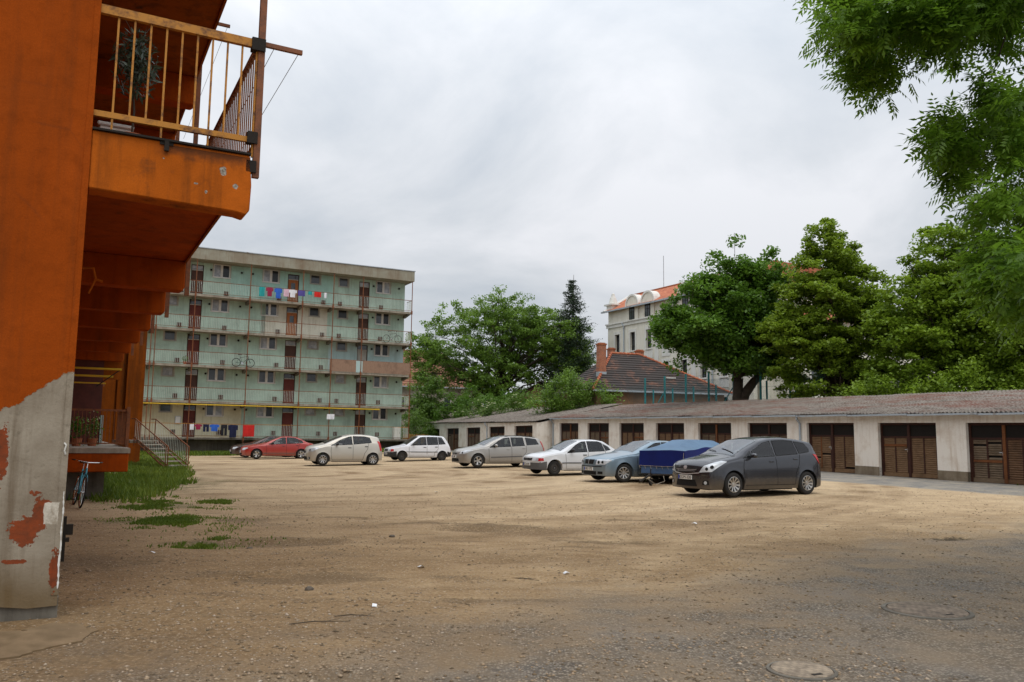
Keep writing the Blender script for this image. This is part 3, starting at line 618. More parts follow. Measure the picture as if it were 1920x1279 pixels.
def make_car(name, label, spec, pm, loc, rz, scale=1.0, group='cars parked in a row on the dirt yard'):
    L, W, wb, fo, wr = spec['L'], spec['W'], spec['wb'], spec['fo'], spec['wr']
    hw = W/2; top = spec['top']; belt = spec['belt']; zs = spec.get('sill', .2); tum = spec.get('tum', .30); rr = spec.get('rr', .11)
    root = thing(name, label, 'car', loc, rz, group, scale)
    fx, rx = fo, fo+wb; Ra = wr+.055
    # stations
    st = set(np.round(np.linspace(0, L, 96), 4)) | {0.012, .03, .06, .1, L-.012, L-.03, L-.06}
    for c in (fx, rx):
        for a in np.linspace(0, math.pi, 15): st.add(round(float(c-Ra*math.cos(a)), 4))
        st |= {round(c-Ra-.004, 4), round(c+Ra+.004, 4)}
    st = sorted(st)
    cf, cr_ = spec.get('cf', .22), spec.get('cr', .14)
    def plan(x):     # half width factor
        f = 1-.13*max(0, 1-x/.7)**2.2-.09*max(0, 1-(L-x)/.6)**2.2
        return f
    def warp(x, y):
        u = (abs(y)/hw)**2.2
        wf = max(0, 1-max(x, 0)/1.9)**.8; wn_ = max(0, 1-x/.5)**1.5; wrr = max(0, 1-(L-x)/.42)**1.4
        return x+cf*wn_-cf*(1-min(u, 1))*wf-cr_*u*wrr
    NS, NG, NR = 9, 10, 7
    rows = []
    for x in st:
        zb = smoothprof(belt, x, .06); zt = max(smoothprof(top, x, .035), zb+.012)
        zl = zs+.02*max(0, 1-x/.5)+ (.05 if x > L-.35 else 0)*(x-(L-.35))/.35
        for c in (fx, rx):
            if abs(x-c) < Ra: zl = max(zl, wr+math.sqrt(Ra*Ra-(x-c)**2))
        zl = min(zl, zb-.03)
        w_ = hw*plan(x); sec = []
        sec.append((x, 0, zl)); sec.append((x, w_*.80, zl))
        h = zb-zl
        for j in range(NS):
            t = j/(NS-1); z = zl+h*t
            y = w_*(1-.05*abs((z-(zs+.30))/.45)**2.0)-(.035*max(0, (.34-z)/.2)**1.5)
            for c in (fx, rx):     # flared lips
                dd = math.hypot(x-c, z-wr)
                if Ra-.01 < dd < Ra+.09: y += .010*(1-max(0, dd-Ra)/.09)
            sec.append((x, y, z))
        yb = sec[-1][1]; hg = zt-zb; r_ = min(rr, hg*.55)
        ywt = yb-.012-tum*max(0, hg-r_)-(.02 if hg > .25 else 0)
        for j in range(1, NG+1):
            t = j/NG; sec.append((x, yb-.012*min(1, t*3)-(yb-.012-ywt)*t**1.15, zb+(hg-r_)*t))
        y0, z0 = sec[-1][1], sec[-1][2]; crown = min(.03, hg*.5)
        k = .16 if hg > .25 else .35
        for j in range(1, NR+1):
            t = j/NR
            if j <= 3:
                a = t/(3/NR)*math.pi/2; sec.append((x, y0-k*hw*(1-math.cos(a))*.8, z0+(r_-crown)*math.sin(a)))
            else:
                y1 = y0-k*hw*.8; tt = (j-3)/(NR-3); sec.append((x, y1*(1-tt), z0+(r_-crown)+crown*(1-(1-tt)**2)))
        rows.append([(warp(p[0], p[1]), p[1], p[2]) for p in sec])
    bm = bmesh.new(); n = len(rows[0]); mats = [pm, CM['under'], CM['black'], CM['grey']]
    cols = {1: [], -1: []}
    for sgn in (1, -1):
        for r_ in rows: cols[sgn].append([bm.verts.new((fx+wb/2-p[0], sgn*p[1], p[2])) for p in r_])
        for i in range(len(rows)-1):
            for j in range(n-1):
                vs = (cols[sgn][i][j], cols[sgn][i][j+1], cols[sgn][i+1][j+1], cols[sgn][i+1][j])
                f = bm.faces.new(vs if sgn > 0 else vs[::-1]); f.smooth = True
                if j == 0: f.material_index = 1
        # end caps as strips to the centre line
        for i, flip in ((0, False), (len(rows)-1, True)):
            cc = cols[sgn][i]; rw = rows[i]; prev = None
            for j in range(1, n):
                line = [cc[j]]
                for tt in (.75, .5, .25, 0):
                    y = rw[j][1]*tt; xx = st[i]; line.append(bm.verts.new((fx+wb/2-warp(xx, y), sgn*y, rw[j][2])))
                if prev:
                    for q in range(4):
                        try: 
                            f = bm.faces.new((prev[q], prev[q+1], line[q+1], line[q])); f.smooth = True
                        except Exception: pass
                prev = line
    bmesh.ops.remove_doubles(bm, verts=bm.verts, dist=.0012)
    bmesh.ops.dissolve_degenerate(bm, dist=.0008, edges=bm.edges)
    bmesh.ops.recalc_face_normals(bm, faces=bm.faces)
    # bumper / side cladding material
    bz = spec.get('cladz'); 
    if bz:
        for f in bm.faces:
            c = f.calc_center_median()
            xx = fx+wb/2-c.x
            if (xx < bz[1] or xx > L-bz[2]) and c.z < bz[0] and f.material_index == 0: f.material_index = 3 if bz[3] == 'grey' else 2
    tree = BVHTree.FromBMesh(bm); bm.normal_update()
    def inp(px_, py_, P):
        c_ = False; n_ = len(P)
        for i_ in range(n_):
            (x0, y0), (x1, y1) = P[i_], P[(i_+1) % n_]
            if (y0 > py_) != (y1 > py_) and px_ < (x1-x0)*(py_-y0)/(y1-y0)+x0: c_ = not c_
        return c_
    dead = []
    for f in bm.faces:
        if f.material_index: continue
        c = f.calc_center_median(); q_ = [(fx+wb/2-v.co.x, v.co.y, v.co.z) for v in f.verts]; xx = fx+wb/2-c.x
        if abs(f.normal.y) > .45 and any(all(inp(a_[0], a_[2], W_) for a_ in q_) for W_ in spec['win']): dead.append(f)
        elif f.normal.z > .15 and c.z > lerp(belt, xx)+.03 and any(all(inp(a_[0], a_[1], W_) for a_ in q_) for W_ in ([(warp(p[0], p[1]), p[1]) for p in spec['ws']],)): dead.append(f)
    bmesh.ops.delete(bm, geom=dead, context='FACES')
    me = bpy.data.meshes.new('body'); bm.to_mesh(me)
    for m_ in mats: me.materials.append(m_)
    me.set_sharp_from_angle(angle=R(38))
    body = bpy.data.objects.new('body', me); link(body, root)
    bm.free()
    X = lambda x: fx+wb/2-x
    def decal(part, polys, d, mat, parent=root, off=.006, cuts=3, thick=.0):
        """lay flat polygons onto the body along direction d"""
        b2 = bmesh.new(); d = Vector(d).normalized()
        for P in polys:
            vs = [b2.verts.new(Vector((X(p[0]), p[1], p[2]))) for p in P]; b2.faces.new(vs)
        bmesh.ops.triangulate(b2, faces=b2.faces)
        for _ in range(cuts): bmesh.ops.subdivide_edges(b2, edges=b2.edges[:], cuts=1, use_grid_fill=True)
        dead = []
        for v in b2.verts:
            h = tree.ray_cast(v.co-d*2.2, d)
            if h[0] is not None: v.co = h[0]-d*off
            else: dead.append(v)
        bmesh.ops.delete(b2, geom=dead, context='VERTS')
        bmesh.ops.recalc_face_normals(b2, faces=b2.faces)
        for f in b2.faces: 
            if f.normal.dot(d) > 0: f.normal_flip()
            f.smooth = True
        m2 = bpy.data.meshes.new(part); b2.to_mesh(m2); b2.free(); m2.materials.append(mat)
        o = bpy.data.objects.new(part, m2); link(o, parent); return o
    def line(pts, wd):     # thin polygon strip in the (x,z) plane
        out_ = []
        for a, b in zip(pts[:-1], pts[1:]):
            dx_, dz = b[0]-a[0], b[1]-a[1]; l_ = math.hypot(dx_, dz) or 1; nx_, nz = -dz/l_*wd/2, dx_/l_*wd/2
            out_.append([(a[0]+nx_, 0, a[1]+nz), (b[0]+nx_, 0, b[1]+nz), (b[0]-nx_, 0, b[1]-nz), (a[0]-nx_, 0, a[1]-nz)])
        return out_
    for s in (1, -1):
        dd = (0, -s, 0)
        fr = spec.get('frame')
        for k, wn_ in enumerate(spec['win']):
            if fr is not False:
                cxm = sum(p[0] for p in wn_)/len(wn_); czm = sum(p[1] for p in wn_)/len(wn_)
                big = [(p[0]+(.02 if p[0] > cxm else -.02), 0, p[1]+(.016 if p[1] > czm else -.016)) for p in wn_]; sml = [(p[0]+(cxm-p[0])*min(.5, .045/max(.05, abs(p[0]-cxm))), 0, p[1]+(czm-p[1])*min(.5, .04/max(.04, abs(p[1]-czm)))) for p in wn_]
                decal('window_seal', [[big[i_], big[(i_+1) % len(big)], sml[(i_+1) % len(big)], sml[i_]] for i_ in range(len(big))], dd, CM['gap'], off=.004, cuts=2)
            decal('side_window', [[(p[0], 0, p[1]) for p in wn_]], dd, CM['glass_d'] if spec.get('tint') and k >= spec['tint'] else CM['glass'])
        gl = []
        for ln_ in spec['gaps']: gl += line(ln_, .014)
        decal('door_seam', gl, dd, CM['gap'], off=.003)
        if spec.get('trim'): 
            for tr_ in spec['trim']: decal('side_moulding', line(tr_[0], tr_[1]), dd, CM['black'] if tr_[2] == 'black' else CM['grey'], off=.014)
        for hx, hz in spec['handles']:
            h = tree.ray_cast(Vector((X(hx), s*2, hz)), Vector((0, -s, 0)))[0]
            b3 = MB(); b3.box(X(hx)-.08, X(hx)+.08, h.y-.012, h.y+s*.022+.0 if s > 0 else h.y+.012, hz-.016, hz+.016) if s > 0 else b3.box(X(hx)-.08, X(hx)+.08, h.y-.022, h.y+.012, hz-.016, hz+.016)
            b3.build('door_handle', CM['black'] if spec.get('bh', True) else pm, root, bevel=.006)
        # mirror
        mxx, mz = spec['mirror']; h = tree.ray_cast(Vector((X(mxx), s*2, mz)), Vector((0, -s, 0)))[0]
        mm = bmesh.new(); bmesh.ops.create_uvsphere(mm, u_segments=14, v_segments=9, radius=1)
        bmesh.ops.scale(mm, vec=(.075, .115, .075), verts=mm.verts)
        for v in mm.verts:
            if v.co.x < -.03: v.co.x = -.03
            v.co.z = max(-.055, v.co.z)
        bmesh.ops.translate(mm, vec=(X(mxx), h.y+s*.13, mz+.03), verts=mm.verts)
        for f in mm.faces: f.smooth = True
        m3 = bpy.data.meshes.new('wing_mirror'); mm.to_mesh(m3); mm.free(); m3.materials.append(CM['black'] if spec.get('bm', True) else pm)
        link(bpy.data.objects.new('wing_mirror', m3), root)
        # lamps
        hp = spec['lamp']; ld = Vector((-.75, -s*.66, -.1))
        decal('headlamp', [[(p[0], s*p[1], p[2]) for p in hp]], ld, CM['lamp'], off=.008, cuts=4)
        if spec.get('lampin'):
            for (lx, ly, lz, lr) in spec['lampin']:
                P = [(lx+.0*a, s*ly+lr*math.cos(a), lz+lr*math.sin(a)) for a in np.linspace(0, 6.283, 13)[:-1]]
                decal('lamp_reflector', [P], (-.9, -s*.35, -.1), CM['gap'], off=.012, cuts=1)
        if spec.get('turn'): decal('indicator', [[(p[0], s*p[1], p[2]) for p in spec['turn']]], ld, spec.get('turnm') or CM['redl'], off=.010)
        decal('tail_lamp', [[(p[0], s*p[1], p[2]) for p in spec['tail']]], (.6, -s*.8, 0), CM['redl'], off=.010)
        if spec.get('fog'):
            lx, ly, lz, lr = spec['fog']; P = [(lx, s*ly+lr*math.cos(a), lz+lr*math.sin(a)) for a in np.linspace(0, 6.283, 13)[:-1]]
            Pb = [(lx, s*ly-lr*2.2, lz-lr*1.3), (lx, s*ly+lr*2.2, lz-lr*1.1), (lx, s*ly+lr*1.8, lz+lr*1.4), (lx, s*ly-lr*1.6, lz+lr*1.3)]
            decal('fog_lamp_recess', [Pb], (-1, -s*.2, 0), CM['gap'], off=.004, cuts=2); decal('fog_lamp', [P], (-1, -s*.2, 0), CM['lamp'], off=.012, cuts=1)
        for (c, nm) in ((fx, 'f'), (rx, 'r')):
            wo = car_wheel(root, X(c), s*(hw-.105), wr, .19 if wr > .28 else .16, spec.get('rimm', CM['alloy']), spec.get('spokes', 7), s)
            if nm == 'f' and spec.get('steer'): wo.rotation_euler = (0, 0, spec['steer'])
    # windscreen, rear window from above
    wsp = [(warp(p[0], p[1]), p[1]) for p in spec['ws']]; spec = dict(spec, ws=wsp); mx_ = sum(p[0] for p in wsp)/len(wsp); inn = [(p[0]+(mx_-p[0])*.13, p[1]*.93) for p in wsp]
    decal('screen_surround', [[(*wsp[i_], 3), (*wsp[(i_+1) % len(wsp)], 3), (*inn[(i_+1) % len(wsp)], 3), (*inn[i_], 3)] for i_ in range(len(wsp))], (0, 0, -1), CM['gap'], off=.003, cuts=3)
    # cabin: tub, dashboard, seats, steering wheel
    bx = spec['ws'][0][0]; zb_ = lerp(belt, bx+.8); xr = max(p[0] for W_ in spec['win'] for p in W_); it = MB(); sw_ = hw*.80
    it.box(X(xr), X(bx+.1), -sw_, sw_, .24, .40); it.box(X(bx+.55), X(bx+.12), -sw_, sw_, .40, zb_-.06); it.build('cabin_floor', CM['seat'], root)
    for (sx, rows_) in ((bx+1.15, (-1, 1)), (bx+2.0, (-1, 0, 1))):
        if sx+.3 > xr+.1: sx = xr-.3
        for s_ in rows_:
            st_ = MB(); y0 = s_*hw*.42; ww = .23 if len(rows_) == 2 else .20
            st_.hexa([(X(sx)-.10, y0-ww, .4), (X(sx)+.42, y0-ww, .4), (X(sx)+.42, y0+ww, .4), (X(sx)-.10, y0+ww, .4), (X(sx)-.10, y0-ww, .56), (X(sx)+.42, y0-ww, .60), (X(sx)+.42, y0+ww, .60), (X(sx)-.10, y0+ww, .56)])
            zt_ = min(1.08, lerp(top, sx+.2)-.38); st_.hexa([(X(sx)-.16, y0-ww, .5), (X(sx)+.0, y0-ww, .5), (X(sx)+.0, y0+ww, .5), (X(sx)-.16, y0+ww, .5), (X(sx)-.30, y0-ww*.8, zt_), (X(sx)-.20, y0-ww*.8, zt_), (X(sx)-.20, y0+ww*.8, zt_), (X(sx)-.30, y0+ww*.8, zt_)])
            st_.hexa([(X(sx)-.30, y0-.11, zt_+.03), (X(sx)-.21, y0-.11, zt_+.03), (X(sx)-.21, y0+.11, zt_+.03), (X(sx)-.30, y0+.11, zt_+.03), (X(sx)-.31, y0-.10, zt_+.20), (X(sx)-.24, y0-.10, zt_+.20), (X(sx)-.24, y0+.10, zt_+.20), (X(sx)-.31, y0+.10, zt_+.20)]); st_.tube([(X(sx)-.26, y0, zt_-.02), (X(sx)-.26, y0, zt_+.05)], .012, 5)
            st_.build('seat', CM['seat'], root, bevel=.02)
    sg = MB(); cS = Vector((X(bx+.68), hw*.42, zb_+.0)); sg.tube([cS+Vector((-.06*math.sin(a), .18*math.cos(a), .17*math.sin(a))) for a in np.linspace(0, 2*math.pi, 17)], .014, 5); sg.tube([cS+Vector((0, -.17, 0)), cS+Vector((0, .17, 0))], .015, 5); sg.tube([cS, cS+Vector((.25, 0, -.1))], .025, 6); sg.build('steering_wheel', CM['black'], root)
    decal('windscreen', [[(p[0], p[1], 3) for p in spec['ws']]], (0, 0, -1), CM['screen'], off=.006, cuts=4)
    decal('rear_window', [[(p[0], p[1], 3) for p in spec['rw']]], (.35, 0, -1) if spec.get('rwd') else (0, 0, -1), CM['glass_d'], off=.006, cuts=3)
    # front: grille, plate, lower intake, badge
    for nm, P, mt in spec['front']:
        decal(nm, [[(0, p[0], p[1]) for p in P]], (-1, 0, 0), CM[mt] if isinstance(mt, str) else mt, off=.007 if mt != 'lampc' else .016, cuts=3)
    if spec.get('hood'): decal('bonnet_seam', [[(p[0], p[1], 3) for p in q] for q in spec['hood']], (0, 0, -1), CM['gap'], off=.003, cuts=2)
    wp = spec.get('wiper')
    if wp:
        wb_ = MB()
        for (a, b) in wp:
            pa = tree.ray_cast(Vector((X(a[0]), a[1], 3)), Vector((0, 0, -1)))[0]; pb = tree.ray_cast(Vector((X(b[0]), b[1], 3)), Vector((0, 0, -1)))[0]
            wb_.tube([pa+Vector((0, 0, .02)), (pa+pb)/2+Vector((0, 0, .035)), pb+Vector((0, 0, .02))], .009, 5)
        wb_.build('wiper', CM['gap'], root)
    # number plate with writing
    pz = spec['plate'][0]; h = tree.ray_cast(Vector((6, 0, pz)), Vector((-1, 0, 0)))[0]; pxx = h.x+.02
    pb = MB(); pb.box(pxx-.03, pxx, -.26, .26, pz-.056, pz+.056, CM['plate']); pb.box(pxx-.02, pxx+.003, -.257, -.215, pz-.053, pz+.053, CM['eu'])
    po = pb.build('number_plate', None, root)
    txt = spec['plate'][1]
    if txt:
        cu = bpy.data.curves.new('plate_text', 'FONT'); cu.body = txt; cu.size = .118; cu.extrude = .001; cu.align_x = 'CENTER'; cu.align_y = 'CENTER'; cu.space_character = 1.02
        to = bpy.data.objects.new('plate_text', cu); COL.objects.link(to); bpy.context.view_layer.update()
        me_ = bpy.data.meshes.new_from_object(to.evaluated_get(bpy.context.evaluated_depsgraph_get())); bpy.data.objects.remove(to)
        me_.materials.clear(); me_.materials.append(CM['ink'])
        t2 = bpy.data.objects.new('plate_text', me_); link(t2, po); t2.matrix_local = Matrix(((0, 0, 1, pxx+.004), (1, 0, 0, .02), (0, 1, 0, pz), (0, 0, 0, 1)))
    # dark underbody
    ub = MB(); ub.box(X(L-.35), X(.35), -hw*.62, hw*.62, zs-.02, .55); ub.box(X(rx-.5), X(fx+.5), -hw*.86, hw*.86, zs-.03, zs+.15)
    ub.build('underbody', CM['under'], root)
    if spec.get('rails'):
        for s in (1, -1):
            r_ = MB(); x0, x1 = spec['rails']; pts = []
            for q in np.linspace(x0, x1, 8):
                hh = tree.ray_cast(Vector((X(q), s*hw*.66, 3)), Vector((0, 0, -1)))[0]; pts.append(hh+Vector((0, 0, .035 if x0 < q < x1 else .0)))
            r_.tube(pts, .014, 6); r_.build('roof_rail', CM['black'], root)
    ant = spec.get('ant')
    if ant:
        hh = tree.ray_cast(Vector((X(ant), .0, 3)), Vector((0, 0, -1)))[0]; a_ = MB(); a_.tube([hh, hh+Vector((-.22, 0, .34))], .004, 4); a_.build('aerial', CM['gap'], root)
    return root

VERSO = dict(L=4.46, W=1.78, wb=2.78, fo=.93, wr=.325, sill=.19, tum=.30, rr=.13, cf=.26, cr=.16,
    top=[(0,.52),(.015,.66),(.045,.775),(.13,.85),(.45,.955),(.95,1.06),(1.15,1.10),(1.6,1.32),(2.05,1.52),(2.45,1.60),(3.0,1.625),(3.6,1.58),(4.12,1.50),(4.16,1.44),(4.30,1.15),(4.40,.95),(4.46,.60)],
    belt=[(0,.48),(.07,.66),(.3,.76),(.8,.90),(1.3,.98),(2.2,1.02),(3.2,1.09),(3.9,1.16),(4.2,1.12),(4.4,.9),(4.46,.55)],
    win=[[(1.33,1.03),(1.62,1.20),(1.66,1.05)], [(1.72,1.05),(1.72,1.23),(2.15,1.42),(2.45,1.485),(2.50,1.09)], [(2.58,1.095),(2.56,1.49),(3.0,1.51),(3.34,1.49),(3.42,1.15)], [(3.50,1.16),(3.42,1.48),(3.78,1.43),(3.92,1.30),(3.88,1.21)]], tint=2,
    gaps=[[(1.32,.35),(1.30,.8),(1.36,1.0)], [(2.54,.30),(2.54,1.06)], [(3.50,1.12),(3.42,.85),(3.27,.62),(3.22,.30)], [(1.34,.30),(3.22,.30)]],
    handles=[(2.36,.93),(3.30,1.0)], mirror=(1.62,1.06), bm=False, bh=False,
    lamp=[(.10,.44,.63),(.16,.86,.67),(.66,.90,.94),(.56,.78,.96),(.20,.52,.80)], lampin=[(.2,.66,.73,.045),(.3,.76,.78,.05)],
    tail=[(4.25,.8,.86),(4.42,.6,.86),(4.40,.6,1.08),(4.06,.84,1.14)], fog=(.1,.66,.37,.045),
    ws=[(1.18,-.62),(1.18,.62),(2.06,.56),(2.09,.3),(2.10,0),(2.09,-.3),(2.06,-.56)], rw=[(4.17,-.55),(4.17,.55),(4.30,.6),(4.30,-.6)],
    front=[('grille', [(-.42,.76),(.42,.76),(.38,.66),(.12,.625),(-.12,.625),(-.38,.66)], 'black'), ('grille_bar', [(-.41,.712),(.41,.712),(.40,.702),(-.40,.702)], 'lampc'), ('grille_bar', [(-.36,.676),(.36,.676),(.34,.667),(-.34,.667)], 'lampc'),
           ('chrome_strip', [(-.50,.64),(-.12,.600),(.12,.600),(.50,.64),(.48,.615),(.12,.578),(-.12,.578),(-.48,.615)], 'lampc'), ('badge', [(.055*math.cos(a)*1.3, .765+.05*math.sin(a)) for a in np.linspace(0, 6.28, 15)[:-1]], 'lampc'), ('lower_intake', [(-.36,.44),(.36,.44),(.42,.27),(-.42,.27)], 'gap')],
    hood=[[(.25,-.50),(.27,-.52),(1.15,-.70),(1.15,-.68)], [(.25,.50),(.27,.52),(1.15,.70),(1.15,.68)]], wiper=[((1.22,.55),(1.38,-.05)), ((1.2,-.1),(1.36,-.55))],
    plate=(.50,'KGM-330'), spokes=10, cladz=None)
YARIS = dict(L=3.79, W=1.70, wb=2.46, fo=.74, wr=.295, tum=.32, rr=.13, cf=.24, cr=.18,
    top=[(0,.54),(.02,.68),(.06,.80),(.22,.90),(.6,1.0),(.86,1.05),(1.35,1.27),(1.75,1.44),(2.1,1.515),(2.6,1.53),(3.1,1.49),(3.5,1.40),(3.56,1.33),(3.70,.98),(3.77,.80),(3.79,.5)],
    belt=[(0,.48),(.08,.66),(.35,.78),(.9,.93),(1.5,.97),(2.4,1.03),(3.1,1.10),(3.5,1.06),(3.72,.85),(3.79,.5)],
    win=[[(1.12,.97),(1.55,1.20),(1.95,1.38),(2.12,1.41),(2.16,1.03)], [(2.24,1.035),(2.22,1.42),(2.75,1.41),(3.02,1.35),(3.12,1.14),(3.02,1.11)]],
    gaps=[[(1.16,.30),(1.12,.7),(1.15,.93)], [(2.20,.27),(2.20,1.02)], [(2.98,1.08),(2.92,.80),(2.78,.6),(2.68,.27)], [(1.16,.27),(2.68,.27)], [(2.93,.36),(2.93,.36)]],
    handles=[(2.03,.86),(2.86,.92)], mirror=(1.42,1.0),
    lamp=[(.10,.44,.67),(.14,.84,.66),(.58,.88,.86),(.45,.76,.87),(.20,.50,.80)], lampin=[(.2,.62,.74,.05)],
    tail=[(3.55,.80,.72),(3.72,.62,.70),(3.66,.62,.98),(3.50,.74,1.20),(3.44,.78,1.18)], fog=(.1,.60,.35,.045),
    ws=[(.92,-.58),(.92,.58),(1.72,.52),(1.76,.25),(1.77,0),(1.76,-.25),(1.72,-.52)], rw=[(3.57,-.52),(3.57,.52),(3.68,.56),(3.68,-.56)],
    front=[('grille', [(-.28,.70),(.28,.70),(.22,.60),(-.22,.60)], 'black'), ('lower_intake', [(-.40,.43),(.40,.43),(.44,.27),(-.44,.27)], 'gap'), ('badge', [(.05*math.cos(a), .735+.035*math.sin(a)) for a in np.linspace(0, 6.28, 11)[:-1]], 'lampc')],
    plate=(.50,'KYA-217'), spokes=8)
UNO = dict(L=3.69, W=1.55, wb=2.36, fo=.74, wr=.265, tum=.24, rr=.06, cf=.10, cr=.06, sill=.20,
    top=[(0,.50),(.02,.66),(.10,.72),(.5,.80),(.95,.885),(1.02,.90),(1.35,1.12),(1.72,1.38),(1.95,1.42),(2.5,1.43),(3.2,1.40),(3.26,1.36),(3.45,1.1),(3.62,.80),(3.67,.7),(3.69,.45)],
    belt=[(0,.48),(.04,.64),(.3,.70),(1.0,.82),(2,.86),(3.3,.90),(3.6,.76),(3.69,.45)],
    win=[[(1.22,.87),(1.66,1.20),(1.80,1.315),(2.12,1.33),(2.14,.90)], [(2.22,.90),(2.21,1.335),(2.82,1.33),(2.84,.92)], [(2.90,.93),(2.88,1.325),(3.06,1.31),(3.30,.96)]],
    gaps=[[(1.13,.28),(1.13,.84)], [(2.18,.26),(2.18,1.35)], [(2.87,.92),(2.84,.66),(2.64,.45),(2.62,.26)], [(1.13,.26),(2.62,.26)]],
    trim=[([(.95,.50),(3.45,.50)], .035, 'black')], handles=[(2.05,.76),(2.74,.78)], mirror=(1.40,.90),
    lamp=[(.02,.36,.52),(.06,.70,.52),(.08,.70,.66),(.04,.36,.67)], turn=[(.06,.70,.52),(.24,.76,.53),(.22,.76,.66),(.08,.70,.66)],
    tail=[(3.60,.70,.55),(3.68,.55,.55),(3.66,.55,.80),(3.58,.70,.82)],
    ws=[(1.06,-.56),(1.06,.56),(1.72,.52),(1.73,0),(1.72,-.52)], rw=[(3.28,-.48),(3.28,.48),(3.52,.54),(3.52,-.54)],
    front=[('grille', [(-.34,.66),(.34,.66),(.34,.53),(-.34,.53)], 'black')], cladz=(.50,.42,.30,'black'),
    plate=(.40,'EHU-648'), spokes=0)
MEGANE = dict(L=4.50, W=1.77, wb=2.69, fo=.86, wr=.31, tum=.30, rr=.11, cf=.30, cr=.14,
    top=[(0,.48),(.02,.58),(.08,.70),(.3,.80),(.7,.90),(1.1,.98),(1.25,1.01),(1.7,1.26),(2.1,1.43),(2.5,1.48),(3.2,1.485),(3.9,1.43),(4.14,1.38),(4.20,1.32),(4.38,.95),(4.46,.80),(4.5,.5)],
    belt=[(0,.46),(.08,.64),(.4,.75),(1.1,.88),(2,.94),(3.2,1.0),(4.1,1.06),(4.38,.88),(4.5,.5)],
    win=[[(1.45,.93),(1.95,1.22),(2.2,1.355),(2.50,1.385),(2.54,.985)], [(2.62,.99),(2.60,1.39),(3.20,1.395),(3.26,1.03)], [(3.40,1.05),(3.36,1.39),(3.88,1.33),(4.02,1.10)]],
    gaps=[[(1.42,.28),(1.40,.88)], [(2.58,.25),(2.58,.98)], [(3.34,1.02),(3.34,.72),(3.16,.5),(3.10,.25)], [(1.42,.25),(3.10,.25)]],
    trim=[([(1.5,.47),(3.12,.52)], .045, 'grey')], handles=[(2.40,.84),(3.22,.89)], mirror=(1.74,.98), bm=False, bh=False,
    lamp=[(.12,.42,.60),(.16,.84,.62),(.62,.88,.78),(.45,.76,.80),(.22,.46,.72)], lampin=[(.22,.62,.67,.05)],
    tail=[(4.28,.80,.74),(4.46,.66,.72),(4.30,.68,1.20),(4.12,.74,1.24)],
    ws=[(1.30,-.60),(1.30,.60),(2.10,.54),(2.14,.25),(2.15,0),(2.14,-.25),(2.10,-.54)], rw=[(4.21,-.52),(4.21,.52),(4.36,.58),(4.36,-.58)],
    front=[('grille', [(-.30,.665),(-.04,.66),(-.04,.60),(-.26,.60)], 'black'), ('grille', [(.30,.665),(.04,.66),(.04,.60),(.26,.60)], 'black'), ('lower_intake', [(-.42,.41),(.42,.41),(.46,.27),(-.46,.27)], 'gap'), ('badge', [(0,.72),(.03,.67),(0,.62),(-.03,.67)], 'lampc')],
    plate=(.49,'JVL-905'), spokes=5, rails=(2.3,3.95))
KADETT = dict(L=4.22, W=1.66, wb=2.52, fo=.80, wr=.28, tum=.32, rr=.09, cf=.22, cr=.12,
    top=[(0,.50),(.02,.62),(.10,.72),(.5,.83),(1.0,.91),(1.18,.935),(1.6,1.18),(1.95,1.35),(2.3,1.395),(2.8,1.395),(3.1,1.35),(3.5,1.12),(3.72,1.00),(4.1,.96),(4.18,.85),(4.22,.5)],
    belt=[(0,.48),(.05,.63),(.4,.72),(1.1,.83),(2,.88),(3,.92),(3.8,.92),(4.15,.80),(4.22,.5)],
    win=[[(1.36,.87),(1.78,1.14),(2.04,1.285),(2.24,1.305),(2.26,.915)], [(2.34,.915),(2.33,1.31),(2.80,1.305),(2.98,1.25),(3.08,.95)], [(3.14,.96),(3.05,1.22),(3.26,1.10),(3.36,1.0)]],
    gaps=[[(1.30,.26),(1.28,.83)], [(2.30,.24),(2.30,.90)], [(3.12,.95),(3.06,.66),(2.92,.46),(2.86,.24)], [(1.30,.24),(2.86,.24)]],
    trim=[([(1.10,.475),(4.0,.475)], .04, 'grey')], handles=[(2.15,.78),(2.96,.80)], mirror=(1.56,.93),
    lamp=[(.06,.40,.54),(.10,.70,.54),(.12,.70,.66),(.08,.40,.67)], turn=[(.10,.70,.54),(.30,.82,.55),(.28,.82,.66),(.12,.70,.66)],
    tail=[(4.06,.76,.58),(4.20,.55,.58),(4.18,.55,.80),(4.04,.76,.80)],
    ws=[(1.22,-.58),(1.22,.58),(1.95,.53),(1.98,0),(1.95,-.53)], rw=[(3.14,-.50),(3.14,.50),(3.62,.58),(3.62,-.58)],
    front=[('grille', [(-.36,.655),(.36,.655),(.34,.56),(-.34,.56)], 'gap'), ('grille_bar', [(-.35,.625),(.35,.625),(.35,.612),(-.35,.612)], 'grey'), ('grille_bar', [(-.35,.592),(.35,.592),(.35,.58),(-.35,.58)], 'grey')],
    cladz=(.50,.45,.35,'grey'), plate=(.42,'DCA-441'), spokes=0)
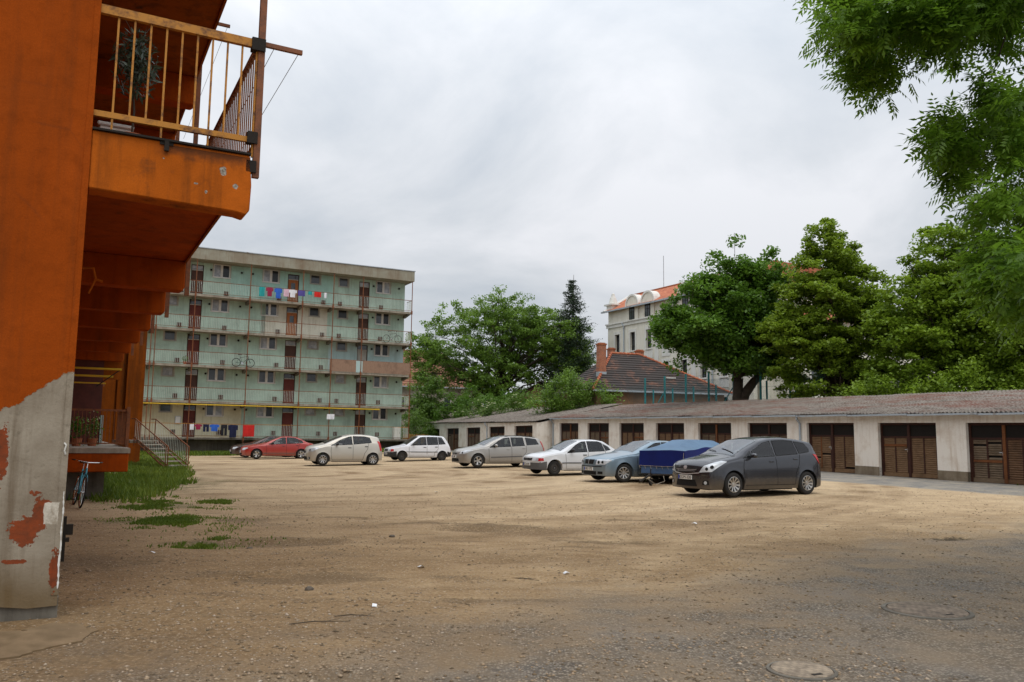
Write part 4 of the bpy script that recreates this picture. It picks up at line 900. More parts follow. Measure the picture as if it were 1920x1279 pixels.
OCTAVIA = dict(L=4.51, W=1.73, wb=2.51, fo=.89, wr=.31, tum=.30, rr=.11, cf=.24, cr=.12,
    top=[(0,.50),(.02,.64),(.07,.75),(.3,.83),(.9,.94),(1.25,.99),(1.4,1.02),(1.8,1.23),(2.2,1.39),(2.6,1.43),(3.1,1.42),(3.6,1.30),(4.1,1.10),(4.40,1.04),(4.46,.9),(4.51,.5)],
    belt=[(0,.48),(.06,.66),(.4,.76),(1.1,.88),(2,.93),(3.2,.96),(4.2,.98),(4.46,.85),(4.51,.5)],
    win=[[(1.58,.93),(2.0,1.18),(2.25,1.31),(2.50,1.34),(2.52,.965)], [(2.60,.97),(2.58,1.345),(3.0,1.34),(3.26,1.27),(3.36,1.0)], [(3.42,1.0),(3.33,1.25),(3.56,1.15),(3.68,1.03)]],
    gaps=[[(1.44,.28),(1.42,.86)], [(2.56,.25),(2.56,.95)], [(3.38,.98),(3.30,.68),(3.12,.48),(3.06,.25)], [(1.44,.25),(3.06,.25)]],
    trim=[([(1.5,.46),(3.1,.46)], .04, 'black')], handles=[(2.40,.82),(3.20,.84)], mirror=(1.76,.98),
    lamp=[(.06,.36,.58),(.10,.80,.60),(.40,.84,.72),(.36,.80,.76),(.09,.40,.755)], lampin=[(.12,.48,.66,.055),(.16,.64,.67,.05)],
    tail=[(4.36,.78,.62),(4.50,.6,.62),(4.48,.6,.92),(4.34,.78,.92)],
    ws=[(1.44,-.60),(1.44,.60),(2.18,.54),(2.22,0),(2.18,-.54)], rw=[(3.5,-.5),(3.5,.5),(4.02,.56),(4.02,-.56)],
    front=[('grille', [(-.29,.755),(.29,.755),(.25,.60),(-.25,.60)], 'gap'), ('grille_bar', [(-.012,.76),(.012,.76),(.012,.6),(-.012,.6)], 'lampc'), ('bumper_strip', [(-.80,.535),(.80,.535),(.80,.505),(-.80,.505)], 'gap'),
           ('lower_intake', [(-.40,.36),(.40,.36),(.40,.24),(-.40,.24)], 'gap'), ('side_intake', [(.46,.36),(.66,.36),(.66,.27),(.46,.27)], 'gap'), ('side_intake', [(-.46,.36),(-.66,.36),(-.66,.27),(-.46,.27)], 'gap')],
    plate=(.44,'HRT-772'), spokes=9, steer=R(-14))
SEDAN = dict(L=4.52, W=1.75, wb=2.70, fo=.92, wr=.30, tum=.32, rr=.11, cf=.28, cr=.16,
    top=[(0,.46),(.02,.56),(.08,.66),(.4,.78),(.9,.88),(1.3,.95),(1.42,.98),(1.85,1.20),(2.3,1.38),(2.7,1.425),(3.1,1.41),(3.5,1.32),(3.95,1.10),(4.15,1.02),(4.42,.98),(4.48,.85),(4.52,.5)],
    belt=[(0,.44),(.06,.60),(.4,.70),(1.2,.83),(2,.90),(3.2,.95),(4.2,.95),(4.46,.82),(4.52,.5)],
    win=[[(1.62,.90),(2.08,1.16),(2.36,1.31),(2.62,1.34),(2.66,.95)], [(2.74,.95),(2.72,1.34),(3.10,1.325),(3.38,1.24),(3.50,.99)], [(3.55,.99),(3.44,1.22),(3.64,1.13),(3.72,1.01)]],
    gaps=[[(1.50,.28),(1.48,.84)], [(2.70,.25),(2.70,.93)], [(3.52,.96),(3.42,.66),(3.24,.48),(3.18,.25)], [(1.50,.25),(3.18,.25)]],
    handles=[(2.52,.80),(3.36,.84)], mirror=(1.86,.96),
    lamp=[(.08,.44,.55),(.12,.82,.56),(.44,.85,.66),(.40,.80,.70),(.14,.50,.67)],
    tail=[(4.36,.78,.62),(4.50,.6,.62),(4.48,.6,.88),(4.34,.78,.88)],
    ws=[(1.48,-.60),(1.48,.60),(2.30,.54),(2.34,0),(2.30,-.54)], rw=[(3.52,-.50),(3.52,.50),(4.06,.58),(4.06,-.58)],
    front=[('grille', [(-.26,.66),(.26,.66),(.20,.58),(-.20,.58)], 'black'), ('lower_intake', [(-.46,.36),(.46,.36),(.46,.24),(-.46,.24)], 'gap')],
    trim=[([(1.0,.36),(3.2,.36)], .03, 'grey')], plate=(.44,'GLK-580'), spokes=5)

def park(name, label, spec, pm, px, heading, lat=.0, scale=1.0):
    """px = photo pixel of the left front tyre's contact -> ground point; heading as seen from above"""
    p = Vector((px[0], px[1], 0)); rz = math.pi+R(heading)
    f = Vector((math.cos(rz), math.sin(rz), 0)); l_ = Vector((-math.sin(rz), math.cos(rz), 0))
    c = p-(f*(spec['wb']/2)+l_*(spec['W']/2-.02))*scale
    return make_car(name, label, spec, pm, (c.x, c.y, ghf(c.x, c.y)+.005), rz, scale)
P_GREY = paint('dark_grey_metallic', (0.034, 0.039, 0.05), 0.55, 0.22); P_BLUE = paint('ice_blue_metallic', (0.20, 0.28, 0.345), 0.45); P_WHITE = paint('white_paint', (0.66, 0.68, 0.70), 0.0, 0.3); P_WHITE2 = paint('clean_white_paint', (0.74, 0.76, 0.80), 0.0, 0.3)
P_BEIGE = paint('beige_silver_metallic', (0.50, 0.47, 0.41), 0.4); P_CHAMP = paint('grey_beige_metallic', (0.35, 0.335, 0.31), 0.5); P_RED = paint('brick_red_metallic', (0.34, 0.014, 0.008), 0.1); P_MAROON = paint('dark_maroon_metallic', (0.035, 0.008, 0.010), 0.4)
park('parked_car', 'dark grey minivan, nearest of the cars, in front of the brown garage doors', VERSO, P_GREY, (5.98, 22.38), 28.7)
park('parked_car', 'light ice blue saloon half hidden behind the blue covered trailer', OCTAVIA, P_BLUE, (3.86, 28.3), 27)
park('parked_car', 'old white saloon with grey bumpers and red front indicator beside the light blue car', KADETT, P_WHITE, (1.72, 32.3), 26)
park('parked_car', 'grey beige estate car with roof rails between the two white cars', MEGANE, P_CHAMP, (-1.50, 38.6), 25)
park('parked_car', 'small boxy white hatchback with black bumpers near the far garages', UNO, P_WHITE2, (-6.05, 46.6), 24)
park('parked_car', 'small rounded beige silver hatchback in front of the red cars', YARIS, P_BEIGE, (-9.35, 41.6), 23, scale=1.03)
park('parked_car', 'bright brick red saloon parked behind the beige hatchback', SEDAN, P_RED, (-15.7, 51.6), 22)
park('parked_car', 'dark maroon saloon mostly hidden behind the brick red saloon', SEDAN, P_MAROON, (-17.3, 54.6), 24)

# ---- box trailer under a blue tarpaulin
def make_trailer():
    rt = thing('box_trailer', 'box trailer with a peaked blue tarpaulin cover beside the dark grey minivan', 'trailer')
    tb = flat('blue_tarpaulin', (0.004, 0.014, 0.13), 0.5, spec=0.3, var=0.25, scale=1.2); tt = flat('pale_blue_tarpaulin_top', (0.09, 0.16, 0.25), 0.6, spec=0.3, var=0.15, scale=1.0); st = flat('blue_trailer_side', (0.06, 0.12, 0.24), 0.5)  # tarpaulin colour is paler on top, deep blue on the sides
    W_, L_ = .84, 3.3
    b = MB(); b.box(-L_, 0, -W_*.93, W_*.93, .34, .62, st); b.box(-L_, 0, -W_*.95, W_*.95, .32, .345, CM['black']); b.build('trailer_body', None, rt, bevel=.01)
    # tarpaulin: sides and a gabled, sagging top
    n = 14; m_ = MB(); V = []
    def topz(x, y):
        u = -x/L_; ridge = 1.12+.36*min(1, u/.42) if u < .42 else 1.48-.03*(u-.42)
        e_ = 1.10+.13*min(1, u/.5); k = 1-abs(y)/W_
        return e_+(ridge-e_)*min(1, k*1.6)**.9*1.0+.012*math.sin(x*5+y*3)
    Gd = [[(-L_*i/n, W_*(-1+2*j/10), topz(-L_*i/n, W_*(-1+2*j/10))) for j in range(11)] for i in range(n+1)]
    for i in range(n):
        for j in range(10): m_.face([Gd[i][j], Gd[i+1][j], Gd[i+1][j+1], Gd[i][j+1]], tt)
    for j in (0, 10):
        for i in range(n):
            a, c = Gd[i][j], Gd[i+1][j]; bz = lambda x: .56+.015*math.sin(x*9)
            m_.face([a, c, (c[0], c[1]*1.01, bz(c[0])), (a[0], a[1]*1.01, bz(a[0]))], tb)
    for i in (0, n):
        for j in range(10):
            a, c = Gd[i][j], Gd[i][j+1]; o_ = .01 if i == 0 else -.01; m_.face([a, c, (c[0]+o_, c[1], .57+.01*math.sin(c[1]*8)), (a[0]+o_, a[1], .57+.01*math.sin(a[1]*8))], tb)
    m_.build('tarpaulin', None, rt)
    ro = MB()
    for y in np.linspace(-W_, W_, 9): ro.tube([(.02, y, .60), (.025, y+.04, .50)], .006, 4)
    ro.tube([(.02, -W_, .60), (.03, 0, .59), (.02, W_, .60)], .008, 4); ro.tube([(.02, W_*.96, 1.05), (.02, W_*.93, .62)], .007, 4); ro.build('lashing_rope', flat('rope', (.4, .36, .28), .9), rt)
    d = MB(); d.tube([(0, -.5, .33), (.75, -.04, .33), (1.35, 0, .18)], .032, 6); d.tube([(0, .5, .33), (.75, .04, .33)], .032, 6); d.tube([(1.3, 0, .19), (1.52, 0, .14)], .045, 8); d.build('drawbar', M['dark_metal'], rt)
    j_ = MB(); j_.tube([(.95, .10, .52), (.95, .10, .12)], .022, 6); j_.tube([(1.1, .0, .3), (1.32, 0, .40)], .014, 5); j_.build('handbrake_lever', M['dark_metal'], rt)
    jw = car_wheel(rt, .95, .10, .09, .06, CM['steel'], 0, 1); jw.name = 'jockey_wheel'
    cb = MB(); cb.tube([(.1, .1, .33), (.35, .28, .12), (.8, .2, .04), (1.1, .1, .2)], .010, 5); cb.build('cable', flat('pale_cable', (.3, .26, .2), .8), rt)
    for s in (1, -1): car_wheel(rt, -L_*.55, s*(W_+.02), .28, .17, CM['steel'], 0, s)
    mg = MB()
    for s in (1, -1): mg.prism([(-L_*.55-.36, .38), (-L_*.55-.3, .6), (-L_*.55+.3, .6), (-L_*.55+.36, .38), (-L_*.55+.33, .38), (-L_*.55+.27, .57), (-L_*.55-.27, .57), (-L_*.55-.33, .38)], s*W_, s*(W_+.2))
    mg.build('mudguard', CM['black'], rt)
    hd = 52; rz = math.pi+R(hd); rt.rotation_euler = (0, 0, rz)
    fp = Vector((5.02, 27.7, 0)); rt.location = (fp.x, fp.y, ghf(fp.x, fp.y)); return rt
make_trailer()
# ---------------------------------------------------------------- garage rows
def garage_block(name, label, origin, length, bays, eave_z, base_z, depth, back_z, wall, sheetm, gut=True, pipes=(), open_bays=(), door_w=2.75, door_h=2.17, start=0.0):
    """local x runs along the row away from the camera, local y = into the garages"""
    ang = math.atan2(GT[1], GT[0])           # local +x -> GT; local +y is 90 deg left, so use -y as 'into'
    rt = thing(name, label, 'garages', (origin[0], origin[1], 0), ang)
    # 'into' direction in local coords: GN = rotate(GT,-90deg) => -y
    x0 = start; wl = MB(); H = eave_z; th = .28
    top = lambda x: H(x)
    base = lambda x: base_z(x)
    xs = [x0]; 
    for (a, b) in bays: xs += [a, b]
    xs.append(length)
    # piers
    for i in range(0, len(xs), 2):
        a, b = xs[i], xs[i+1]
        if b-a < .02: continue
        P = [(a, -th, base(a)-.3), (b, -th, base(b)-.3), (b, 0, base(b)-.3), (a, 0, base(a)-.3), (a, -th, base(a)+door_h), (b, -th, base(b)+door_h), (b, 0, base(b)+door_h), (a, 0, base(a)+door_h)]
        wl.hexa(P, wall)
    # lintel
    N_ = 12
    for i in range(N_):
        a = x0+(length-x0)*i/N_; b = x0+(length-x0)*(i+1)/N_
        P = [(a, -th, base(a)+door_h), (b, -th, base(b)+door_h), (b, 0, base(b)+door_h), (a, 0, base(a)+door_h), (a, -th, top(a)), (b, -th, top(b)), (b, 0, top(b)), (a, 0, top(a))]
        wl.hexa(P, wall)
    wl.build('front_wall', None, rt)
    for xx, o in ((x0, 0), (length, -.22)):
        sw = MB(); z = base(xx)-.3; sw.hexa([(xx+o, -depth, z), (xx+o+.22, -depth, z), (xx+o+.22, -th, z), (xx+o, -th, z), (xx+o, -depth, back_z(xx)-.08), (xx+o+.22, -depth, back_z(xx)-.08), (xx+o+.22, -th, top(xx)), (xx+o, -th, top(xx))], wall); sw.build('side_wall', None, rt)
    bw = MB(); bw.hexa([(x0, -depth-.2, -.2), (length, -depth-.2, -.2), (length, -depth, -.2), (x0, -depth, -.2), (x0, -depth-.2, back_z(x0)-.1), (length, -depth-.2, back_z(length)-.1), (length, -depth, back_z(length)-.1), (x0, -depth, back_z(x0)-.1)], wall); bw.build('back_wall', None, rt)
    # plinth bands
    for i in range(0, len(xs), 2):
        a, b = xs[i], xs[i+1]
        if b-a < .1: continue
        p = MB(); p.hexa([(a-.0, -th-.0+.004, base(a)-.2), (b, -th+.004, base(b)-.2), (b, .018, base(b)-.2), (a, .018, base(a)-.2), (a, -th+.004, base(a)+.36), (b, -th+.004, base(b)+.36), (b, .018, base(b)+.36), (a, .018, base(a)+.36)]); p.build('plinth', M['plinth'], rt)
    # doors
    for k, (a, b) in enumerate(bays):
        z0 = base((a+b)/2)+.015; z1 = base((a+b)/2)+door_h-.0; w_ = b-a; mid = (a+b)/2; yy = -.17
        fr = MB(); dm = M['door_frame']
        fr.box(a, a+.09, yy-.05, yy+.03, z0, z1, dm); fr.box(b-.09, b, yy-.05, yy+.03, z0, z1, dm); fr.box(a+.09, b-.09, yy-.05, yy+.03, z1-.09, z1, dm)
        fr.box(mid-.055, mid+.055, yy-.04, yy+.035, z0, z1-.09, dm if (k+1) % 4 else M['door_light'])
        fo_ = fr.build('garage_door', None, rt)
        for (p, q) in ((a+.09, mid-.055), (mid+.055, b-.09)):
            lf = MB(); m3 = (p+q)/2; rl = random.random(); SM = M[['slat', 'slat_dark', 'slat_grey', 'slat'][(k*7+int(p > mid)*(k % 2)) % 4]]
            lf.box(p, q, yy-.03, yy, z0, z0+.16, SM); zt_ = z0+(z1-z0)*.72
            lf.box(p, q, yy-.03, yy+.01, zt_, zt_+.07, dm); lf.box(p, p+.06, yy-.03, yy+.01, z0+.16, zt_, dm); lf.box(q-.06, q, yy-.03, yy+.01, z0+.16, zt_, dm); lf.box(m3-.03, m3+.03, yy-.03, yy+.012, z0+.16, zt_, M['door_light'] if rl > .8 else dm)
            nz = 17
            for s_ in range(nz):
                za = z0+.17+(zt_-z0-.17)*s_/nz; hz = (zt_-z0-.17)/nz
                for (u, v) in ((p+.06, m3-.03), (m3+.03, q-.06)):
                    if random.random() < .03: continue
                    j = random.uniform(-.004, .004)
                    lf.hexa([(u, yy-.045, za+hz*.55+j), (v, yy-.045, za+hz*.55), (v, yy-.004, za+j), (u, yy-.004, za), (u, yy-.035, za+hz*1.02), (v, yy-.035, za+hz*1.02), (v, yy+.004, za+hz*.42), (u, yy+.004, za+hz*.42)], SM)
            if random.random() > .82:
                zq = z0+.17+(zt_-z0-.17)*random.uniform(.4, .9); lf.box(p+.06, q-.06, yy+.006, yy+.022, zq, zq+.09, M['door_light'])
            lf.build('door_leaf', None, fo_)
            tp = MB(); tp.box(p, q, yy-.03, yy-.012, zt_+.07, z1-.09, M['door_dark']); tp.build('transom_panel', None, fo_)
            bk = MB(); bk.box(p, q, yy-.09, yy-.05, z0, z1-.09, M['door_dark']); bk.build('backing_board', None, fo_)
        hd = MB(); hz = z0+(z1-z0)*.5; hd.box(mid+.06, mid+.09, yy+.012, yy+.028, hz-.09, hz+.05, M['chrome']); hd.tube([(mid+.075, yy+.03, hz+.01), (mid+.075, yy+.06, hz+.01), (mid+.17, yy+.06, hz+.01)], .010, 5, M['chrome']); hd.build('handle', None, fo_)
    for (a, b) in open_bays: pass
    # corrugated roof, from behind (z back) down to the eave; waves run down the slope
    nw = int((length-x0)/.177); per = 6; nsx = nw*per+1; ys = [.20, .0, -depth*.33, -depth*.34, -depth*.67, -depth*.68, -depth-.15]
    xs_ = np.linspace(x0-.12, length+.12, nsx); V = []; 
    yl = np.array([.20, -depth*.33, -depth*.335, -depth*.67, -depth*.675, -depth-.15]); dz = np.array([0.03, 0.03, 0, 0.03, 0, 0.03])*1.0
    hE = np.array([H(x) for x in xs_]); hB = np.array([back_z(x) for x in xs_])
    tt = (0.20-yl)/(depth+.35)
    wv = .026*np.sin(np.arange(nsx)/per*2*math.pi)
    jit = np.repeat(rng.normal(0, .010, (len(yl), nsx//(per*5)+1)), per*5, axis=1)[:, :nsx]
    Zs = hE[None]+.05+(hB-hE)[None]*tt[:, None]+wv[None]+dz[:, None]*[[1]]*1.0+jit
    Vx = np.broadcast_to(xs_[None], Zs.shape); Vy = np.broadcast_to(yl[:, None], Zs.shape)
    V1 = np.stack([Vx, Vy, Zs], -1).reshape(-1, 3); V2 = V1-np.array([0, 0, .012])
    id_ = np.arange(len(yl)*nsx).reshape(len(yl), nsx); q = np.stack([id_[:-1, :-1], id_[:-1, 1:], id_[1:, 1:], id_[1:, :-1]], -1).reshape(-1, 4)
    nV = len(V1); e1 = np.stack([id_[0, :-1], id_[0, 1:], id_[0, 1:]+nV, id_[0, :-1]+nV], -1); e2 = np.stack([id_[:-1, 0], id_[1:, 0], id_[1:, 0]+nV, id_[:-1, 0]+nV], -1); e3 = np.stack([id_[:-1, -1], id_[1:, -1], id_[1:, -1]+nV, id_[:-1, -1]+nV], -1)
    ro = npmesh('roof', np.concatenate([V1, V2]), np.concatenate([q, q[:, ::-1]+nV, e1, e2, e3]), sheetm, rt)
    if gut:
        # half-round gutter in short lengths with brackets
        L_ = 3.0; x = x0; k = 0
        while x < length-.2:
            x2 = min(x+L_, length); g = MB(); prof = [(.055*math.cos(a), .055*math.sin(a)) for a in np.linspace(math.pi, 2*math.pi, 8)]
            for (p0, p1) in zip(prof[:-1], prof[1:]):
                A = (x, .235+p0[0], H(x)+.035+p0[1]); B = (x2, .235+p0[0], H(x2)+.035+p0[1]); C_ = (x2, .235+p1[0], H(x2)+.035+p1[1]); D_ = (x, .235+p1[0], H(x)+.035+p1[1]); g.face([A, B, C_, D_])
            g.box(x+.0, x+.03, .17, .296, H(x)-.03, H(x)+.05, M['dark_metal'])
            g.box(x, x2, .288, .296, H((x+x2)/2)-.025, H((x+x2)/2)+.045)
            g.build('gutter', M['gutter'], rt); x = x2; k += 1
    for px_, y_ in pipes:
        p = MB(); p.tube([(px_, .235, H(px_)), (px_, .235, H(px_)-.12), (px_, y_, H(px_)-.34), (px_, y_, base(px_)+.05)], .05, 10, M['gutter']); p.build('downpipe', None, rt)
    return rt
bz1 = lambda x: float(np.interp(x, [-18, 0, 33], [.02, .17, .48])); ev1 = lambda x: bz1(x)+2.47
bays1 = [(1.06+3.97*k, 1.06+3.97*k+2.72) for k in range(-4, 8)]
bays1 = [(a, b) for a, b in bays1 if b < 32.4]
GA = garage_block('garage_row', 'near row of beige garages with brown louvred doors and a rust stained corrugated roof', G0, 32.62, bays1, ev1, bz1, 5.9, lambda x: ev1(x)+1.12, M['garage_wall'], M['sheet'], pipes=[(8.12, .05), (32.45, .05)], start=-15.9)
bz2 = lambda x: float(np.interp(x, [0, 24], [.46, .24])); ev2 = lambda x: 2.68+.006*x
bays2 = [(.59+4.93*k, .59+4.93*k+3.1) for k in range(4)]+[(20.4, 22.9)]
GB = garage_block('garage_row', 'far lower row of garages with a grey corrugated roof beyond the parked cars', (1.83, 60.35), 24.8, bays2, ev2, bz2, 7.1, lambda x: 4.15+.008*x, M['garage_wall'], M['sheet_grey'], gut=False, pipes=[(8.9, .05)], start=-.05, door_h=2.02)
# ---------------------------------------------------------------- mint gallery block across the yard
GA0 = Vector((-26.2, 60.6)); GAZ = math.atan2(.474, .8805)
gb = thing('gallery_block', 'five storey mint green apartment block with open galleries, thin railings and rusty posts', 'apartment block', (GA0.x, GA0.y, 0), GAZ)
# local: x along the facade to the right, y into the building (gallery edge y=0, wall y=1.2)
ST, Z0, NF, LEN, XL = 2.7, 1.3, 5, 19.75, -4.5
WY = 1.2
zones = {0: [(XL, 6.5, 'cream'), (6.5, LEN, 'mint')], 1: [(XL, LEN, 'mint')], 2: [(XL, 13.2, 'mint'), (13.2, LEN, 'pale_mint')], 3: [(XL, 8.0, 'mint'), (8.0, 13.0, 'cream2'), (13.0, LEN, 'mint')], 4: [(XL, 5.2, 'mint'), (5.2, 13.5, 'turq'), (13.5, LEN, 'mint')]}
els = [('sw', 1.0), ('door', 2.7), ('dw', 4.5), ('dw', 8.3), ('door', 10.1), ('sw', 11.9), ('sw', 14.3), ('door', 16.1), ('dw', 17.8), ('sw', -3.2)]
doorm = {(4, 2.7): 'brown_door', (4, 10.1): 'orange_door', (4, 16.1): 'brown_door', (3, 2.7): 'maroon_door', (3, 10.1): 'orange_door', (3, 16.1): 'brown_door', (2, 2.7): 'maroon_door', (2, 10.1): 'brown_door', (2, 16.1): 'grey_paint', (1, 2.7): 'brown_door', (1, 10.1): 'maroon_door', (1, 16.1): 'brown_door', (0, 2.7): 'maroon_door', (0, 10.1): 'maroon_door', (0, 16.1): 'brown_door'}
dim = dict(sw=(.82, 1.85, .78), dw=(1.25, 1.62, 1.05), door=(.92, 0.0, 2.45))
TH = .25
for k in range(NF):
    zf = Z0+k*ST; zc = zf+ST
    for (a, b, mt) in zones[k]:
        w_ = MB(); ops = sorted([(c-dim[t][0]/2, c+dim[t][0]/2, zf+dim[t][1], zf+dim[t][1]+dim[t][2]) for t, c in els if a <= c < b])
        x = a
        for (p, q, z1, z2) in ops:
            w_.box(x, p, WY, WY+TH, zf-.2 if k == 0 else zf, zc); 
            if z1 > zf+.01: w_.box(p, q, WY, WY+TH, zf-.2 if k == 0 else zf, z1)
            w_.box(p, q, WY, WY+TH, z2, zc); x = q
        w_.box(x, b, WY, WY+TH, zf-.2 if k == 0 else zf, zc)
        w_.build('wall', M[mt], gb)
core = MB(); core.box(XL, LEN-.05, WY+TH+.35, 11.0, -.3, Z0+NF*ST, M['door_dark']); core.build('inner_core', None, gb)
sidew = MB(); sidew.box(LEN-.05, LEN+.003, WY+TH+.001, 11.0, -.3, Z0+NF*ST); sidew.build('end_wall', M['pale_mint'], gb)
bs = MB(); bs.box(XL, LEN, WY+.02, WY+TH, -.3, Z0-.2); bs.build('basement_wall', M['concrete_dark'], gb)
# roof slab with deep fascia
rf = MB(); rf.box(XL-.2, LEN+.35, -.15, 11.3, 14.75, 15.62, M['fascia']); rf.build('roof_slab', None, gb, bevel=.02)
r2 = MB(); r2.box(XL-.25, LEN+.40, -.20, 11.35, 15.62, 15.68, M['gutter']); r2.build('roof_flashing', None, gb)
for k in range(NF):
    zf = Z0+k*ST
    g = MB(); g.box(XL, LEN+.25, 0, WY+.0, zf-.16, zf, M['concrete_dark'] if k == 0 else M['concrete']); g.build('gallery_floor', None, gb)
    e_ = MB(); e_.box(XL, LEN+.25, -.015, -.003, zf-.05, zf+.01, M['concrete']); e_.build('floor_edge', None, gb)
    for px_ in (-.4, 2.5, 6.5, 10.6, 13.1, 15.6, 19.74):
        c = MB(); c.prism([(0.05, zf-.16), (WY, zf-.16), (WY, zf-.42), (0.05, zf-.24)], px_-.11, px_+.11, M['concrete_dark'], Matrix(((0, 1, 0, 0), (1, 0, 0, 0), (0, 0, 1, 0), (0, 0, 0, 1)))); c.build('corbel', None, gb)
    # railing
    rl = MB(); rm = M['rail_brown']; x1 = LEN+.22
    ry = M['rail_yellow'] if k == 0 else rm
    rl.box(XL, x1, -.03, .01, zf+.98, zf+1.02, ry); rl.box(XL, x1, -.02, .0, zf+.10, zf+.13, M['rail_brown'])
    rl.box(x1-.03, x1, 0, WY, zf+.98, zf+1.02, ry)
    x = XL
    while x < x1:
        rl.box(x-.008, x+.008, -.018, -.002, zf+.13, zf+.98, M['rail_pale']); x += .125
    y = .1
    while y < WY: rl.box(x1-.022, x1-.008, y-.008, y+.008, zf+.1, zf+.98, M['rail_pale']); y += .125
    rl.build('railing', None, gb)
    for t, c in els:
        w_, zz0, hh = dim[t]; a, b = c-w_/2, c+w_/2; z1, z2 = zf+zz0, zf+zz0+hh
        if t == 'door':
            mt = doorm.get((k, c), 'brown_door'); fr = MB(); yy = WY+.05
            fr.box(a, a+.06, yy, yy+.08, z1, z2, M['door_frame']); fr.box(b-.06, b, yy, yy+.08, z1, z2, M['door_frame']); fr.box(a+.06, b-.06, yy, yy+.08, z2-.05, z2, M['door_frame']); fr.box(a+.06, b-.06, yy, yy+.08, z1+2.0, z1+2.06, M['grey_paint'])
            fr.box(a+.06, b-.06, yy+.03, yy+.07, z1, z1+2.0, M[mt])
            if mt == 'orange_door': fr.box(c-.17, c+.17, yy+.02, yy+.03, z1+1.15, z1+1.75, M['pane']); 
            else:
                for (u, v) in ((z1+.15, z1+.9), (z1+1.05, z1+1.85)): fr.box(a+.18, b-.18, yy+.018, yy+.03, u, v, M[mt])
            fo_ = fr.build('door', None, gb); pn = MB(); pn.box(a+.06, b-.06, yy+.04, yy+.06, z1+2.06, z2-.05, M['pane'] if mt != 'brown_door' else M['pane_light']); pn.build('fanlight', None, fo_)
            kn = MB(); kn.box(b-.15, b-.11, yy+.0, yy+.03, z1+.95, z1+1.1, M['chrome']); kn.build('handle', None, fo_)
        else:
            fr = MB(); yy = WY+.06; fm = M['white_paint'] if t == 'dw' else M['grey_paint']; tf = .07
            fr.box(a, b, yy, yy+.06, z1, z1+tf, fm); fr.box(a, b, yy, yy+.06, z2-tf, z2, fm); fr.box(a, a+tf, yy, yy+.06, z1+tf, z2-tf, fm); fr.box(b-tf, b, yy, yy+.06, z1+tf, z2-tf, fm)
            if t == 'dw': fr.box(c-.09, c+.09, yy-.01, yy+.06, z1+tf, z2-tf, fm)
            fr.box(a-.08, b+.08, WY-.06, WY+.06, z1-.05, z1, fm)
            for (u0, u1, v0, v1) in ((a-.07, a, z1, z2+.07), (b, b+.07, z1, z2+.07), (a, b, z2, z2+.07)): fr.box(u0, u1, WY-.012, WY+.0, v0, v1, M['grey_paint'])
            wo = fr.build('window', None, gb)
            halves = [(a+tf, c-.09), (c+.09, b-tf)] if t == 'dw' else [(a+tf, b-tf)]
            for hh_ in halves:
                pn = MB(); pn.box(hh_[0], hh_[1], yy+.03, yy+.04, z1+tf, z2-tf, random.choice([M['pane'], M['pane_light'], M['pane'], M['pane_dark']]) if t == 'dw' else random.choice([M['pane'], M['pane_dark'], M['pane_light']])); pn.build('pane', None, wo)
    # little square flue openings near the floor and round ones high up
    for c in (1.6, 4.9, 9.0, 12.6, 14.0, 17.6):
        v = MB(); v.box(c-.15, c+.15, WY-.05, WY-.002, zf+.25, zf+.52, M['door_dark']); v.box(c-.17, c+.17, WY-.07, WY-.05, zf+.22, zf+.55, M['brown_door']); v.build('flue_box', None, gb)
    for c in (6.0, 6.85, 3.7, 16.9, 19.2):
        v = MB(); v.lathe([(.11, WY-.03), (.11, WY-.001)], 12, M['grey_paint'], axis='y', c=(c, 0, zf+2.15)); v.lathe([(.08, WY-.04), (.001, WY-.04)], 12, M['door_dark'], axis='y', c=(c, 0, zf+2.15)); v.build('vent', None, gb)
for px_ in (-.4, -.12, 2.5, 6.5, 10.6, 13.1, 15.6, 19.95):
    p = MB(); p.tube([(px_, -.06, -.1), (px_, -.06, 14.78)], .035, 6, M['rail_brown']); p.build('post', None, gb)
    for k in range(NF):
        b_ = MB(); b_.box(px_-.06, px_+.06, -.1, -.02, Z0+k*ST-.2, Z0+k*ST+.1, M['rail_brown']); b_.build('post_clamp', None, gb)
# reed screens on the second gallery
for (a, b) in ((13.0, 15.2), (15.75, 19.9)):
    sc_ = MB(); z = Z0+2*ST
    x = a
    while x < b: sc_.box(x, min(x+.1, b), -.05, -.035+random.uniform(-.006, .006), z+.02, z+1.0+random.uniform(-.02, .02), M['reed']); x += .102
    sc_.build('reed_screen', None, gb)
sc_ = MB(); sc_.box(15.2, 15.75, -.05, -.035, Z0+2*ST+.02, Z0+2*ST+.98, M['pale_mint']); sc_.build('screen_panel', None, gb)
# yellow gas pipe under the first gallery
gp_ = MB(); gp_.tube([(-1.0, -.12, Z0+ST-.28), (12.0, -.12, Z0+ST-.28), (16.9, -.12, Z0+ST-.28)], .045, 8, M['pipe_yellow']); gp_.tube([(16.9, -.12, Z0+ST-.28), (17.3, -.12, Z0+ST-.28)], .06, 8, M['pipe_yellow']); gp_.build('gas_pipe', None, gb)

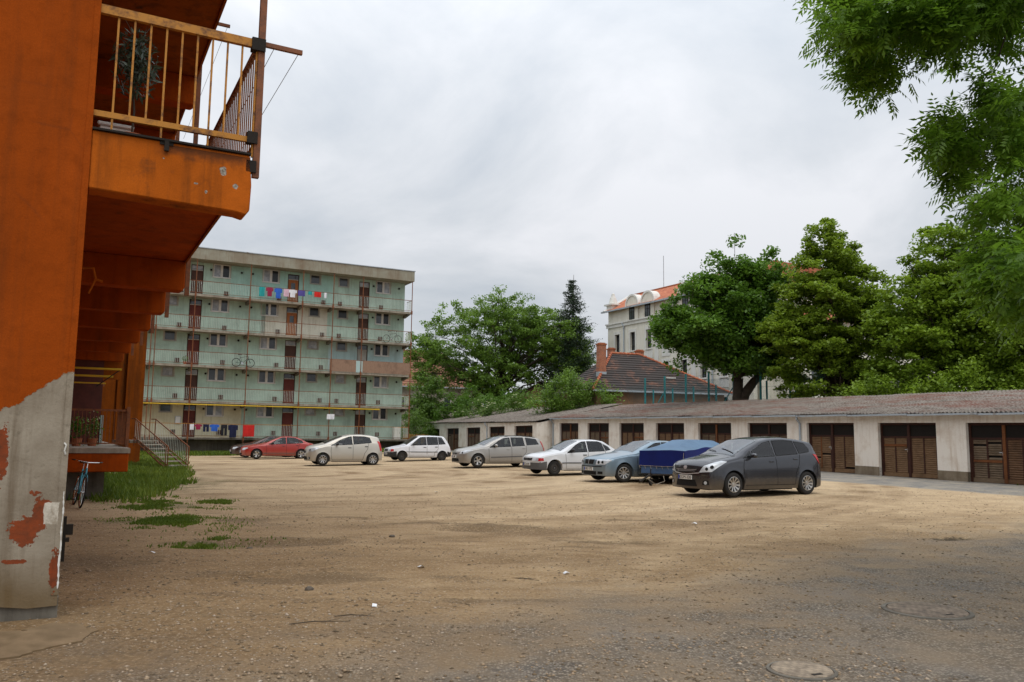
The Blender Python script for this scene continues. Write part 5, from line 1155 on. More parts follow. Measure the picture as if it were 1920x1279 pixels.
def in_gb(x, y, z): return gb.matrix_basis @ Vector((x, y, z))
def gthing(name, label, cat, x, y, z, group=None, rz=0): 
    p = Vector((GA0.x, GA0.y, 0))+Vector((math.cos(GAZ)*x-math.sin(GAZ)*y, math.sin(GAZ)*x+math.cos(GAZ)*y, z)); return thing(name, label, cat, p, GAZ+rz, group)
def garment(x, z, w_, h, mat, label, kind='shirt', y=-.16):
    m_ = MB(); n = 6; g = 'washing hung on the galleries'
    p = Vector((GA0.x, GA0.y, 0))+Vector((math.cos(GAZ)*x-math.sin(GAZ)*y, math.sin(GAZ)*x+math.cos(GAZ)*y, z))
    def cloth(x0, x1, z0, z1):
        for i in range(n):
            a = x0+(x1-x0)*i/n; b = x0+(x1-x0)*(i+1)/n; f = lambda q: .035*math.sin(q*21+x)
            m_.face([(a, f(a), z0+random.uniform(-.02, .02)), (b, f(b), z0), (b, f(b)*.3, z1), (a, f(a)*.3, z1)]); m_.face([(a, f(a)-.02, z0), (b, f(b)-.02, z0), (b, f(b)*.3-.02, z1), (a, f(a)*.3-.02, z1)][::-1])
    if kind == 'shirt': cloth(-w_/2, w_/2, -h, 0); cloth(-w_/2-.11, -w_/2, -h*.42, -.03); cloth(w_/2, w_/2+.11, -h*.42, -.03)
    elif kind == 'trousers': cloth(-w_/2, w_/2, -h*.35, 0); cloth(-w_/2, -.03, -h, -h*.35); cloth(.03, w_/2, -h, -h*.35)
    else: cloth(-w_/2, w_/2, -h, 0)
    o = m_.build('garment', mat, None, loc=p, rz=GAZ); tag(o, label, 'washing', g); return o
for (x, w_, h, c, lb, kd) in [(7.35, .42, .75, 'teal', 'dark teal towel, first of the washing on the top gallery', 'towel'), (7.95, .34, .70, 'maroon', 'crimson and white top on the top gallery line', 'shirt'), (8.62, .38, .80, 'blue', 'bright blue jacket hanging lowest on the top gallery', 'shirt'), (9.25, .45, .60, 'pink', 'pale pink cloth beside the blue jacket on the top gallery', 'towel'), (9.75, .40, .62, 'white', 'white top hanging on the top gallery line', 'shirt'), (10.45, .55, .45, 'purple', 'purple cloth hanging left of the orange door, top gallery', 'towel'), (11.15, .32, .28, 'teal', 'small green towel hanging right of the purple cloth', 'towel'), (11.75, .55, .42, 'red', 'bright red cloth, last of the washing on the top gallery', 'towel'), (12.4, .2, .45, 'white', 'small pale scarf by the post on the top gallery', 'towel')]:
    garment(x, Z0+4*ST+.96, w_, h, M['cloth_'+c], lb, kd)
for (x, w_, h, c, lb, kd) in [(3.25, .28, .42, 'white', 'small whitish vest at the left end of the lowest washing line', 'towel'), (3.7, .32, .40, 'maroon', 'maroon top on the lowest washing line', 'shirt'), (4.25, .42, .55, 'navy', 'navy shorts on the lowest washing line', 'trousers'), (4.85, .46, .50, 'blue', 'bright blue top on the lowest washing line', 'shirt'), (5.55, .44, .82, 'dark', 'long black trousers on the lowest washing line', 'trousers'), (6.2, .5, .95, 'navy', 'dark navy jacket beside the red cloth, lowest line', 'shirt'), (7.35, .85, .88, 'red', 'large bright red cloth on the lowest washing line', 'towel')]:
    garment(x-.5, Z0+.96, w_, h, M['cloth_'+c], lb, kd)
o = garment(13.2, Z0+1.95, .62, .42, M['cloth_white'], 'white cloth with ragged hem hanging alone above the lowest railing', 'towel'); 
for ex, z, x0, x1 in ((0, Z0+4*ST+.97, 7.0, 12.6), (1, Z0+.97, 2.6, 8.0), (2, Z0+1.96, 11.8, 14.6)):
    m_ = MB(); m_.tube([(x0, -.16, 0), ((x0+x1)/2, -.16, -.03), (x1, -.16, 0)], .006, 4); o = m_.build('washing_line', M['wire'], None, loc=(GA0.x, GA0.y, z), rz=GAZ)
    tag(o, ['washing line stretched along the top gallery', 'washing line stretched along the lowest gallery', 'short line above the lowest gallery with one white cloth'][ex], 'washing line')
for (x, k, lb) in ((2.05, 2, 'dark leafy pot plant on the second gallery left of the door'), (14.1, 2, None)):
    if not lb: continue
    t = gthing('pot_plant', lb, 'pot plant', x, -.0+.2, Z0+k*ST); q = MB(); q.lathe([(.10, 0), (.14, .22), (.001, .22)], 12, M['terracotta']); q.build('pot', None, t)
    nV = 160; d = rng.normal(0, 1, (nV, 3)); d /= np.linalg.norm(d, axis=1)[:, None]; c = d*np.array([.2, .2, .2])+[0, 0, .42]; V = (c[:, None]+rng.normal(0, .035, (nV, 3, 3))).reshape(-1, 3); npmesh('foliage', V, np.arange(nV*3).reshape(-1, 3), M['leaf_dark'], t, attr=rng.random(nV))
# white cabinet on the lowest gallery at the right end, meter box on the cream wall
t = gthing('cabinet', 'white upright cabinet at the right end of the lowest gallery', 'cabinet', 19.0, .35, Z0); q = MB(); q.box(-.28, .28, -.22, .22, 0, 1.0, M['white_paint']); q.box(-.26, .26, -.235, -.22, .03, .97, M['white_trim']); q.build('carcass', None, t, bevel=.01); q = MB(); q.box(.2, .22, -.26, -.235, .45, .6, M['chrome']); q.build('handle', None, t)
t = gthing('meter_box', 'pale grey meter box on the cream wall left of the maroon door', 'meter box', 1.9, WY-.13, Z0+1.0); q = MB(); q.box(-.2, .2, 0, .128, 0, .55, M['gutter']); q.box(-.17, .17, -.008, 0, .03, .52, M['white_trim']); q.build('box', None, t, bevel=.006)
# timber fence between the block and the far garages
t = gthing('picket_fence', 'yellowish picket fence between the mint block and the far garages', 'fence', LEN+.3, 1.4, 0, rz=R(2))
for i in range(2):
    q = MB(); q.box(0, 2.3, .03, .07, .45+.8*i, .55+.8*i); q.build('rail', M['fence_wood'], t)
q = MB()
for i in range(18): x = i*.13; h = 1.75+random.uniform(-.04, .04); q.prism([(x, .05), (x+.085, .05), (x+.085, h-.07), (x+.042, h), (x, h-.07)], 0, .028)
q.build('pickets', M['fence_wood'], t)
# ---------------------------------------------------------------- orange block on the left
OC = Vector((-3.89, 7.34, 0)); OA = math.atan2(.474, .8805)
ob = thing('orange_block', 'orange plastered apartment block with peeling corner, cantilevered balconies and yellow rails', 'apartment block', OC, OA)
# local: x outward from the facade (balcony side), y along the facade away from the camera
def obox(name, mat, *a, parent=ob, bevel=0, **k):
    q = MB(); q.box(*a, mat); return q.build(name, None, parent, bevel=bevel)
HT = 15.4
# end wall, lower edge broken away above the footing
q = MB(); n = 40; 
for i in range(n):
    a = -9+9*i/n; b = -9+9*(i+1)/n; za = .11+.035*math.sin(a*7)+.03*math.sin(a*23); zb = .11+.035*math.sin(b*7)+.03*math.sin(b*23)
    q.hexa([(a, -.0, za), (b, -.0, zb), (b, .26, zb), (a, .26, za), (a, 0, HT), (b, 0, HT), (b, .26, HT), (a, .26, HT)])
q.build('end_wall', M['orange_wall'], ob)
obox('footing', M['concrete_dark'], -9, .006, .03, .8, -.5, .17)
obox('corner_strip', M['orange_wall'], -.052, .002, -.006, -.0005, .2, HT)
cb = MB(); wd = [random.uniform(.002, .009) for _ in range(46)]; wd[0] = wd[-1] = .001
for i in range(45):
    z0, z1 = .25+i*.0185, .25+(i+1)*.0185; sh0, sh1 = -.02+.003*math.sin(i*.4), -.02+.003*math.sin((i+1)*.4)
    cb.face([(.012-wd[i]+sh0, -.012, z0), (.012+wd[i]+sh0, -.012, z0), (.012+wd[i+1]+sh1, -.012, z1), (.012-wd[i+1]+sh1, -.012, z1)])
    cb.face([(.012-wd[i]+sh0, -.012, z0), (.012-wd[i+1]+sh1, -.012, z1), (.012-wd[i+1]+sh1, .0, z1), (.012-wd[i]+sh0, .0, z0)])
    cb.face([(.012+wd[i+1]+sh1, -.012, z1), (.012+wd[i]+sh0, -.012, z0), (.012+wd[i]+sh0, .0, z0), (.012+wd[i+1]+sh1, .0, z1)])
cb.build('corner_bead', M['white_trim'], ob)
# facade with doors and windows, mostly seen edge-on
fac = MB(); fac.box(-.26, 0, .26, 38, 0, HT); fac.build('facade', M['orange'], ob)
bk = MB(); bk.box(-9, -.27, .27, 38, 0, HT-.1); bk.build('inner_core', M['orange'], ob)
rfb = MB(); rfb.box(-9.2, 1.5, -.1, 41.2, HT+.003, HT+.45); rfb.build('roof_slab', M['orange_old'], ob, bevel=.02)
for a in (16.5, 22.5, 28.5, 34.0):
    for lv in range(4):
        zf = 1.22 if lv == 0 else 4.33+2.95*(lv-1)
        q = MB(); q.box(.003, .06, a-.45, a+.45, zf, zf+2.1, M['red_door']); q.box(.003, .08, a-.52, a-.45, zf, zf+2.15, M['grey_paint']); q.box(.003, .08, a+.45, a+.52, zf, zf+2.15, M['grey_paint']); q.build('door', None, ob)
        q = MB(); q.box(.003, .07, a+1.2, a+2.2, zf+.9, zf+2.1, M['white_paint']); w_ = q.build('window', None, ob); q = MB(); q.box(.07, .08, a+1.27, a+2.13, zf+.97, zf+2.03, M['pane']); q.build('pane', None, w_)
# balconies
beams = [5.0, 7.8, 10.6, 13.4, 16.4, 19.4, 22.4, 25.4, 28.4, 31.4, 34.4]
B = 1.43
def ragged(seed): return [random.uniform(-.012, .012) for _ in range(seed)]
for lv in range(4):
    zt = 4.365+2.95*lv; zb = zt-.16
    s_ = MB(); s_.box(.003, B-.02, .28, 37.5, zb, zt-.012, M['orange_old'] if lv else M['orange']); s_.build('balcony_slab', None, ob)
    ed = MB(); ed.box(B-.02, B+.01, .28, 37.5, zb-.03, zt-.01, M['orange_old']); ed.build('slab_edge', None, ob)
    # end fascia: deep, with rounded broken lower corner
    q = MB(); P = [(.003, zt-.55), (B-.12, zt-.59), (B-.03, zt-.61), (B+.005, zt-.56), (B+.012, zt-.30), (B-.01, zt-.02), (B-.02, zt), (.003, zt)]
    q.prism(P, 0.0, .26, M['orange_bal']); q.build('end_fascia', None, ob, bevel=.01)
    cap = MB(); cap.box(.003, B-.01, -.03, .28, zt+.001, zt+.02, M['dark_metal']); cap.build('drip_edge', None, ob)
    for a in beams:
        q = MB(); P = [(.003, zb), (.003, zt-.62), (B-.04, zt-.62), (B+.005, zt-.58), (B+.005, zb-.002)]
        q.prism(P, a, a+.28, M['orange']); q.build('cantilever_beam', None, ob, bevel=.012)
    # railings: end and long side
    r_ = MB(); ym = M['rail_yellow']; zr = zt+1.235
    r_.box(.003, B+.05, .02, .07, zr-.085, zr, ym); r_.box(.003, B+.05, .03, .07, zt+.15, zt+.205, ym)
    for i in range(10): x = .16+i*.142; r_.box(x-.009, x+.009, .04, .058, zt+.20 if i % 3 else zt, zr-.08, ym)
    r_.build('end_railing', None, ob)
    r_ = MB(); bm_ = M['rail_brown']; r_.box(B+.01, B+.05, .07, 37.5, zr-.06, zr, bm_); r_.box(B+.01, B+.04, .07, 37.5, zt+.10, zt+.14, bm_)
    y = .18
    while y < 37.5: r_.box(B+.018, B+.032, y-.007, y+.007, zt+.14, zr-.06, bm_); y += .12
    r_.build('side_railing', None, ob)
def post(a, z0, z1): 
    q = MB(); q.box(B+.02, B+.085, a, a+.06, z0, z1, M['rail_brown']); q.build('post', None, ob)
post(.02, 4.16, HT)
for a in beams[:5]+beams[6::2]: post(a+.1, 3.7, HT)
q = MB(); q.box(B-.05, B+.085, -.005, .09, 5.48, 5.61); q.build('post_clamp', M['dark_metal'], ob)
for z in (4.2, 4.5): q = MB(); q.box(B-.05, B+.05, .0, .08, z, z+.12); q.build('post_clamp', M['dark_metal'], ob)
q = MB(); q.box(.62, .66, -.03, .01, 4.27, 4.37); q.box(.58, .70, -.012, .005, 4.33, 4.37); q.build('rail_anchor', M['dark_metal'], ob)
# outrigger arms for the washing lines
for (a, z) in ((.06, 5.58), (5.1, 8.15), (5.1, 5.45), (10.7, 5.45)):
    q = MB(); q.box(B+.08, B+.47, a-.02, a+.02, z-.02, z+.025); q.build('line_arm', M['rail_brown'], ob)
    q = MB()
    for x in (B+.18, B+.43):
        q.tube([(x, a, z-.02), (x, a+5.5, z-.12)], .0035, 4)
    q.build('washing_line', M['wire'], ob)
q = MB(); q.tube([(.02, 1.6, 3.35), (.12, 1.6, 3.36), (.15, 1.6, 3.24), (.22, 1.6, 3.22)], .016, 6); q.tube([(.15, 1.6, 3.24), (.09, 1.6, 3.08)], .014, 5); q.build('pipe_stub', M['orange_bal'], ob)
# raised ground floor gallery, its railing, and the gas pipes over it
obox('gallery_slab', M['concrete'], .003, 1.40, 13.6, 37.4, 1.10, 1.22)
obox('gallery_plinth', M['orange'], .003, 1.37, 13.62, 14.0, .66, 1.098, bevel=.02)
obox('gallery_beam', M['orange'], 1.1, 1.37, 14.0, 37.4, .66, 1.098)
obox('gallery_base', M['concrete_dark'], .003, .9, 14.2, 37.4, -.2, .66)
r_ = MB(); r_.box(.02, 1.38, 14.9, 14.94, 2.12, 2.17, M['rail_brown']); r_.box(.02, 1.38, 14.9, 14.93, 1.30, 1.33, M['rail_brown'])
for i in range(15): x = .08+i*.09; r_.box(x-.007, x+.007, 14.91, 14.924, 1.33, 2.12, M['rail_brown'])
r_.build('railing', None, ob)
r_ = MB(); r_.box(1.36, 1.42, 14.9, 19.5, 2.14, 2.21, M['rail_yellow']); r_.box(1.36, 1.42, 14.9, 19.5, 1.24, 1.30, M['rail_yellow'])
y = 15.0
while y < 19.5: r_.box(1.37, 1.41, y, y+.05, 1.3, 2.14, M['rail_brown']); y += .22
r_.box(1.35, 1.43, 14.86, 14.93, 1.22, 2.24, M['rail_brown']); r_.build('railing', None, ob)
q = MB(); q.tube([(.0, 15.2, 3.20), (1.18, 15.2, 3.20)], .028, 8); q.tube([(.0, 15.35, 3.02), (1.0, 15.35, 3.02)], .028, 8); q.tube([(.0, 15.6, 2.85), (.85, 15.6, 2.85)], .02, 8); q.build('gas_pipe', M['pipe_yellow'], ob)
q = MB(); q.tube([(1.15, 15.2, 3.2), (.62, 15.2, 2.75)], .014, 5); q.build('pipe_bracket', M['dark_metal'], ob)
# dark lobby partition across the gallery
obox('lobby_partition', M['red_door'], .003, .92, 19.6, 19.7, 1.22, 3.9)
obox('lobby_jamb', M['pale_mint'], .92, 1.0, 19.55, 19.75, 1.22, 2.1)
obox('lobby_head', M['orange_old'], .003, 1.40, 19.75, 20.0, 3.2, 3.9)
# stair tower with pilasters
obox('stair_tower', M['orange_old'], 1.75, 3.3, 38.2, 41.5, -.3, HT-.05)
obox('stair_tower_back', M['orange'], .0, 1.75, 39.5, 41.5, -.3, HT-.05)
for (x0, x1, y0) in ((2.62, 3.45, 37.75), (2.22, 2.50, 37.95), (1.55, 2.14, 38.05), (1.28, 1.5, 38.3), (1.0, 1.2, 38.5)):
    q = MB(); q.box(x0, x1, y0, 38.7, -.3, HT-.1); q.build('pilaster', M['orange_old'], ob, bevel=.015)
obox('tower_coping', M['orange'], .9, 3.5, 37.7, 41.6, HT-.04, HT)
# wall hardware: a rusty bracket low on the corner and a cable clip
q = MB(); q.box(.002, .03, .2, .30, .45, .84); q.box(.03, .085, .22, .28, .68, .77); q.box(.03, .06, .2, .30, .62, .65); q.build('iron_bracket', M['dark_metal'], ob)
q = MB(); q.tube([(-.035, -.012, 1.50), (-.02, -.02, 1.48), (-.03, -.018, 1.43), (-.02, -.012, 1.40)], .008, 5); q.build('cable_clip', M['white_paint'], ob)
# potted olive-like shrub on the first balcony
def oth(name, label, cat, x, y, z, group=None, rz=0): 
    p = OC+Vector((math.cos(OA)*x-math.sin(OA)*y, math.sin(OA)*x+math.cos(OA)*y, z)); return thing(name, label, cat, p, OA+rz, group)
t = oth('potted_shrub', 'tall shrub with narrow leaves in a terracotta pot on the nearest balcony', 'pot plant', .36, .62, 4.33)
q = MB(); q.lathe([(.09, 0), (.125, .2), (.14, .2), (.14, .235), (.12, .235), (.115, .2), (.001, .195)], 20, M['terracotta']); q.build('pot', None, t, smooth=True, sharp=40)
q = MB(); q.tube([(0, 0, .2), (.01, .01, .5), (-.02, .02, .8), (.0, .02, 1.15)], [.014, .012, .010, .006], 6, M['bark'])
for i in range(14):
    a = i*2.4; z = .7+.04*i; q.tube([(-.01, .02, z), (.10*math.cos(a), .10*math.sin(a)+.02, z+.18), (.17*math.cos(a), .17*math.sin(a)+.02, z+.26)], [.005, .004, .002], 4, M['bark'])
q.build('stem', None, t)
def leaf_cloud(n, cf, ln, wd, mat, parent, name='foliage'):
    C_ = cf(n); d = rng.normal(0, 1, (n, 3)); d /= np.linalg.norm(d, axis=1)[:, None]; u = np.cross(d, rng.normal(0, 1, (n, 3))); u /= np.linalg.norm(u, axis=1)[:, None]
    s_ = (.6+.7*rng.random(n))[:, None]; a = C_-d*ln/2*s_; b = C_+d*ln/2*s_; V = np.stack([a, C_+u*wd/2*s_, b, C_-u*wd/2*s_], 1).reshape(-1, 3)
    return npmesh(name, V, np.arange(4*n).reshape(-1, 4), mat, parent, attr=rng.random(n))
def cf(n):
    d = rng.normal(0, 1, (n, 3)); d /= np.linalg.norm(d, axis=1)[:, None]; return d*(rng.random((n, 1))**.5)*np.array([.24, .24, .40])+np.array([0, .02, 1.0])
leaf_cloud(520, cf, .12, .026, M['leaf_olive'], t)
t2 = oth('storage_tray', 'small white tray behind the potted shrub on the nearest balcony', 'tray', .22, .95, 4.33)
q = MB(); q.box(-.15, .15, -.1, .1, 0, .38, M['white_trim']); q.box(-.17, .17, -.12, .12, .38, .42, M['white_paint']); q.build('tray', None, t2, bevel=.01)
# flowers in pots on the raised gallery
for i, (x, y, lb) in enumerate(((.28, 16.6, 'dark leafy pot plant by the wall on the raised gallery'), (.66, 16.9, 'pot plant with small white flowers behind the raised gallery railing'))):
    t = oth('pot_plant', lb, 'pot plant', x, y, 1.22); q = MB(); q.lathe([(.10, 0), (.14, .2), (.001, .2)], 12, M['terracotta']); q.build('pot', None, t)
    leaf_cloud(220, lambda n: rng.normal(0, 1, (n, 3))*[.1, .1, .14]+[0, 0, .48], .08, .05, M['leaf_dark'], t)
    if i: leaf_cloud(26, lambda n: rng.normal(0, 1, (n, 3))*[.12, .08, .16]+[0, 0, .55], .06, .05, M['blossom'], t, 'flowers')
# ---- outside stair with railings up to the raised gallery
t = thing('outside_stair', 'steep iron stair with slanting brown railings rising to the orange block', 'stair', (-14.75, 37.1, 0), math.atan2(1.9, -2.55))
run, rise = 2.9, 1.25
q = MB()
for s in (-.5, .5): q.hexa([(0, s-.03, .0), (0, s+.03, .0), (.15, s+.03, .0), (.15, s-.03, .0), (run-.1, s-.03, rise-.02), (run-.1, s+.03, rise-.02), (run+.1, s+.03, rise+.05), (run+.1, s-.03, rise+.05)])
q.build('stringer', M['rail_brown'], t)
for i in range(7): z = rise*(i+1)/7; x = run*(i+.5)/7; q = MB(); q.box(x-.16, x+.16, -.47, .47, z-.05, z); q.build('step', M['concrete'], t)
for s in (-.5, .5):
    q = MB(); q.tube([(0.02, s, 0), (.02, s, .98), (run, s, rise+.98), (run+.35, s, rise+.98)], .026, 6, M['rail_brown']); q.tube([(.02, s, .18), (run, s, rise+.15)], .02, 6, M['rail_brown']); q.tube([(.20, s, .08), (.20, s, 1.05)], .022, 6, M['rail_brown']); q.tube([(run, s, rise-.3), (run, s, rise+1.0)], .026, 6, M['rail_brown'])
    for i in range(20): x = .12+i*(run-.2)/19; z = rise*x/run; q.tube([(x, s, z+.17), (x, s, z+.96)], .008, 4, M['rail_pale'])
    q.build('railing', None, t)
q = MB(); q.box(run, run+1.6, -.7, .7, rise-.14, rise-.01); q.build('landing', M['concrete'], t)

# ---- bicycles
def make_bike(name, label, loc, rz, frame, lean=0.0, group=None, RM=None):
    RM = RM or M['chrome']
    t = thing(name, label, 'bicycle', loc, rz, group); t.rotation_euler = (lean, 0, rz)
    rw_, wb_ = .335, 1.04; A = Vector((-.42, 0, rw_)); Fk = Vector((wb_-.42, 0, rw_)); BB = Vector((.02, 0, .29)); ST_ = Vector((-.14, 0, .80)); HT_ = Vector((.44, 0, .84)); HB = Vector((.47, 0, .72))
    q = MB(); 
    for a, b, r_ in ((BB, ST_, .016), (ST_-Vector((-.02, 0, .07)), HT_, .016), (BB, HB, .018), (HT_, HB, .02)): q.tube([a, b], r_, 7, frame)
    for s in (.05, -.05): q.tube([BB+Vector((0, s*.5, 0)), A+Vector((0, s, 0))], .009, 5, frame); q.tube([ST_-Vector((-.02, 0, .08)), A+Vector((0, s, 0))], .008, 5, frame); q.tube([HB+Vector((0, s*.6, -.02)), HB+Vector((.03, s, -.12)), Fk+Vector((0, s, 0))], .011, 5, frame)
    q.build('frame', None, t)
    for c in (A, Fk):
        w_ = MB(); w_.lathe([(rw_+.0*0+.018*math.cos(a)-.018, .018*math.sin(a)) for a in np.linspace(0, 2*math.pi, 9)[:-1]], 32, M['rubber'], axis='y', c=c, close=True)
        w_.lathe([(rw_-.035, -.011), (rw_-.05, 0), (rw_-.035, .011)], 32, RM, axis='y', c=c)
        w_.tube([c+Vector((0, -.05, 0)), c+Vector((0, .05, 0))], .018, 8, M['chrome'])
        for i in range(18): a = i*math.pi/9; w_.tube([c+Vector((0, .02*(-1)**i, 0)), c+Vector((math.cos(a)*(rw_-.04), 0, math.sin(a)*(rw_-.04)))], .0014, 3, RM)
        w_.build('wheel', None, t)
    q = MB(); q.tube([ST_, ST_+Vector((-.02, 0, .12))], .012, 6, M['chrome']); q.hexa([ST_+Vector(p) for p in ((-.17, -.07, .12), (.12, -.02, .13), (.12, .02, .13), (-.17, .07, .12), (-.17, -.075, .17), (.13, -.02, .165), (.13, .02, .165), (-.17, .075, .17))], CM['black']); q.build('saddle', None, t, bevel=.01)
    q = MB(); q.tube([HT_, HT_+Vector((-.02, 0, .12))], .012, 6, M['chrome']); q.tube([HT_+Vector((-.14, -.29, .15)), HT_+Vector((0, -.2, .14)), HT_+Vector((.02, 0, .12)), HT_+Vector((0, .2, .14)), HT_+Vector((-.14, .29, .15))], .011, 6, M['chrome'])
    for s in (-1, 1): q.tube([HT_+Vector((-.06, .245*s, .148)), HT_+Vector((-.15, .295*s, .15))], .016, 6, CM['black'])
    q.build('handlebar', None, t)
    q = MB(); q.lathe([(.085, -.005), (.09, 0), (.085, .005), (.001, .006)], 20, M['chrome'], axis='y', c=BB+Vector((0, -.05, 0))); q.tube([BB+Vector((0, -.06, 0)), BB+Vector((.10, -.07, -.13))], .009, 5, M['chrome']); q.tube([BB+Vector((0, .06, 0)), BB+Vector((-.10, .07, .13))], .009, 5, M['chrome']); q.box(BB.x+.05, BB.x+.15, -.13, -.07, BB.z-.145, BB.z-.125, CM['black']); q.box(BB.x-.15, BB.x-.05, .07, .13, BB.z+.125, BB.z+.145, CM['black']); q.build('crank', None, t)
    return t
bp = OC+Vector((math.cos(OA)*.30-math.sin(OA)*12.2, math.sin(OA)*.30+math.cos(OA)*12.2, 0)); bz = ghf(bp.x, bp.y)
make_bike('bicycle', 'bicycle with a bright blue frame leaning on the orange wall by the grass', (bp.x, bp.y, bz), OA-math.pi/2+.10, M['bike_blue'], lean=-.13)
def gpos(x, y, z): return Vector((GA0.x, GA0.y, 0))+Vector((math.cos(GAZ)*x-math.sin(GAZ)*y, math.sin(GAZ)*x+math.cos(GAZ)*y, z))
make_bike('bicycle', 'black bicycle hung outside the railing of the second gallery', gpos(6.1, -.22, Z0+2*ST-.02), GAZ, M['bike_black'], RM=CM['black'], group='bicycles on the galleries')
make_bike('bicycle', 'dark bicycle parked inside the railing at the right end of the third gallery', gpos(18.3, .35, Z0+3*ST), GAZ, M['bike_black'], lean=.1, RM=CM['black'], group='bicycles on the galleries')
# ---------------------------------------------------------------- cream school building with red roof
WA = math.atan2(-.8805, .474)      # local x along the facade towards the camera side, local y = away from the yard
sb = thing('school_building', 'large cream building with white window surrounds, curved dormers and red tiled roof behind the trees', 'building', (10.29, 88.0, 0), WA)
SL, CZ, EZ = 21.2, 13.6, 15.05
wl = [(1.75+2.66*i) for i in range(7)]; DEP = 13.0
wz = [(10.55, 12.45), (7.15, 9.0), (3.4, 5.3)]
q = MB(); z = -.2; x = 0
segs = sorted([(c-.42, c+.42) for c in wl])
for (u, v) in segs:
    q.box(x, u, 0, .4, -.2, CZ); zz_ = -.2
    for (a, b) in sorted(wz): q.box(u, v, 0, .4, zz_, a); zz_ = b
    q.box(u, v, 0, .4, zz_, CZ); x = v
q.box(x, SL, 0, .4, -.2, CZ); q.box(0, SL, .9, DEP, -.2, CZ-.05); q.box(0, .05, .4, DEP-.01, -.2, CZ-.02); q.build('wall', M['white_wall'], sb)
q = MB(); q.box(-.22, SL, -.22, .0, CZ-.02, CZ+.12); q.box(-.15, SL, -.12, .0, CZ-.35, CZ-.02); q.box(-.22, 0, 0, DEP, CZ-.02, CZ+.12); q.build('cornice', M['white_trim'], sb)
q = MB(); q.box(.03, SL, .03, .45, CZ+.12, EZ-.02); q.box(.02, .45, .45, DEP-.1, CZ+.12, EZ+.2); q.box(.45, SL, .5, DEP-.2, CZ, EZ-.1); q.build('attic_wall', M['white_wall'], sb)
for i, c in enumerate(wl):
    for (a, b) in wz:
        f = MB(); f.box(c-.62, c-.42, -.06, .02, a-.25, b+.3); f.box(c+.42, c+.62, -.06, .02, a-.25, b+.3); f.box(c-.42, c+.42, -.06, .02, b, b+.3); f.box(c-.5, c+.5, -.12, .04, a-.14, a); f.box(c-.62, c+.62, -.05, .0, a-1.0, a-.25) 
        s_ = f.build('window_surround', M['white_trim'], sb)
        f = MB(); f.box(c-.42, c-.37, .2, .28, a, b); f.box(c+.37, c+.42, .2, .28, a, b); f.box(c-.03, c+.03, .2, .28, a, b); f.box(c-.37, c+.37, .2, .28, b-.62, b-.55); f.box(c-.37, c+.37, .2, .28, a+.5, a+.54); f.build('window_frame', M['dark_metal'], s_)
        f = MB(); f.box(c-.42, c+.42, .26, .3, a, b); f.build('pane', M['pane'], s_)
for x in (3.0, 16.3): f = MB(); f.tube([(x-.25, -.2, CZ), (x, -.12, CZ-.45), (x, -.12, .2)], .07, 8); f.build('downpipe', M['gutter'], sb)
for x in (8.3, 13.7, 19.0): f = MB(); f.box(x-.3, x+.3, -.05, .0, .2, CZ-.36); f.build('pilaster', M['white_trim'], sb)
# roof: front slope, hipped at the left end
RZ, RY = 18.15, 6.5
q = MB(); ov = .45
RY, RZ, YB = 3.1, 17.15, 9.9
P = dict(a=(-.1, -ov, EZ), b=(SL, -ov, EZ), c=(SL, RY, RZ), d=(-.1, RY, RZ), d2=(-.1, YB, RZ), c2=(SL, YB, RZ), e=(-.1, DEP+ov, EZ), f=(SL, DEP+ov, EZ))
q.face([P['a'], P['b'], P['c'], P['d']]); q.face([P['d'], P['c'], P['c2'], P['d2']]); q.face([P['d2'], P['c2'], P['f'], P['e']]); q.face([P['a'], P['d'], P['d2'], P['e']]); q.face([P['b'], P['f'], P['c2'], P['c']]); q.face([P['a'], P['e'], P['f'], P['b']])
q.build('roof', M['tile_red'], sb)
q = MB(); q.tube([P['a'], P['d'], P['d2'], P['e']], .16, 6); q.build('gable_coping', M['white_trim'], sb)
q = MB(); q.box(-.25, SL, RY-.08, RY+.08, RZ-.02, RZ+.1); q.build('ridge_tiles', M['brick'], sb)
q = MB(); q.box(-ov-.08, SL, -ov-.12, -ov+.02, EZ-.12, EZ+.04); q.build('gutter', M['gutter'], sb)
for c in (4.45, 7.05, 12.8, 18.0):
    w_ = .98; arc = [(c+w_*math.cos(a), 15.25+.95*math.sin(a)) for a in np.linspace(0, math.pi, 13)]
    poly = [(c+w_, CZ+.13)]+arc+[(c-w_, CZ+.13)]
    f = MB(); f.prism(poly, -.12, .35, M['white_wall']); 
    d_ = f.build('dormer', None, sb)
    f = MB(); ro_ = [(c+(w_+.14)*math.cos(a), 15.25+1.12*math.sin(a)) for a in np.linspace(-.1, math.pi+.1, 15)]; ri = [(c+(w_-.02)*math.cos(a), 15.25+.93*math.sin(a)) for a in np.linspace(-.1, math.pi+.1, 15)]
    for i in range(14):
        f.hexa([(ro_[i][0], -.2, ro_[i][1]), (ro_[i+1][0], -.2, ro_[i+1][1]), (ri[i+1][0], -.2, ri[i+1][1]), (ri[i][0], -.2, ri[i][1]), (ro_[i][0], .7, ro_[i][1]), (ro_[i+1][0], .7, ro_[i+1][1]), (ri[i+1][0], .7, ri[i+1][1]), (ri[i][0], .7, ri[i][1])])
    f.build('dormer_moulding', M['white_trim'], d_)
    f = MB(); f.box(c-.34, c+.34, -.16, -.125, CZ+.15, 15.0); f.build('pane', M['pane'], d_)
    f = MB(); f.box(c-.03, c+.03, -.18, -.16, CZ+.15, 15.0); f.box(c-.34, c+.34, -.18, -.16, 14.5, 14.55); f.box(c-.42, c-.34, -.18, -.12, CZ+.1, 15.05); f.box(c+.34, c+.42, -.18, -.12, CZ+.1, 15.05); f.build('window_frame', M['dark_metal'], d_)
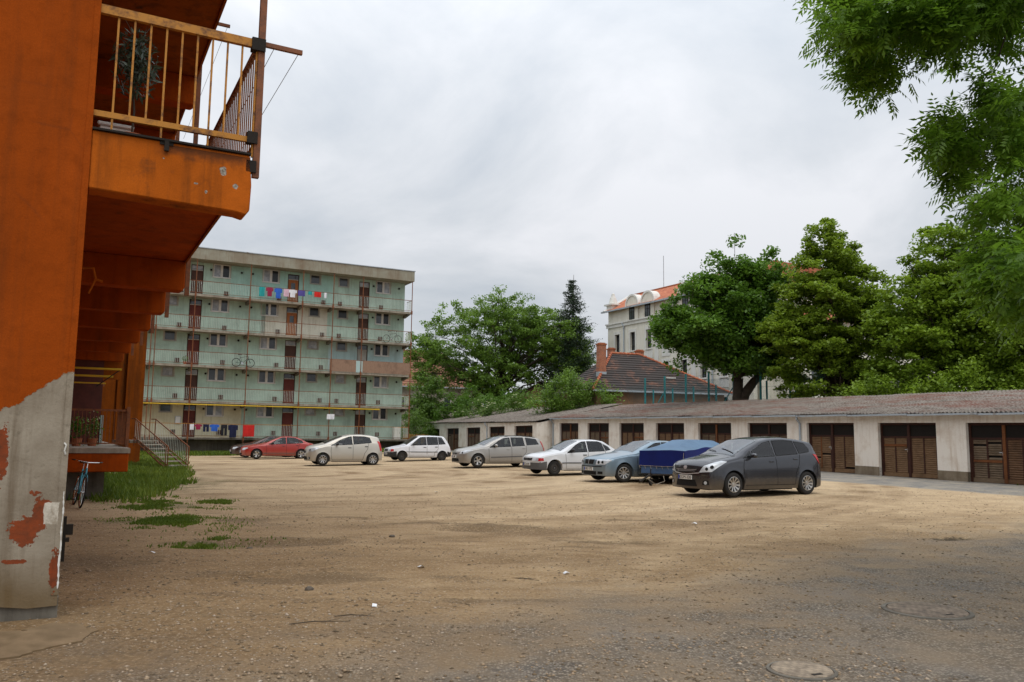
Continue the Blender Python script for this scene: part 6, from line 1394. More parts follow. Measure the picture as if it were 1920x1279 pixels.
f = MB(); f.box(-.25, .75, .0, 1.0, EZ+.1, EZ+.7, M['white_trim']); f.box(-.45, .95, -.2, 1.2, EZ+.7, EZ+.85, M['white_trim'])
f.lathe([(.001, EZ+2.1), (.16, EZ+2.0), (.2, EZ+1.8), (.34, EZ+1.5), (.42, EZ+1.2), (.5, EZ+.85)], 14, M['white_trim'], c=(.25, .5, 0)); f.build('corner_finial', None, sb)
for x, h in ((5.6, 3.4), (16.0, 3.6)): f = MB(); f.tube([(x, RY, RZ), (x, RY, RZ+h)], .035, 5); f.build('lightning_rod', M['gutter'], sb)
# rear wing with a lower red roof
wg = thing('school_wing', 'lower cream wing with red tiled roof glimpsed through the trees', 'building', (23.4, 68.5, 0), math.atan2(.474, .8805))
q = MB(); q.box(0, 34, 0, 11, -.2, 11.9); q.build('wall', M['white_wall'], wg)
q = MB(); q.prism([(-.5, 11.9), (5.5, 14.6), (11.5, 11.9)], -.4, 34.4, None, Matrix(((0, 1, 0, 0), (1, 0, 0, 0), (0, 0, 1, 0), (0, 0, 0, 1)))); q.build('roof', M['tile_red'], wg)
for i in range(9):
    for z in (2.5, 6.0, 9.2):
        c = 2.5+3.6*i; f = MB(); f.box(c-.6, c+.6, -.06, .0, z-.15, z+1.9, M['white_trim']); w_ = f.build('window', None, wg); f = MB(); f.box(c-.42, c+.42, -.075, -.06, z, z+1.75, M['pane']); f.build('pane', None, w_)

# ---------------------------------------------------------------- old house with a patchy hip roof
def hip(name, label, loc, ang, L_, W_, wall_h, ridge_h, r0, r1, wm, tm, ov=.5, group=None):
    t = thing(name, label, 'house', loc, ang, group)
    q = MB(); q.box(0, L_, 0, W_, -.2, wall_h); q.build('wall', wm, t)
    a, b, c, d = (-ov, -ov, wall_h-.12), (L_+ov, -ov, wall_h-.12), (L_+ov, W_+ov, wall_h-.12), (-ov, W_+ov, wall_h-.12); e, f = (r0, W_/2, ridge_h), (r1, W_/2, ridge_h)
    # tile courses as real steps on the front and left slopes
    def slope(p0, p1, q1, q0, n=16):
        m_ = MB(); p0, p1, q1, q0 = map(Vector, (p0, p1, q1, q0)); nn = (p1-p0).cross(q0-p0).normalized()
        if nn.z < 0: nn = -nn
        for i in range(n):
            s0, s1 = i/n, (i+1)/n; A, B_ = p0.lerp(q0, s0), p1.lerp(q1, s0); C_, D_ = p1.lerp(q1, s1), p0.lerp(q0, s1)
            m_.face([A+nn*.05, B_+nn*.05, C_+nn*.0, D_+nn*.0]); m_.face([A-nn*.01, B_-nn*.01, B_+nn*.05, A+nn*.05])
        return m_
    for part in ((a, b, f, e), (d, a, e, e), (b, c, f, f), (c, d, e, f)): slope(*part).build('roof', tm, t)
    q = MB()
    for p0, p1 in ((e, f), (a, e), (b, f)):
        p0, p1 = Vector(p0), Vector(p1); n = int((p1-p0).length/.34)
        for i in range(n): A = p0.lerp(p1, i/n); B_ = p0.lerp(p1, (i+1)/n); q.tube([A+Vector((0, 0, .06)), B_+Vector((0, 0, .03))], [.13, .10], 6)
    q.build('ridge_tiles', M['tile_red'] if tm is M['tile_old'] else tm, t)
    q = MB(); q.box(-ov-.02, L_+ov, -ov-.1, -ov, wall_h-.24, wall_h-.10); q.build('gutter', M['gutter'], t)
    return t
HA = math.atan2(.31, .95)
h1 = hip('old_house', 'old orange house with a patchy brown and red hip roof behind the garages', (6.9, 67.1, 0), HA, 11.9, 8.0, 5.6, 8.95, 3.2, 5.9, dirty('orange_house_render', (0.36, 0.19, 0.10), (0.2, 0.13, 0.09), .7), M['tile_old'])
def chim(x, y, z0, z1, w_, lab=None):
    f = MB(); f.box(x-w_/2, x+w_/2, y-w_/2, y+w_/2, z0, z1-.2, M['chimney']); f.box(x-w_/2-.05, x+w_/2+.05, y-w_/2-.05, y+w_/2+.05, z1-.2, z1-.08, M['brick']); f.box(x-w_/2+.05, x+w_/2-.05, y-w_/2+.05, y+w_/2-.05, z1-.08, z1, M['chimney']); f.box(x-w_/2-.02, x+w_/2+.02, y-w_/2-.02, y+w_/2+.02, z0, z0+.5, M['gutter']); f.build('chimney', None, h1)
def hl(px, Y):      # point on the ray at depth Y -> house coords
    p = at(px, 700, Y); v = Vector((p.x-6.9, p.y-67.1)); return v.x*math.cos(HA)+v.y*math.sin(HA), -v.x*math.sin(HA)+v.y*math.cos(HA)
cx, cy = hl(1127.5, 69.0); chim(cx, cy, 6.6, 9.55, .62)
cx, cy = hl(1146, 74.5); chim(cx, cy, 7.2, 9.75, .55); cx, cy = hl(1199, 75.5); chim(cx, cy, 7.2, 9.7, .6)
f = MB(); 
cx, cy = hl(1234, 72.5); f.box(cx-.45, cx+.45, .95, 1.75, 6.72, 6.82); f.build('roof_hatch', M['white_paint'], h1)
for i in range(3): f = MB(); f.box(1.5+3.6*i, 2.5+3.6*i, -.05, 0, 1.5, 3.2, M['white_paint']); w_ = f.build('window', None, h1); f = MB(); f.box(1.6+3.6*i, 2.4+3.6*i, -.06, -.05, 1.6, 3.1, M['pane']); f.build('pane', None, w_)
h2 = hip('far_house', 'greyish house with a faded brown tiled roof right behind the mint block', (-18.5, 104, 0), math.atan2(.3, .95), 15.5, 9, 8.0, 12.9, 3.5, 10.5, M['concrete'], M['tile_brown'])
for i in range(5): f = MB(); f.box(1.5+2.9*i, 2.5+2.9*i, -.05, 0, 5.0, 6.6, M['white_paint']); w_ = f.build('window', None, h2); f = MB(); f.box(1.6+2.9*i, 2.4+2.9*i, -.06, -.05, 5.1, 6.5, M['pane']); f.build('pane', None, w_)
h3 = hip('small_house', 'small orange house with low red roof behind the elder bush', (2.2, 88, 0), math.atan2(.474, .88), 7.5, 6, 5.6, 7.6, 2.5, 5.0, flat('orange_render2', (0.55, 0.24, 0.07), .9), M['tile_brown'])
# ---------------------------------------------------------------- sports-court fence behind the garages
fn = thing('court_fence', 'tall teal steel fence with wire netting behind the garage roofs', 'fence', (24.8, 34.6, 0), math.atan2(GT[1], GT[0]))
for i in range(7, 14):
    x = -.3+2.62*i; q = MB(); q.tube([(x, 0, -.2), (x, 0, 6.35)], .075, 8); q.build('post', M['teal_post'], fn)
    q = MB(); q.tube([(x+1.2, -1.6, -.2), (x+1.2, -1.6, 5.55)], .065, 8); q.build('post', M['teal_post'], fn)
    if i % 3 == 0: q = MB(); q.tube([(x, 0, 5.2), (x+.5, .9, 3.4)], .035, 6); q.build('brace', M['teal_post'], fn)
q = MB()
for z in (2.0, 4.0, 5.0, 6.1): q.tube([(18, 0, z), (34, 0, z)], .009, 4)
x = 18.0
while x < 34:
    for s in (-1, 1):
        x2 = x+s*3.2
        q.face([(x-.008, .012*s, 2.6), (x+.008, .012*s, 2.6), (x2+.008, .012*s, 5.8), (x2-.008, .012*s, 5.8)])
    x += .11
q.build('wire_netting', flat('teal_wire', (0.02, 0.11, 0.13), .5), fn)
# ---------------------------------------------------------------- trees
def leafmesh(C_, ln, wd, tone, mat, parent, up=.5, name='leaves', fold=True):
    n = len(C_); nrm = rng.normal(0, 1, (n, 3)); nrm[:, 2] = np.abs(nrm[:, 2])+up; nrm /= np.linalg.norm(nrm, axis=1)[:, None]
    d = np.cross(nrm, rng.normal(0, 1, (n, 3))); d /= np.linalg.norm(d, axis=1)[:, None]; u = np.cross(nrm, d)
    s_ = (.55+.8*rng.random(n))[:, None]; L2 = ln/2*s_; W2 = wd/2*s_
    V = np.stack([C_-d*L2, C_+u*W2-nrm*L2*.15, C_+d*L2-nrm*L2*.35, C_-u*W2-nrm*L2*.15], 1).reshape(-1, 3)
    return npmesh(name, V, np.arange(4*n).reshape(-1, 4), mat, parent, attr=tone)
def crown_points(ells, n, hollow=.45, noise_sc=.35, thr=-.08):
    """sample cluster centres in a union of ellipsoids, biased to the outside, with noisy gaps"""
    w_ = np.array([e[3]*e[4]*e[5] for e in ells])**.8; w_ /= w_.sum(); P = []
    while len(P) < n:
        e = ells[rng.choice(len(ells), p=w_)]; d = rng.normal(0, 1, 3); d /= np.linalg.norm(d); r_ = hollow+(1-hollow)*rng.random()**.6; r_ *= 1+.12*rng.normal()
        p = np.array([e[0]+d[0]*e[3]*r_, e[1]+d[1]*e[4]*r_, e[2]+d[2]*e[5]*r_])
        if float(fbm(p[0]+p[2]*1.7, p[1]*1.3-p[2]*.9, noise_sc, 3, 50)) > thr: P.append(p)
    return np.array(P)
def make_tree(name, label, cat, base, ells, nclu, per, crad, leaf, mat, trunk_r, fork, group=None, nbr=36, up=.5, thr=-.08, extra_limbs=(), hollow=.45, flatc=.6):
    t = thing(name, label, cat, base, 0, group); P = crown_points(ells, nclu, hollow, thr=thr)
    tr = MB(); k = fork; top = max(e[2]+e[5]*.5 for e in ells); cx_ = sum(e[0] for e in ells)/len(ells); cy_ = sum(e[1] for e in ells)/len(ells)
    pts = [(0, 0, -.3), (trunk_r*.1, 0, .3), (trunk_r*.3*math.sin(k), .1, k*.55), (.1, .0, k)]
    tr.tube(pts, [trunk_r*1.5, trunk_r*1.12, trunk_r, trunk_r*.9], 10, M['bark'])
    tr.tube([(.1, 0, k), (.1+cx_*.3, cy_*.3, k+(top-k)*.35), (cx_*.7, cy_*.7, k+(top-k)*.7), (cx_, cy_, top)], [trunk_r*.85, trunk_r*.55, trunk_r*.3, trunk_r*.07], 8, M['bark'])
    tr.build('trunk', None, t, smooth=True)
    lb = MB(); sel = rng.choice(len(P), min(nbr, len(P)), replace=False)
    for i in sel:
        p = Vector(P[i]); f_ = max(0, min(.8, (p.z-k)/(top-k)*.7-.15)); a = Vector((.1+cx_*f_, cy_*f_, k+(top-k)*f_*.8)); L_ = (p-a).length
        m1 = a.lerp(p, .35)+Vector((random.uniform(-.4, .4), random.uniform(-.4, .4), L_*.12)); m2 = a.lerp(p, .7)+Vector((random.uniform(-.3, .3), random.uniform(-.3, .3), L_*.10))
        r0 = trunk_r*random.uniform(.22, .5)*(1-.6*f_); lb.tube([a, m1, m2, p], [r0, r0*.6, r0*.32, r0*.1], 6, M['bark'])
        for _ in range(3):
            j = int(np.argmin(np.linalg.norm(P-np.array(p)+rng.normal(0, .8, 3), axis=1))); e_ = Vector(P[j]); lb.tube([m2, (m2+e_)/2+Vector((0, 0, .15)), e_], [r0*.28, r0*.16, r0*.06], 4, M['bark'])
    for (pp, rr_) in extra_limbs: lb.tube(pp, rr_, 8, M['bark'])
    lb.build('limbs', None, t, smooth=True)
    n = nclu*per; ci = np.repeat(np.arange(nclu), per); off = rng.normal(0, 1, (n, 3)); off /= np.linalg.norm(off, axis=1)[:, None]; off *= (rng.random((n, 1))**.5)*crad*(.6+.8*rng.random(nclu))[ci][:, None]; off[:, 2] *= flatc
    C_ = P[ci]+off; ct = rng.random(nclu)
    tone = np.clip(.15+.5*ct[ci]+.35*rng.random(n), 0, 1)
    leafmesh(C_, leaf, leaf*.62, tone, mat, t, up, 'crown'); return t
G_ = 'trees beyond the garages'
def base_at(x, y): return (x, y, gzf(x, y))
make_tree('broad_tree', 'wide rounded mid green tree with sky showing through, left of the spruce', 'tree', (-1.6, 92, 0), [(.2, 0, 13.2, 5.2, 5, 4.2), (-5.2, 0, 12.4, 4.2, 4.2, 3.8), (-8.0, 0, 10.6, 2.4, 2.4, 2.2), (5.0, 0, 12.2, 4.6, 4.2, 4.0), (0, 0, 8.0, 4.8, 4.5, 3.6), (7.6, 0, 10.0, 3.3, 3.0, 3.2), (-6.8, 0, 8.8, 3.0, 3.0, 2.4), (-2, 0, 6.0, 3.0, 2.6, 2.8), (2.0, 0, 14.3, 3.2, 3, 3.0), (6.8, -3, 12.2, 3.2, 2.4, 2.4), (8.6, -3, 9.4, 2.2, 2, 2.0)], 1500, 62, .70, .25, M['leaf_mid'], .42, 4.6, G_, 80, .5, -.13)
make_tree('dark_tree', 'rounded dark green tree with leaning forked trunk before the cream building', 'tree', (14.75, 54, 0), [(-.7, 0, 11.2, 2.5, 2.6, 2.5), (1.0, 0, 10.7, 2.7, 2.6, 2.9), (-2.6, 0, 8.8, 2.5, 2.6, 2.0), (.6, 0, 8.0, 3.0, 2.8, 2.1), (-4.2, 0, 9.8, 1.1, 1.2, 1.3), (-4.5, 0, 8.4, 1.0, 1.3, .9), (-3.6, 0, 6.9, .9, 1.0, .8), (-1.0, 0, 6.8, 1.6, 1.6, 1.0), (2.2, 0, 8.4, 1.5, 1.6, 2.2)], 700, 120, .72, .25, M['leaf_dark'], .34, 5.6, G_, 44, .6, -.10, extra_limbs=[([(.1, 0, 3.4), (.5, 0, 4.6), (1.1, 0, 5.4), (2.1, .2, 6.4), (2.6, .3, 7.6)], [.38, .34, .28, .22, .12])], flatc=.7)
make_tree('yellowish_tree', 'tall pointed yellow green tree between the dark tree and the light green tree', 'tree', (19.7, 50, 0), [(-.3, 0, 13.6, 1.4, 1.3, 1.7), (-.3, 0, 12.0, 2.4, 2.0, 1.8), (-.4, 0, 9.8, 3.4, 2.6, 2.1), (-2.6, 0, 7.8, 2.0, 2.2, 2.6), (2.2, 0, 4.9, 2.2, 2.0, 1.6), (1.8, 0, 10.2, 1.6, 1.8, 1.8), (-1.3, 0, 7.6, 3.1, 2.6, 2.1), (1.4, 0, 7.6, 2.3, 2.2, 2.2), (-1.6, 0, 5.6, 2.6, 2.4, 1.8), (1.0, 0, 5.2, 2.2, 2.2, 1.4), (-.2, 0, 9.0, 2.2, 2.2, 4.0), (2.6, 0, 9.0, 1.2, 1.5, 2.0)], 900, 110, .58, .22, M['leaf_yellow'], .26, 3.2, G_, 44, .9, -.13, flatc=.45)
make_tree('light_tree', 'light green spreading tree right of the tall yellowish tree', 'tree', (24.6, 46, 0), [(-.3, 0, 12.0, 2.3, 2.0, 1.8), (2.0, 0, 11.4, 2.2, 2.0, 1.9), (-.2, 0, 10.0, 3.0, 2.6, 2.0), (-2.0, 0, 8.8, 2.3, 2.2, 2.0), (2.0, 0, 9.6, 2.4, 2.2, 2.2), (-.8, 0, 7.0, 3.3, 2.8, 2.0), (2.0, 0, 7.0, 2.8, 2.6, 2.2), (-2.4, 0, 5.6, 2.0, 2.0, 1.5), (1.0, 0, 5.2, 3.0, 2.6, 1.4), (.3, 0, 8.5, 3.4, 2.6, 2.6), (-3.0, 0, 7.4, 1.8, 1.8, 1.6)], 900, 110, .60, .22, M['leaf_lime'], .26, 3.4, G_, 44, .8, -.13, flatc=.5)
make_tree('edge_tree', 'light green tree at the right edge behind the nearest garage roof', 'tree', (29.2, 43.5, 0), [(0, 0, 10.2, 3.4, 2.8, 2.6), (-2.6, 0, 8.0, 2.6, 2.4, 2.6), (1.6, 0, 7.0, 3.0, 2.6, 2.4), (-1.0, 0, 5.2, 2.8, 2.4, 1.5), (2.4, 0, 10.6, 2.4, 2.2, 2.2)], 700, 110, .6, .21, M['leaf_lime'], .26, 3.2, G_, 36, .7, -.15)
make_tree('small_tree', 'small bright green tree in front of the greyish house', 'tree', (-8.6, 84, 0), [(0, 0, 5.6, 2.1, 2, 1.9), (-.8, 0, 4.0, 2.4, 2, 1.6), (1.0, 0, 4.0, 2.0, 2, 1.8), (.3, 0, 7.0, 1.2, 1.2, 1.1)], 170, 75, .62, .22, M['leaf_bush'], .14, 1.6, G_, 16, .7, -.2)
def bush(name, label, base, ells, n, per, mat, leaf=.18, blossom=0, cr=.5):
    t = thing(name, label, 'bush', base); P = crown_points(ells, n, .4, .6, -.25); N = n*per; ci = np.repeat(np.arange(n), per); off = rng.normal(0, cr*.45, (N, 3)); C_ = P[ci]+off
    leafmesh(C_, leaf, leaf*.6, np.clip(.1+.5*rng.random(n)[ci]+.4*rng.random(N), 0, 1), mat, t, .6, 'foliage')
    q = MB()
    for i in range(16): p = Vector(P[i]); q.tube([(p.x*.15, p.y*.15, -.2), (p.x*.6, p.y*.6, p.z*.5), p], [.05, .03, .01], 5, M['bark'])
    q.build('stems', None, t)
    if blossom:
        o_ = P[P[:, 2] > np.median(P[:, 2])*.8]; s_ = o_[rng.integers(0, len(o_), blossom)]+rng.normal(0, .22, (blossom, 3))+[0, -.35, .15]; c = np.repeat(s_, 14, 0)+rng.normal(0, .05, (blossom*14, 3))*[1, 1, .3]
        leafmesh(c, .07, .07, rng.random(len(c)), M['blossom'], t, 2, 'blossom')
    return t
bush('elder_bush', 'elder bush with cream blossom just over the far garage roof', (-.8, 76.5, 0), [(0, 0, 4.3, 2.0, 1.3, 1.1), (2.0, 0, 4.8, 1.3, 1.2, 1.2), (-2.4, 0, 4.0, 1.6, 1.2, .9), (.8, 0, 2.5, 4, 1.3, 1.8)], 150, 70, M['leaf_bush'], .16, 90)
bush('big_bush', 'large dark leafy bush left of the patchy hip roof', (5.6, 67.0, 0), [(-1.2, 0, 5.0, 2.2, 1.6, 1.6), (1.2, 0, 4.9, 2.0, 1.5, 1.3), (-2.6, 0, 4.2, 1.6, 1.5, 1.2), (0, 0, 3.0, 3.6, 1.6, 2.0), (-1.0, 0, 6.2, 1.0, 1.0, 1.0)], 240, 75, M['leaf_mid'], .17)
bush('low_bush', 'dark bush filling the gap under the wide rounded tree', (-3.5, 82, 0), [(0, 0, 4.0, 3.0, 1.6, 2.6), (3.5, 0, 4.0, 3.2, 1.6, 2.2), (-2.6, 0, 3.2, 2.0, 1.5, 1.6)], 220, 70, M['leaf_dark'], .2)
bush('hedge_bush', 'bright green bush at the foot of the small tree by the picket fence', (-9.3, 80.5, 0), [(0, 0, 2.2, 2.2, 1.4, 1.7), (1.8, 0, 1.8, 1.4, 1.3, 1.3)], 110, 70, M['leaf_bush'], .17)
bush('edge_bush', 'low mid green undergrowth behind the nearest garage roof at the right', (25, 43, 0), [(0, 0, 4.0, 4.5, 1.5, 2.0), (5, -2, 4.0, 4, 1.5, 2.2), (-4, 2, 3.8, 3, 1.5, 1.8)], 330, 80, M['leaf_lime'], .18)
# distant belt of trees closing the horizon
Q = []; 
for i in range(420):
    a = rng.uniform(-1.2, 1.2); d = rng.uniform(150, 185); Q.append((d*math.sin(a), d*math.cos(a), rng.uniform(1, 8)*(.6+.4*math.sin(a*9))))
Q = np.array(Q); C_ = np.repeat(Q, 70, 0)+rng.normal(0, 1, (420*70, 3))*[2.6, 2.6, 1.5]; C_[:, 2] = np.abs(C_[:, 2])
o = leafmesh(C_, .9, .6, rng.random(len(C_)), M['leaf_mid'], None, .5, 'far_woodland'); o['kind'] = 'stuff'; tag(o, 'far off belt of woodland beyond the houses', 'woodland')
# ---- spruce
def spruce(base, H_, label):
    t = thing('spruce', label, 'tree', base, 0, G_); q = MB(); q.tube([(0, 0, -.3), (0, 0, H_*.5), (.1, 0, H_)], [.28, .16, .02], 8, M['bark']); q.build('trunk', None, t, smooth=True)
    C_ = []; lb = MB(); z = 4.0
    while z < H_-.2:
        R_ = (H_-z)*.36+.3; nb = 6 if z < H_-2 else 4
        for i in range(nb):
            a = random.uniform(0, 6.28); r_ = R_*random.uniform(.6, 1.2); tip = Vector((math.cos(a)*r_, math.sin(a)*r_, z-r_*.12+.12*r_*random.random())); 
            pts = [Vector((0, 0, z)), Vector((tip.x*.5, tip.y*.5, z-r_*.22)), tip]; lb.tube(pts, [.04, .025, .008], 4, M['bark'])
            n = int(60*r_)+25; u = rng.random(n)**.8; base_ = np.array([[pts[0].lerp(pts[1], min(1, v*2)).lerp(pts[1].lerp(pts[2], max(0, v*2-1)), v)[k] for k in range(3)] for v in u])
            hang = rng.random(n)**2*(.25+.5*min(1, r_*.4)); C_.append(base_+np.stack([rng.normal(0, .10+.05*r_, n), rng.normal(0, .10+.05*r_, n), -hang], 1))
        z += .40
    lb.build('limbs', None, t); C_ = np.concatenate(C_)
    leafmesh(C_, .22, .07, rng.random(len(C_)), M['leaf_spruce'], t, .1, 'crown')
spruce((6.6, 89.5, 0), 19.4, 'dark spruce with drooping branches and pointed top beside the wide rounded tree')

# ---- ash tree hanging into the top right corner
at_ = Vector((9.4, 9.2, 0)); at_.z = ghf(at_.x, at_.y)
ash = thing('ash_tree', 'ash tree whose leafy branches hang into the upper right corner of the yard view', 'tree', at_)
def px_poly(P, n):
    P = np.array(P, float); lo, hi = P.min(0), P.max(0); out_ = []
    while len(out_) < n:
        c = lo+(hi-lo)*rng.random(2)
        if poly_in(np.array([c[0]]), np.array([c[1]]), P)[0]: out_.append(c)
    return out_
clumps = []
def add_clumps(P, n, y0, y1, rad):
    for c in px_poly(P, n): p = at(c[0], c[1], random.uniform(y0, y1)); clumps.append((p, rad*random.uniform(.7, 1.2)))
add_clumps([(1545, -20), (1575, 75), (1600, 140), (1650, 160), (1700, 100), (1790, 70), (1860, 40), (1960, 60), (1960, -60)], 80, 7.6, 9.4, .25)
add_clumps([(1500, -260), (1545, -20), (1960, -60), (2400, 0), (2400, -500), (1800, -480)], 90, 6.8, 11.5, .42)
add_clumps([(1790, 220), (1785, 310), (1820, 340), (1830, 440), (1870, 480), (1990, 560), (2300, 500), (2300, 20), (1990, 100), (1900, 180)], 150, 7.4, 10.2, .28)
add_clumps([(1770, 70), (1790, 150), (1830, 230), (1960, 200), (1960, 60)], 5, 7.8, 9.6, .15)
add_clumps([(1740, 210), (1770, 330), (1850, 340), (1840, 220)], 9, 7.8, 9.2, .18)
add_clumps([(1850, 440), (1840, 520), (1890, 570), (2050, 640), (2200, 560), (2050, 430)], 30, 6.6, 8.0, .24)
add_clumps([(2000, -400), (2000, 500), (2700, 500), (2700, -700)], 90, 7.5, 13, .6)
CP = np.array([c[0] for c in clumps]); CR = np.array([c[1] for c in clumps])
nl = 40; N = len(clumps)*nl; ci = np.repeat(np.arange(len(clumps)), nl)
off = rng.normal(0, 1, (N, 3)); off /= np.linalg.norm(off, axis=1)[:, None]; O = CP[ci]+off*(CR[ci]*rng.random(N)**.5)[:, None]
# rachis direction: outwards from the trunk and drooping
dr = O-np.array([at_.x, at_.y, 5.0]); dr[:, 2] = 0; dr /= np.linalg.norm(dr, axis=1)[:, None]; dr = dr*.7+rng.normal(0, .55, (N, 3)); dr[:, 2] -= .35; dr /= np.linalg.norm(dr, axis=1)[:, None]
up_ = np.array([0, 0, 1.0])+rng.normal(0, .35, (N, 3)); sd_ = np.cross(dr, up_); sd_ /= np.linalg.norm(sd_, axis=1)[:, None]; nm = np.cross(sd_, dr)
RL = .23*(.7+.6*rng.random(N)); Vs = []; tones = []; base_t = np.clip(.1+.45*rng.random(len(clumps))[ci]+.25*rng.random(N), 0, 1)
for k in range(9):
    if k == 8: s0, sgn = 1.0, 0
    else: s0, sgn = .25+.75*(k//2)/4.0, (1 if k % 2 else -1)
    o_ = O+dr*(RL*s0)[:, None]; dirn = dr*(.55 if sgn else 1)+sd_*(.85*sgn); dirn[:, 2] -= .12; dirn /= np.linalg.norm(dirn, axis=1)[:, None]
    L_ = .080*(.75+.5*rng.random(N))[:, None]; sd2 = np.cross(nm, dirn); W_ = L_*.19
    a = o_; b = o_+dirn*L_*.38+sd2*W_-nm*L_*.03; c = o_+dirn*L_*1.0-nm*L_*.16; d = o_+dirn*L_*.38-sd2*W_-nm*L_*.03
    Vs.append(np.stack([a, b, c, d], 1)); tones.append(base_t)
V = np.stack(Vs, 1).reshape(-1, 3); V = V-np.array([at_.x, at_.y, at_.z]); tn = np.stack(tones, 1).reshape(-1)
npmesh('leaves', V, np.arange(len(V)).reshape(-1, 4), M['leaf_ash'], ash, attr=tn)
q = MB(); q.tube([(0, 0, -.3), (.05, 0, 1.2), (-.05, .05, 3.0), (-.3, .1, 4.4)], [.36, .27, .24, .20], 12, M['bark']); q.tube([(-.3, .1, 4.4), (-.2, .4, 6.5), (.2, .6, 9.0)], [.18, .12, .04], 9, M['bark']); q.build('trunk', None, ash, smooth=True)
q = MB(); order = rng.permutation(len(clumps)); hubs = [Vector(p) for p in ((-1.6, -.3, 5.6), (-2.6, -.4, 6.2), (-3.9, -.8, 6.5), (-1.9, -.2, 4.6), (-3.2, -.3, 4.7), (-2.2, .6, 5.4), (.8, 1.2, 6.4), (.5, -1.5, 6.6), (-2.6, -.8, 3.9))]
par = {1: 0, 2: 1, 4: 3, 8: 3}
for i, h in enumerate(hubs):
    s0 = hubs[par[i]] if i in par else Vector((-.3, .1, 4.2)); r0 = .035 if i in par else .075; q.tube([s0, s0.lerp(h, .5)+Vector((0, 0, .12)), h], [r0, r0*.75, r0*.5], 7, M['bark'])
for i in order[:230]:
    p = CP[i]-np.array(at_); p = Vector(p); h = min(hubs, key=lambda v: (v-p).length); q.tube([h, h.lerp(p, .5)+Vector((0, 0, .06)), p], [.014, .009, .004], 4, M['bark'])
q.build('limbs', None, ash, smooth=True)
# ---------------------------------------------------------------- grass and small things on the ground
def rc(px, y): p = gp(px, y); return (p.x, p.y)
left_poly = [rc(150, 938), rc(240, 948), rc(300, 930), rc(348, 905), rc(345, 885), rc(338, 868), rc(262, 858), rc(225, 868), rc(140, 875)]
grass([(left_poly, 90000, .19, -.35),
       ([rc(225, 955), rc(300, 962), rc(420, 948), rc(405, 938), rc(340, 930), rc(250, 940)], 34000, .045, -.06),
       ([rc(275, 985), rc(330, 993), rc(380, 980), rc(360, 965), rc(290, 970)], 18000, .04, -.05),
       ([rc(330, 1020), rc(380, 1026), rc(420, 1016), rc(380, 1008)], 7000, .045, -.03),
       ([rc(160, 960), rc(300, 935), rc(440, 935), rc(470, 990), rc(430, 1030), rc(300, 1030)], 26000, .035, .05),
       ([rc(420, 1022), rc(520, 1010), rc(560, 1002), rc(420, 985)], 4000, .03, .08),
       ([rc(262, 858), rc(338, 868), rc(345, 853), rc(280, 850)], 12000, .16, -.3),
       ([(-31, 58), (-27.5, 56.5), (-9, 67.0), (-6.4, 71.5), (-9.5, 72), (-31, 61)], 60000, .28, -.5),
       ([(-9.5, 70), (-6.0, 68), (-5.6, 74), (-9, 77)], 9000, .3, -.3)], 'grass', 'green grass beside the orange block and along the foot of the mint block')
def gl(t_, d_): return (G0[0]+GT[0]*t_-GN[0]*d_, G0[1]+GT[1]*t_-GN[1]*d_)
grass([([gl(-14, -.05), gl(32, -.05), gl(32, .35), gl(-14, .35)], 9000, .12, .16), ([gl(33, 1.0), gl(56, 1.0), gl(56, 1.6), gl(33, 1.6)], 9000, .2, .02)], 'weeds', 'sparse weeds along the foot of the garage walls')
# low bank of weeds along the asphalt / behind buildings
grass([([(-40, 76), (40, 76), (40, 130), (-40, 130)], 26000, .6, -.3)], 'rough_grass', 'rough grass on the plots behind the garages')
# cracked concrete apron at the corner of the orange block
t = MB(); pts = [gp(-120, 1178), gp(30, 1190), gp(60, 1180), gp(102, 1168), gp(175, 1178), gp(170, 1200), gp(60, 1225), gp(20, 1238), gp(-150, 1262)]
pp = []
for i in range(len(pts)):
    a, b = pts[i], pts[(i+1) % len(pts)]; nn = max(1, int((b-a).length/.06))
    for j in range(nn): q_ = a.lerp(b, j/nn); k_ = .035*math.sin(j*1.3+i)+random.uniform(-.018, .018); pp.append(Vector((q_.x+k_, q_.y+k_, 0)))
pts = pp; top = [(p.x, p.y, ghf(p.x, p.y)+.012) for p in pts]; bot = [(p[0], p[1], p[2]-.2) for p in top]
M['apron'] = dirty('cracked_apron', (0.25, 0.17, 0.095), (0.12, 0.08, 0.04), .8, 3.5, fine=60)
t.face(top, M['apron']); 
for i in range(len(pts)): j = (i+1) % len(pts); t.face([top[i], bot[i], bot[j], top[j]], M['apron'])
o = t.build('pavement', None); o['kind'] = 'structure'
# manhole covers sunk in the asphalt
def cover_mat(name, a, b):
    t = NT(name); n = t.noise(9, 6, .7); w_ = t.n('ShaderNodeTexChecker'); w_.inputs['Scale'].default_value = 26; t.l(t.obj, w_.inputs[0]); c = t.mix(t.ramp(n, [(.35, 0.0), (.62, 1.0)]), a, b); c = t.mix(t.math('MULTIPLY', w_.outputs['Fac'], 0.25), c, tuple(Vector(a)*.5))
    return t.fin(c, .9, 0, .2, t.bump(t.math('ADD', w_.outputs['Fac'], n), .6, .01))
def manhole(px, y, r_, mat, label):
    p = gp(px, y); z = ghf(p.x, p.y)
    t = thing('manhole_cover', label, 'manhole cover', (p.x, p.y, z+.008), .4, 'manhole covers in the asphalt'); q = MB()
    q.lathe([(.001, .010), (r_*.82, .010), (r_*.84, .002)], 40, mat); q.build('cover', None, t)
    q = MB(); q.lathe([(r_*.86, .0), (r_*.86, .006), (r_*.95, .003), (r_*.97, -.02)], 40, M['concrete_dark']); q.build('frame', None, t)
    q = MB(); q.box(-.04, .04, -r_*.6-.015, -r_*.6+.015, .0102, .013, M['dark_metal']); q.build('lifting_slot', None, t)
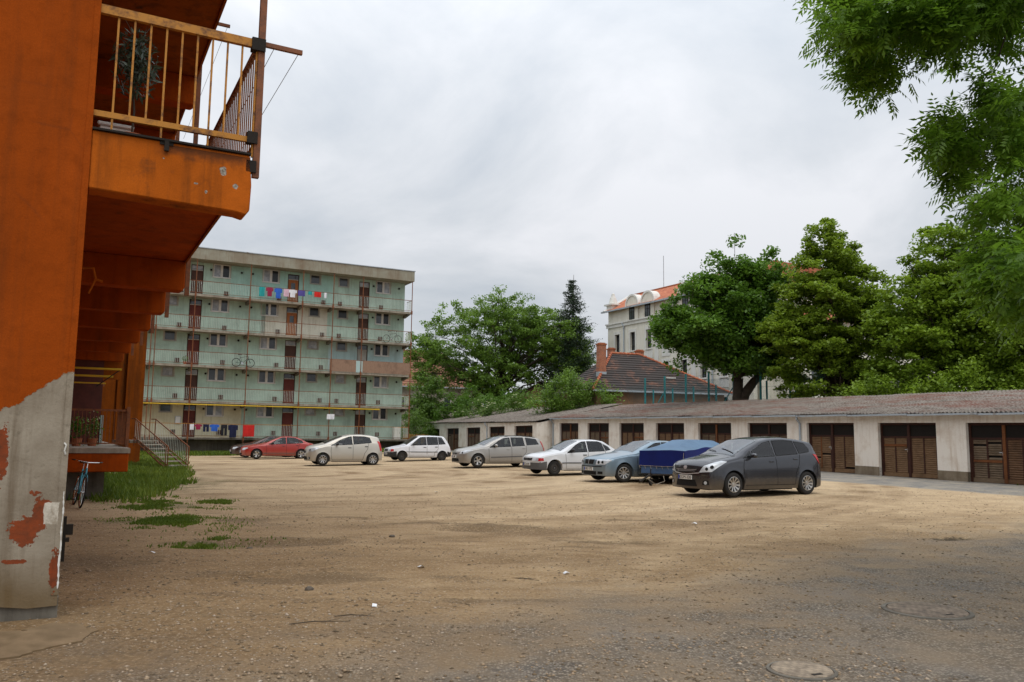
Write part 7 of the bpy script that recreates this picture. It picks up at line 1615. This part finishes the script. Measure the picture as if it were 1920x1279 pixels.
manhole(1738, 1146, .42, cover_mat('worn_iron_cover', (0.10, 0.08, 0.065), (0.26, 0.205, 0.15)), 'round worn manhole cover in the speckled asphalt right of the bottom centre')
manhole(1503, 1258, .25, cover_mat('concrete_cover', (0.17, 0.135, 0.10), (0.36, 0.29, 0.21)), 'pale round manhole cover at the bottom edge of the asphalt')
# litter
for i, (px, y, s, lb) in enumerate([(283, 1040, .05, 'scrap of white paper on the dirt near the orange wall'), (790, 1061, .045, 'white cigarette packet on the dirt, middle of the yard'), (1062, 1074, .04, 'flat white wrapper on the dirt near the asphalt edge'), (702, 1138, .035, 'small white scrap on the dirt left of the bottom centre'), (1302, 984, .05, 'white scrap lying in front of the dark grey minivan'), (168, 932, .05, 'white scrap on the grass by the bicycle'), (818, 925, .05, 'tiny white scrap far out on the dirt')]):
    p = gp(px, y); z = ghf(p.x, p.y); q = MB(); s2 = s*.6
    V = [(-s, -s2, .004), (0, -s2*1.1, .02), (s, -s2*.8, .006), (s*.9, s2, .012), (0, s2*.9, .028), (-s*.9, s2*1.1, .006)]
    q.face([V[0], V[1], V[4], V[5]]); q.face([V[1], V[2], V[3], V[4]]); q.face([(v[0], v[1], v[2]-.004) for v in (V[5], V[4], V[1], V[0])]); q.face([(v[0], v[1], v[2]-.004) for v in (V[4], V[3], V[2], V[1])])
    o = q.build('paper_scrap', M['paper'], loc=(p.x, p.y, z+.006), rz=random.random()*6); tag(o, lb, 'litter', 'white litter on the dirt')
# bricks / stones one can pick out
for i, (px, y, s, lb) in enumerate([(580, 1107, .05, 'dark lump of stone on the brown damp patch'), (735, 1008, .05, 'dark stone by the worn hollow in the dirt'), (468, 1027, .06, 'grey stone in the torn turf by the left grass patch')]):
    p = gp(px, y); z = ghf(p.x, p.y); b_ = bmesh.new(); bmesh.ops.create_icosphere(b_, subdivisions=2, radius=s)
    for v in b_.verts: v.co *= 1+.25*(random.random()-.5); v.co.z *= .6
    me = bpy.data.meshes.new('stone'); b_.to_mesh(me); b_.free(); me.materials.append(flat('dark_stone%d' % i, (0.10, 0.08, 0.06), .9)); o = bpy.data.objects.new('stone', me); link(o); o.location = (p.x, p.y, z+s*.2); tag(o, lb, 'stone')
# twigs in the dirt
for i, (px, y, a, L_, lb) in enumerate([(600, 1172, .3, .5, 'thin dry twig lying on the dirt near the bottom centre'), (665, 1160, .1, .35, 'short bent twig just right of the longer twig'), (985, 1083, -.4, .35, 'little forked twig near the small hollow')]):
    p = gp(px, y); z = ghf(p.x, p.y); q = MB(); q.tube([(-L_/2, 0, .012), (-L_*.1, .02, .02), (L_/2, -.01, .012)], [.004, .005, .002], 5); q.tube([(L_*.1, .01, .018), (L_*.3, .06, .02)], [.003, .0015], 4); o = q.build('twig', M['bark'], loc=(p.x, p.y, z), rz=a); tag(o, lb, 'twig')
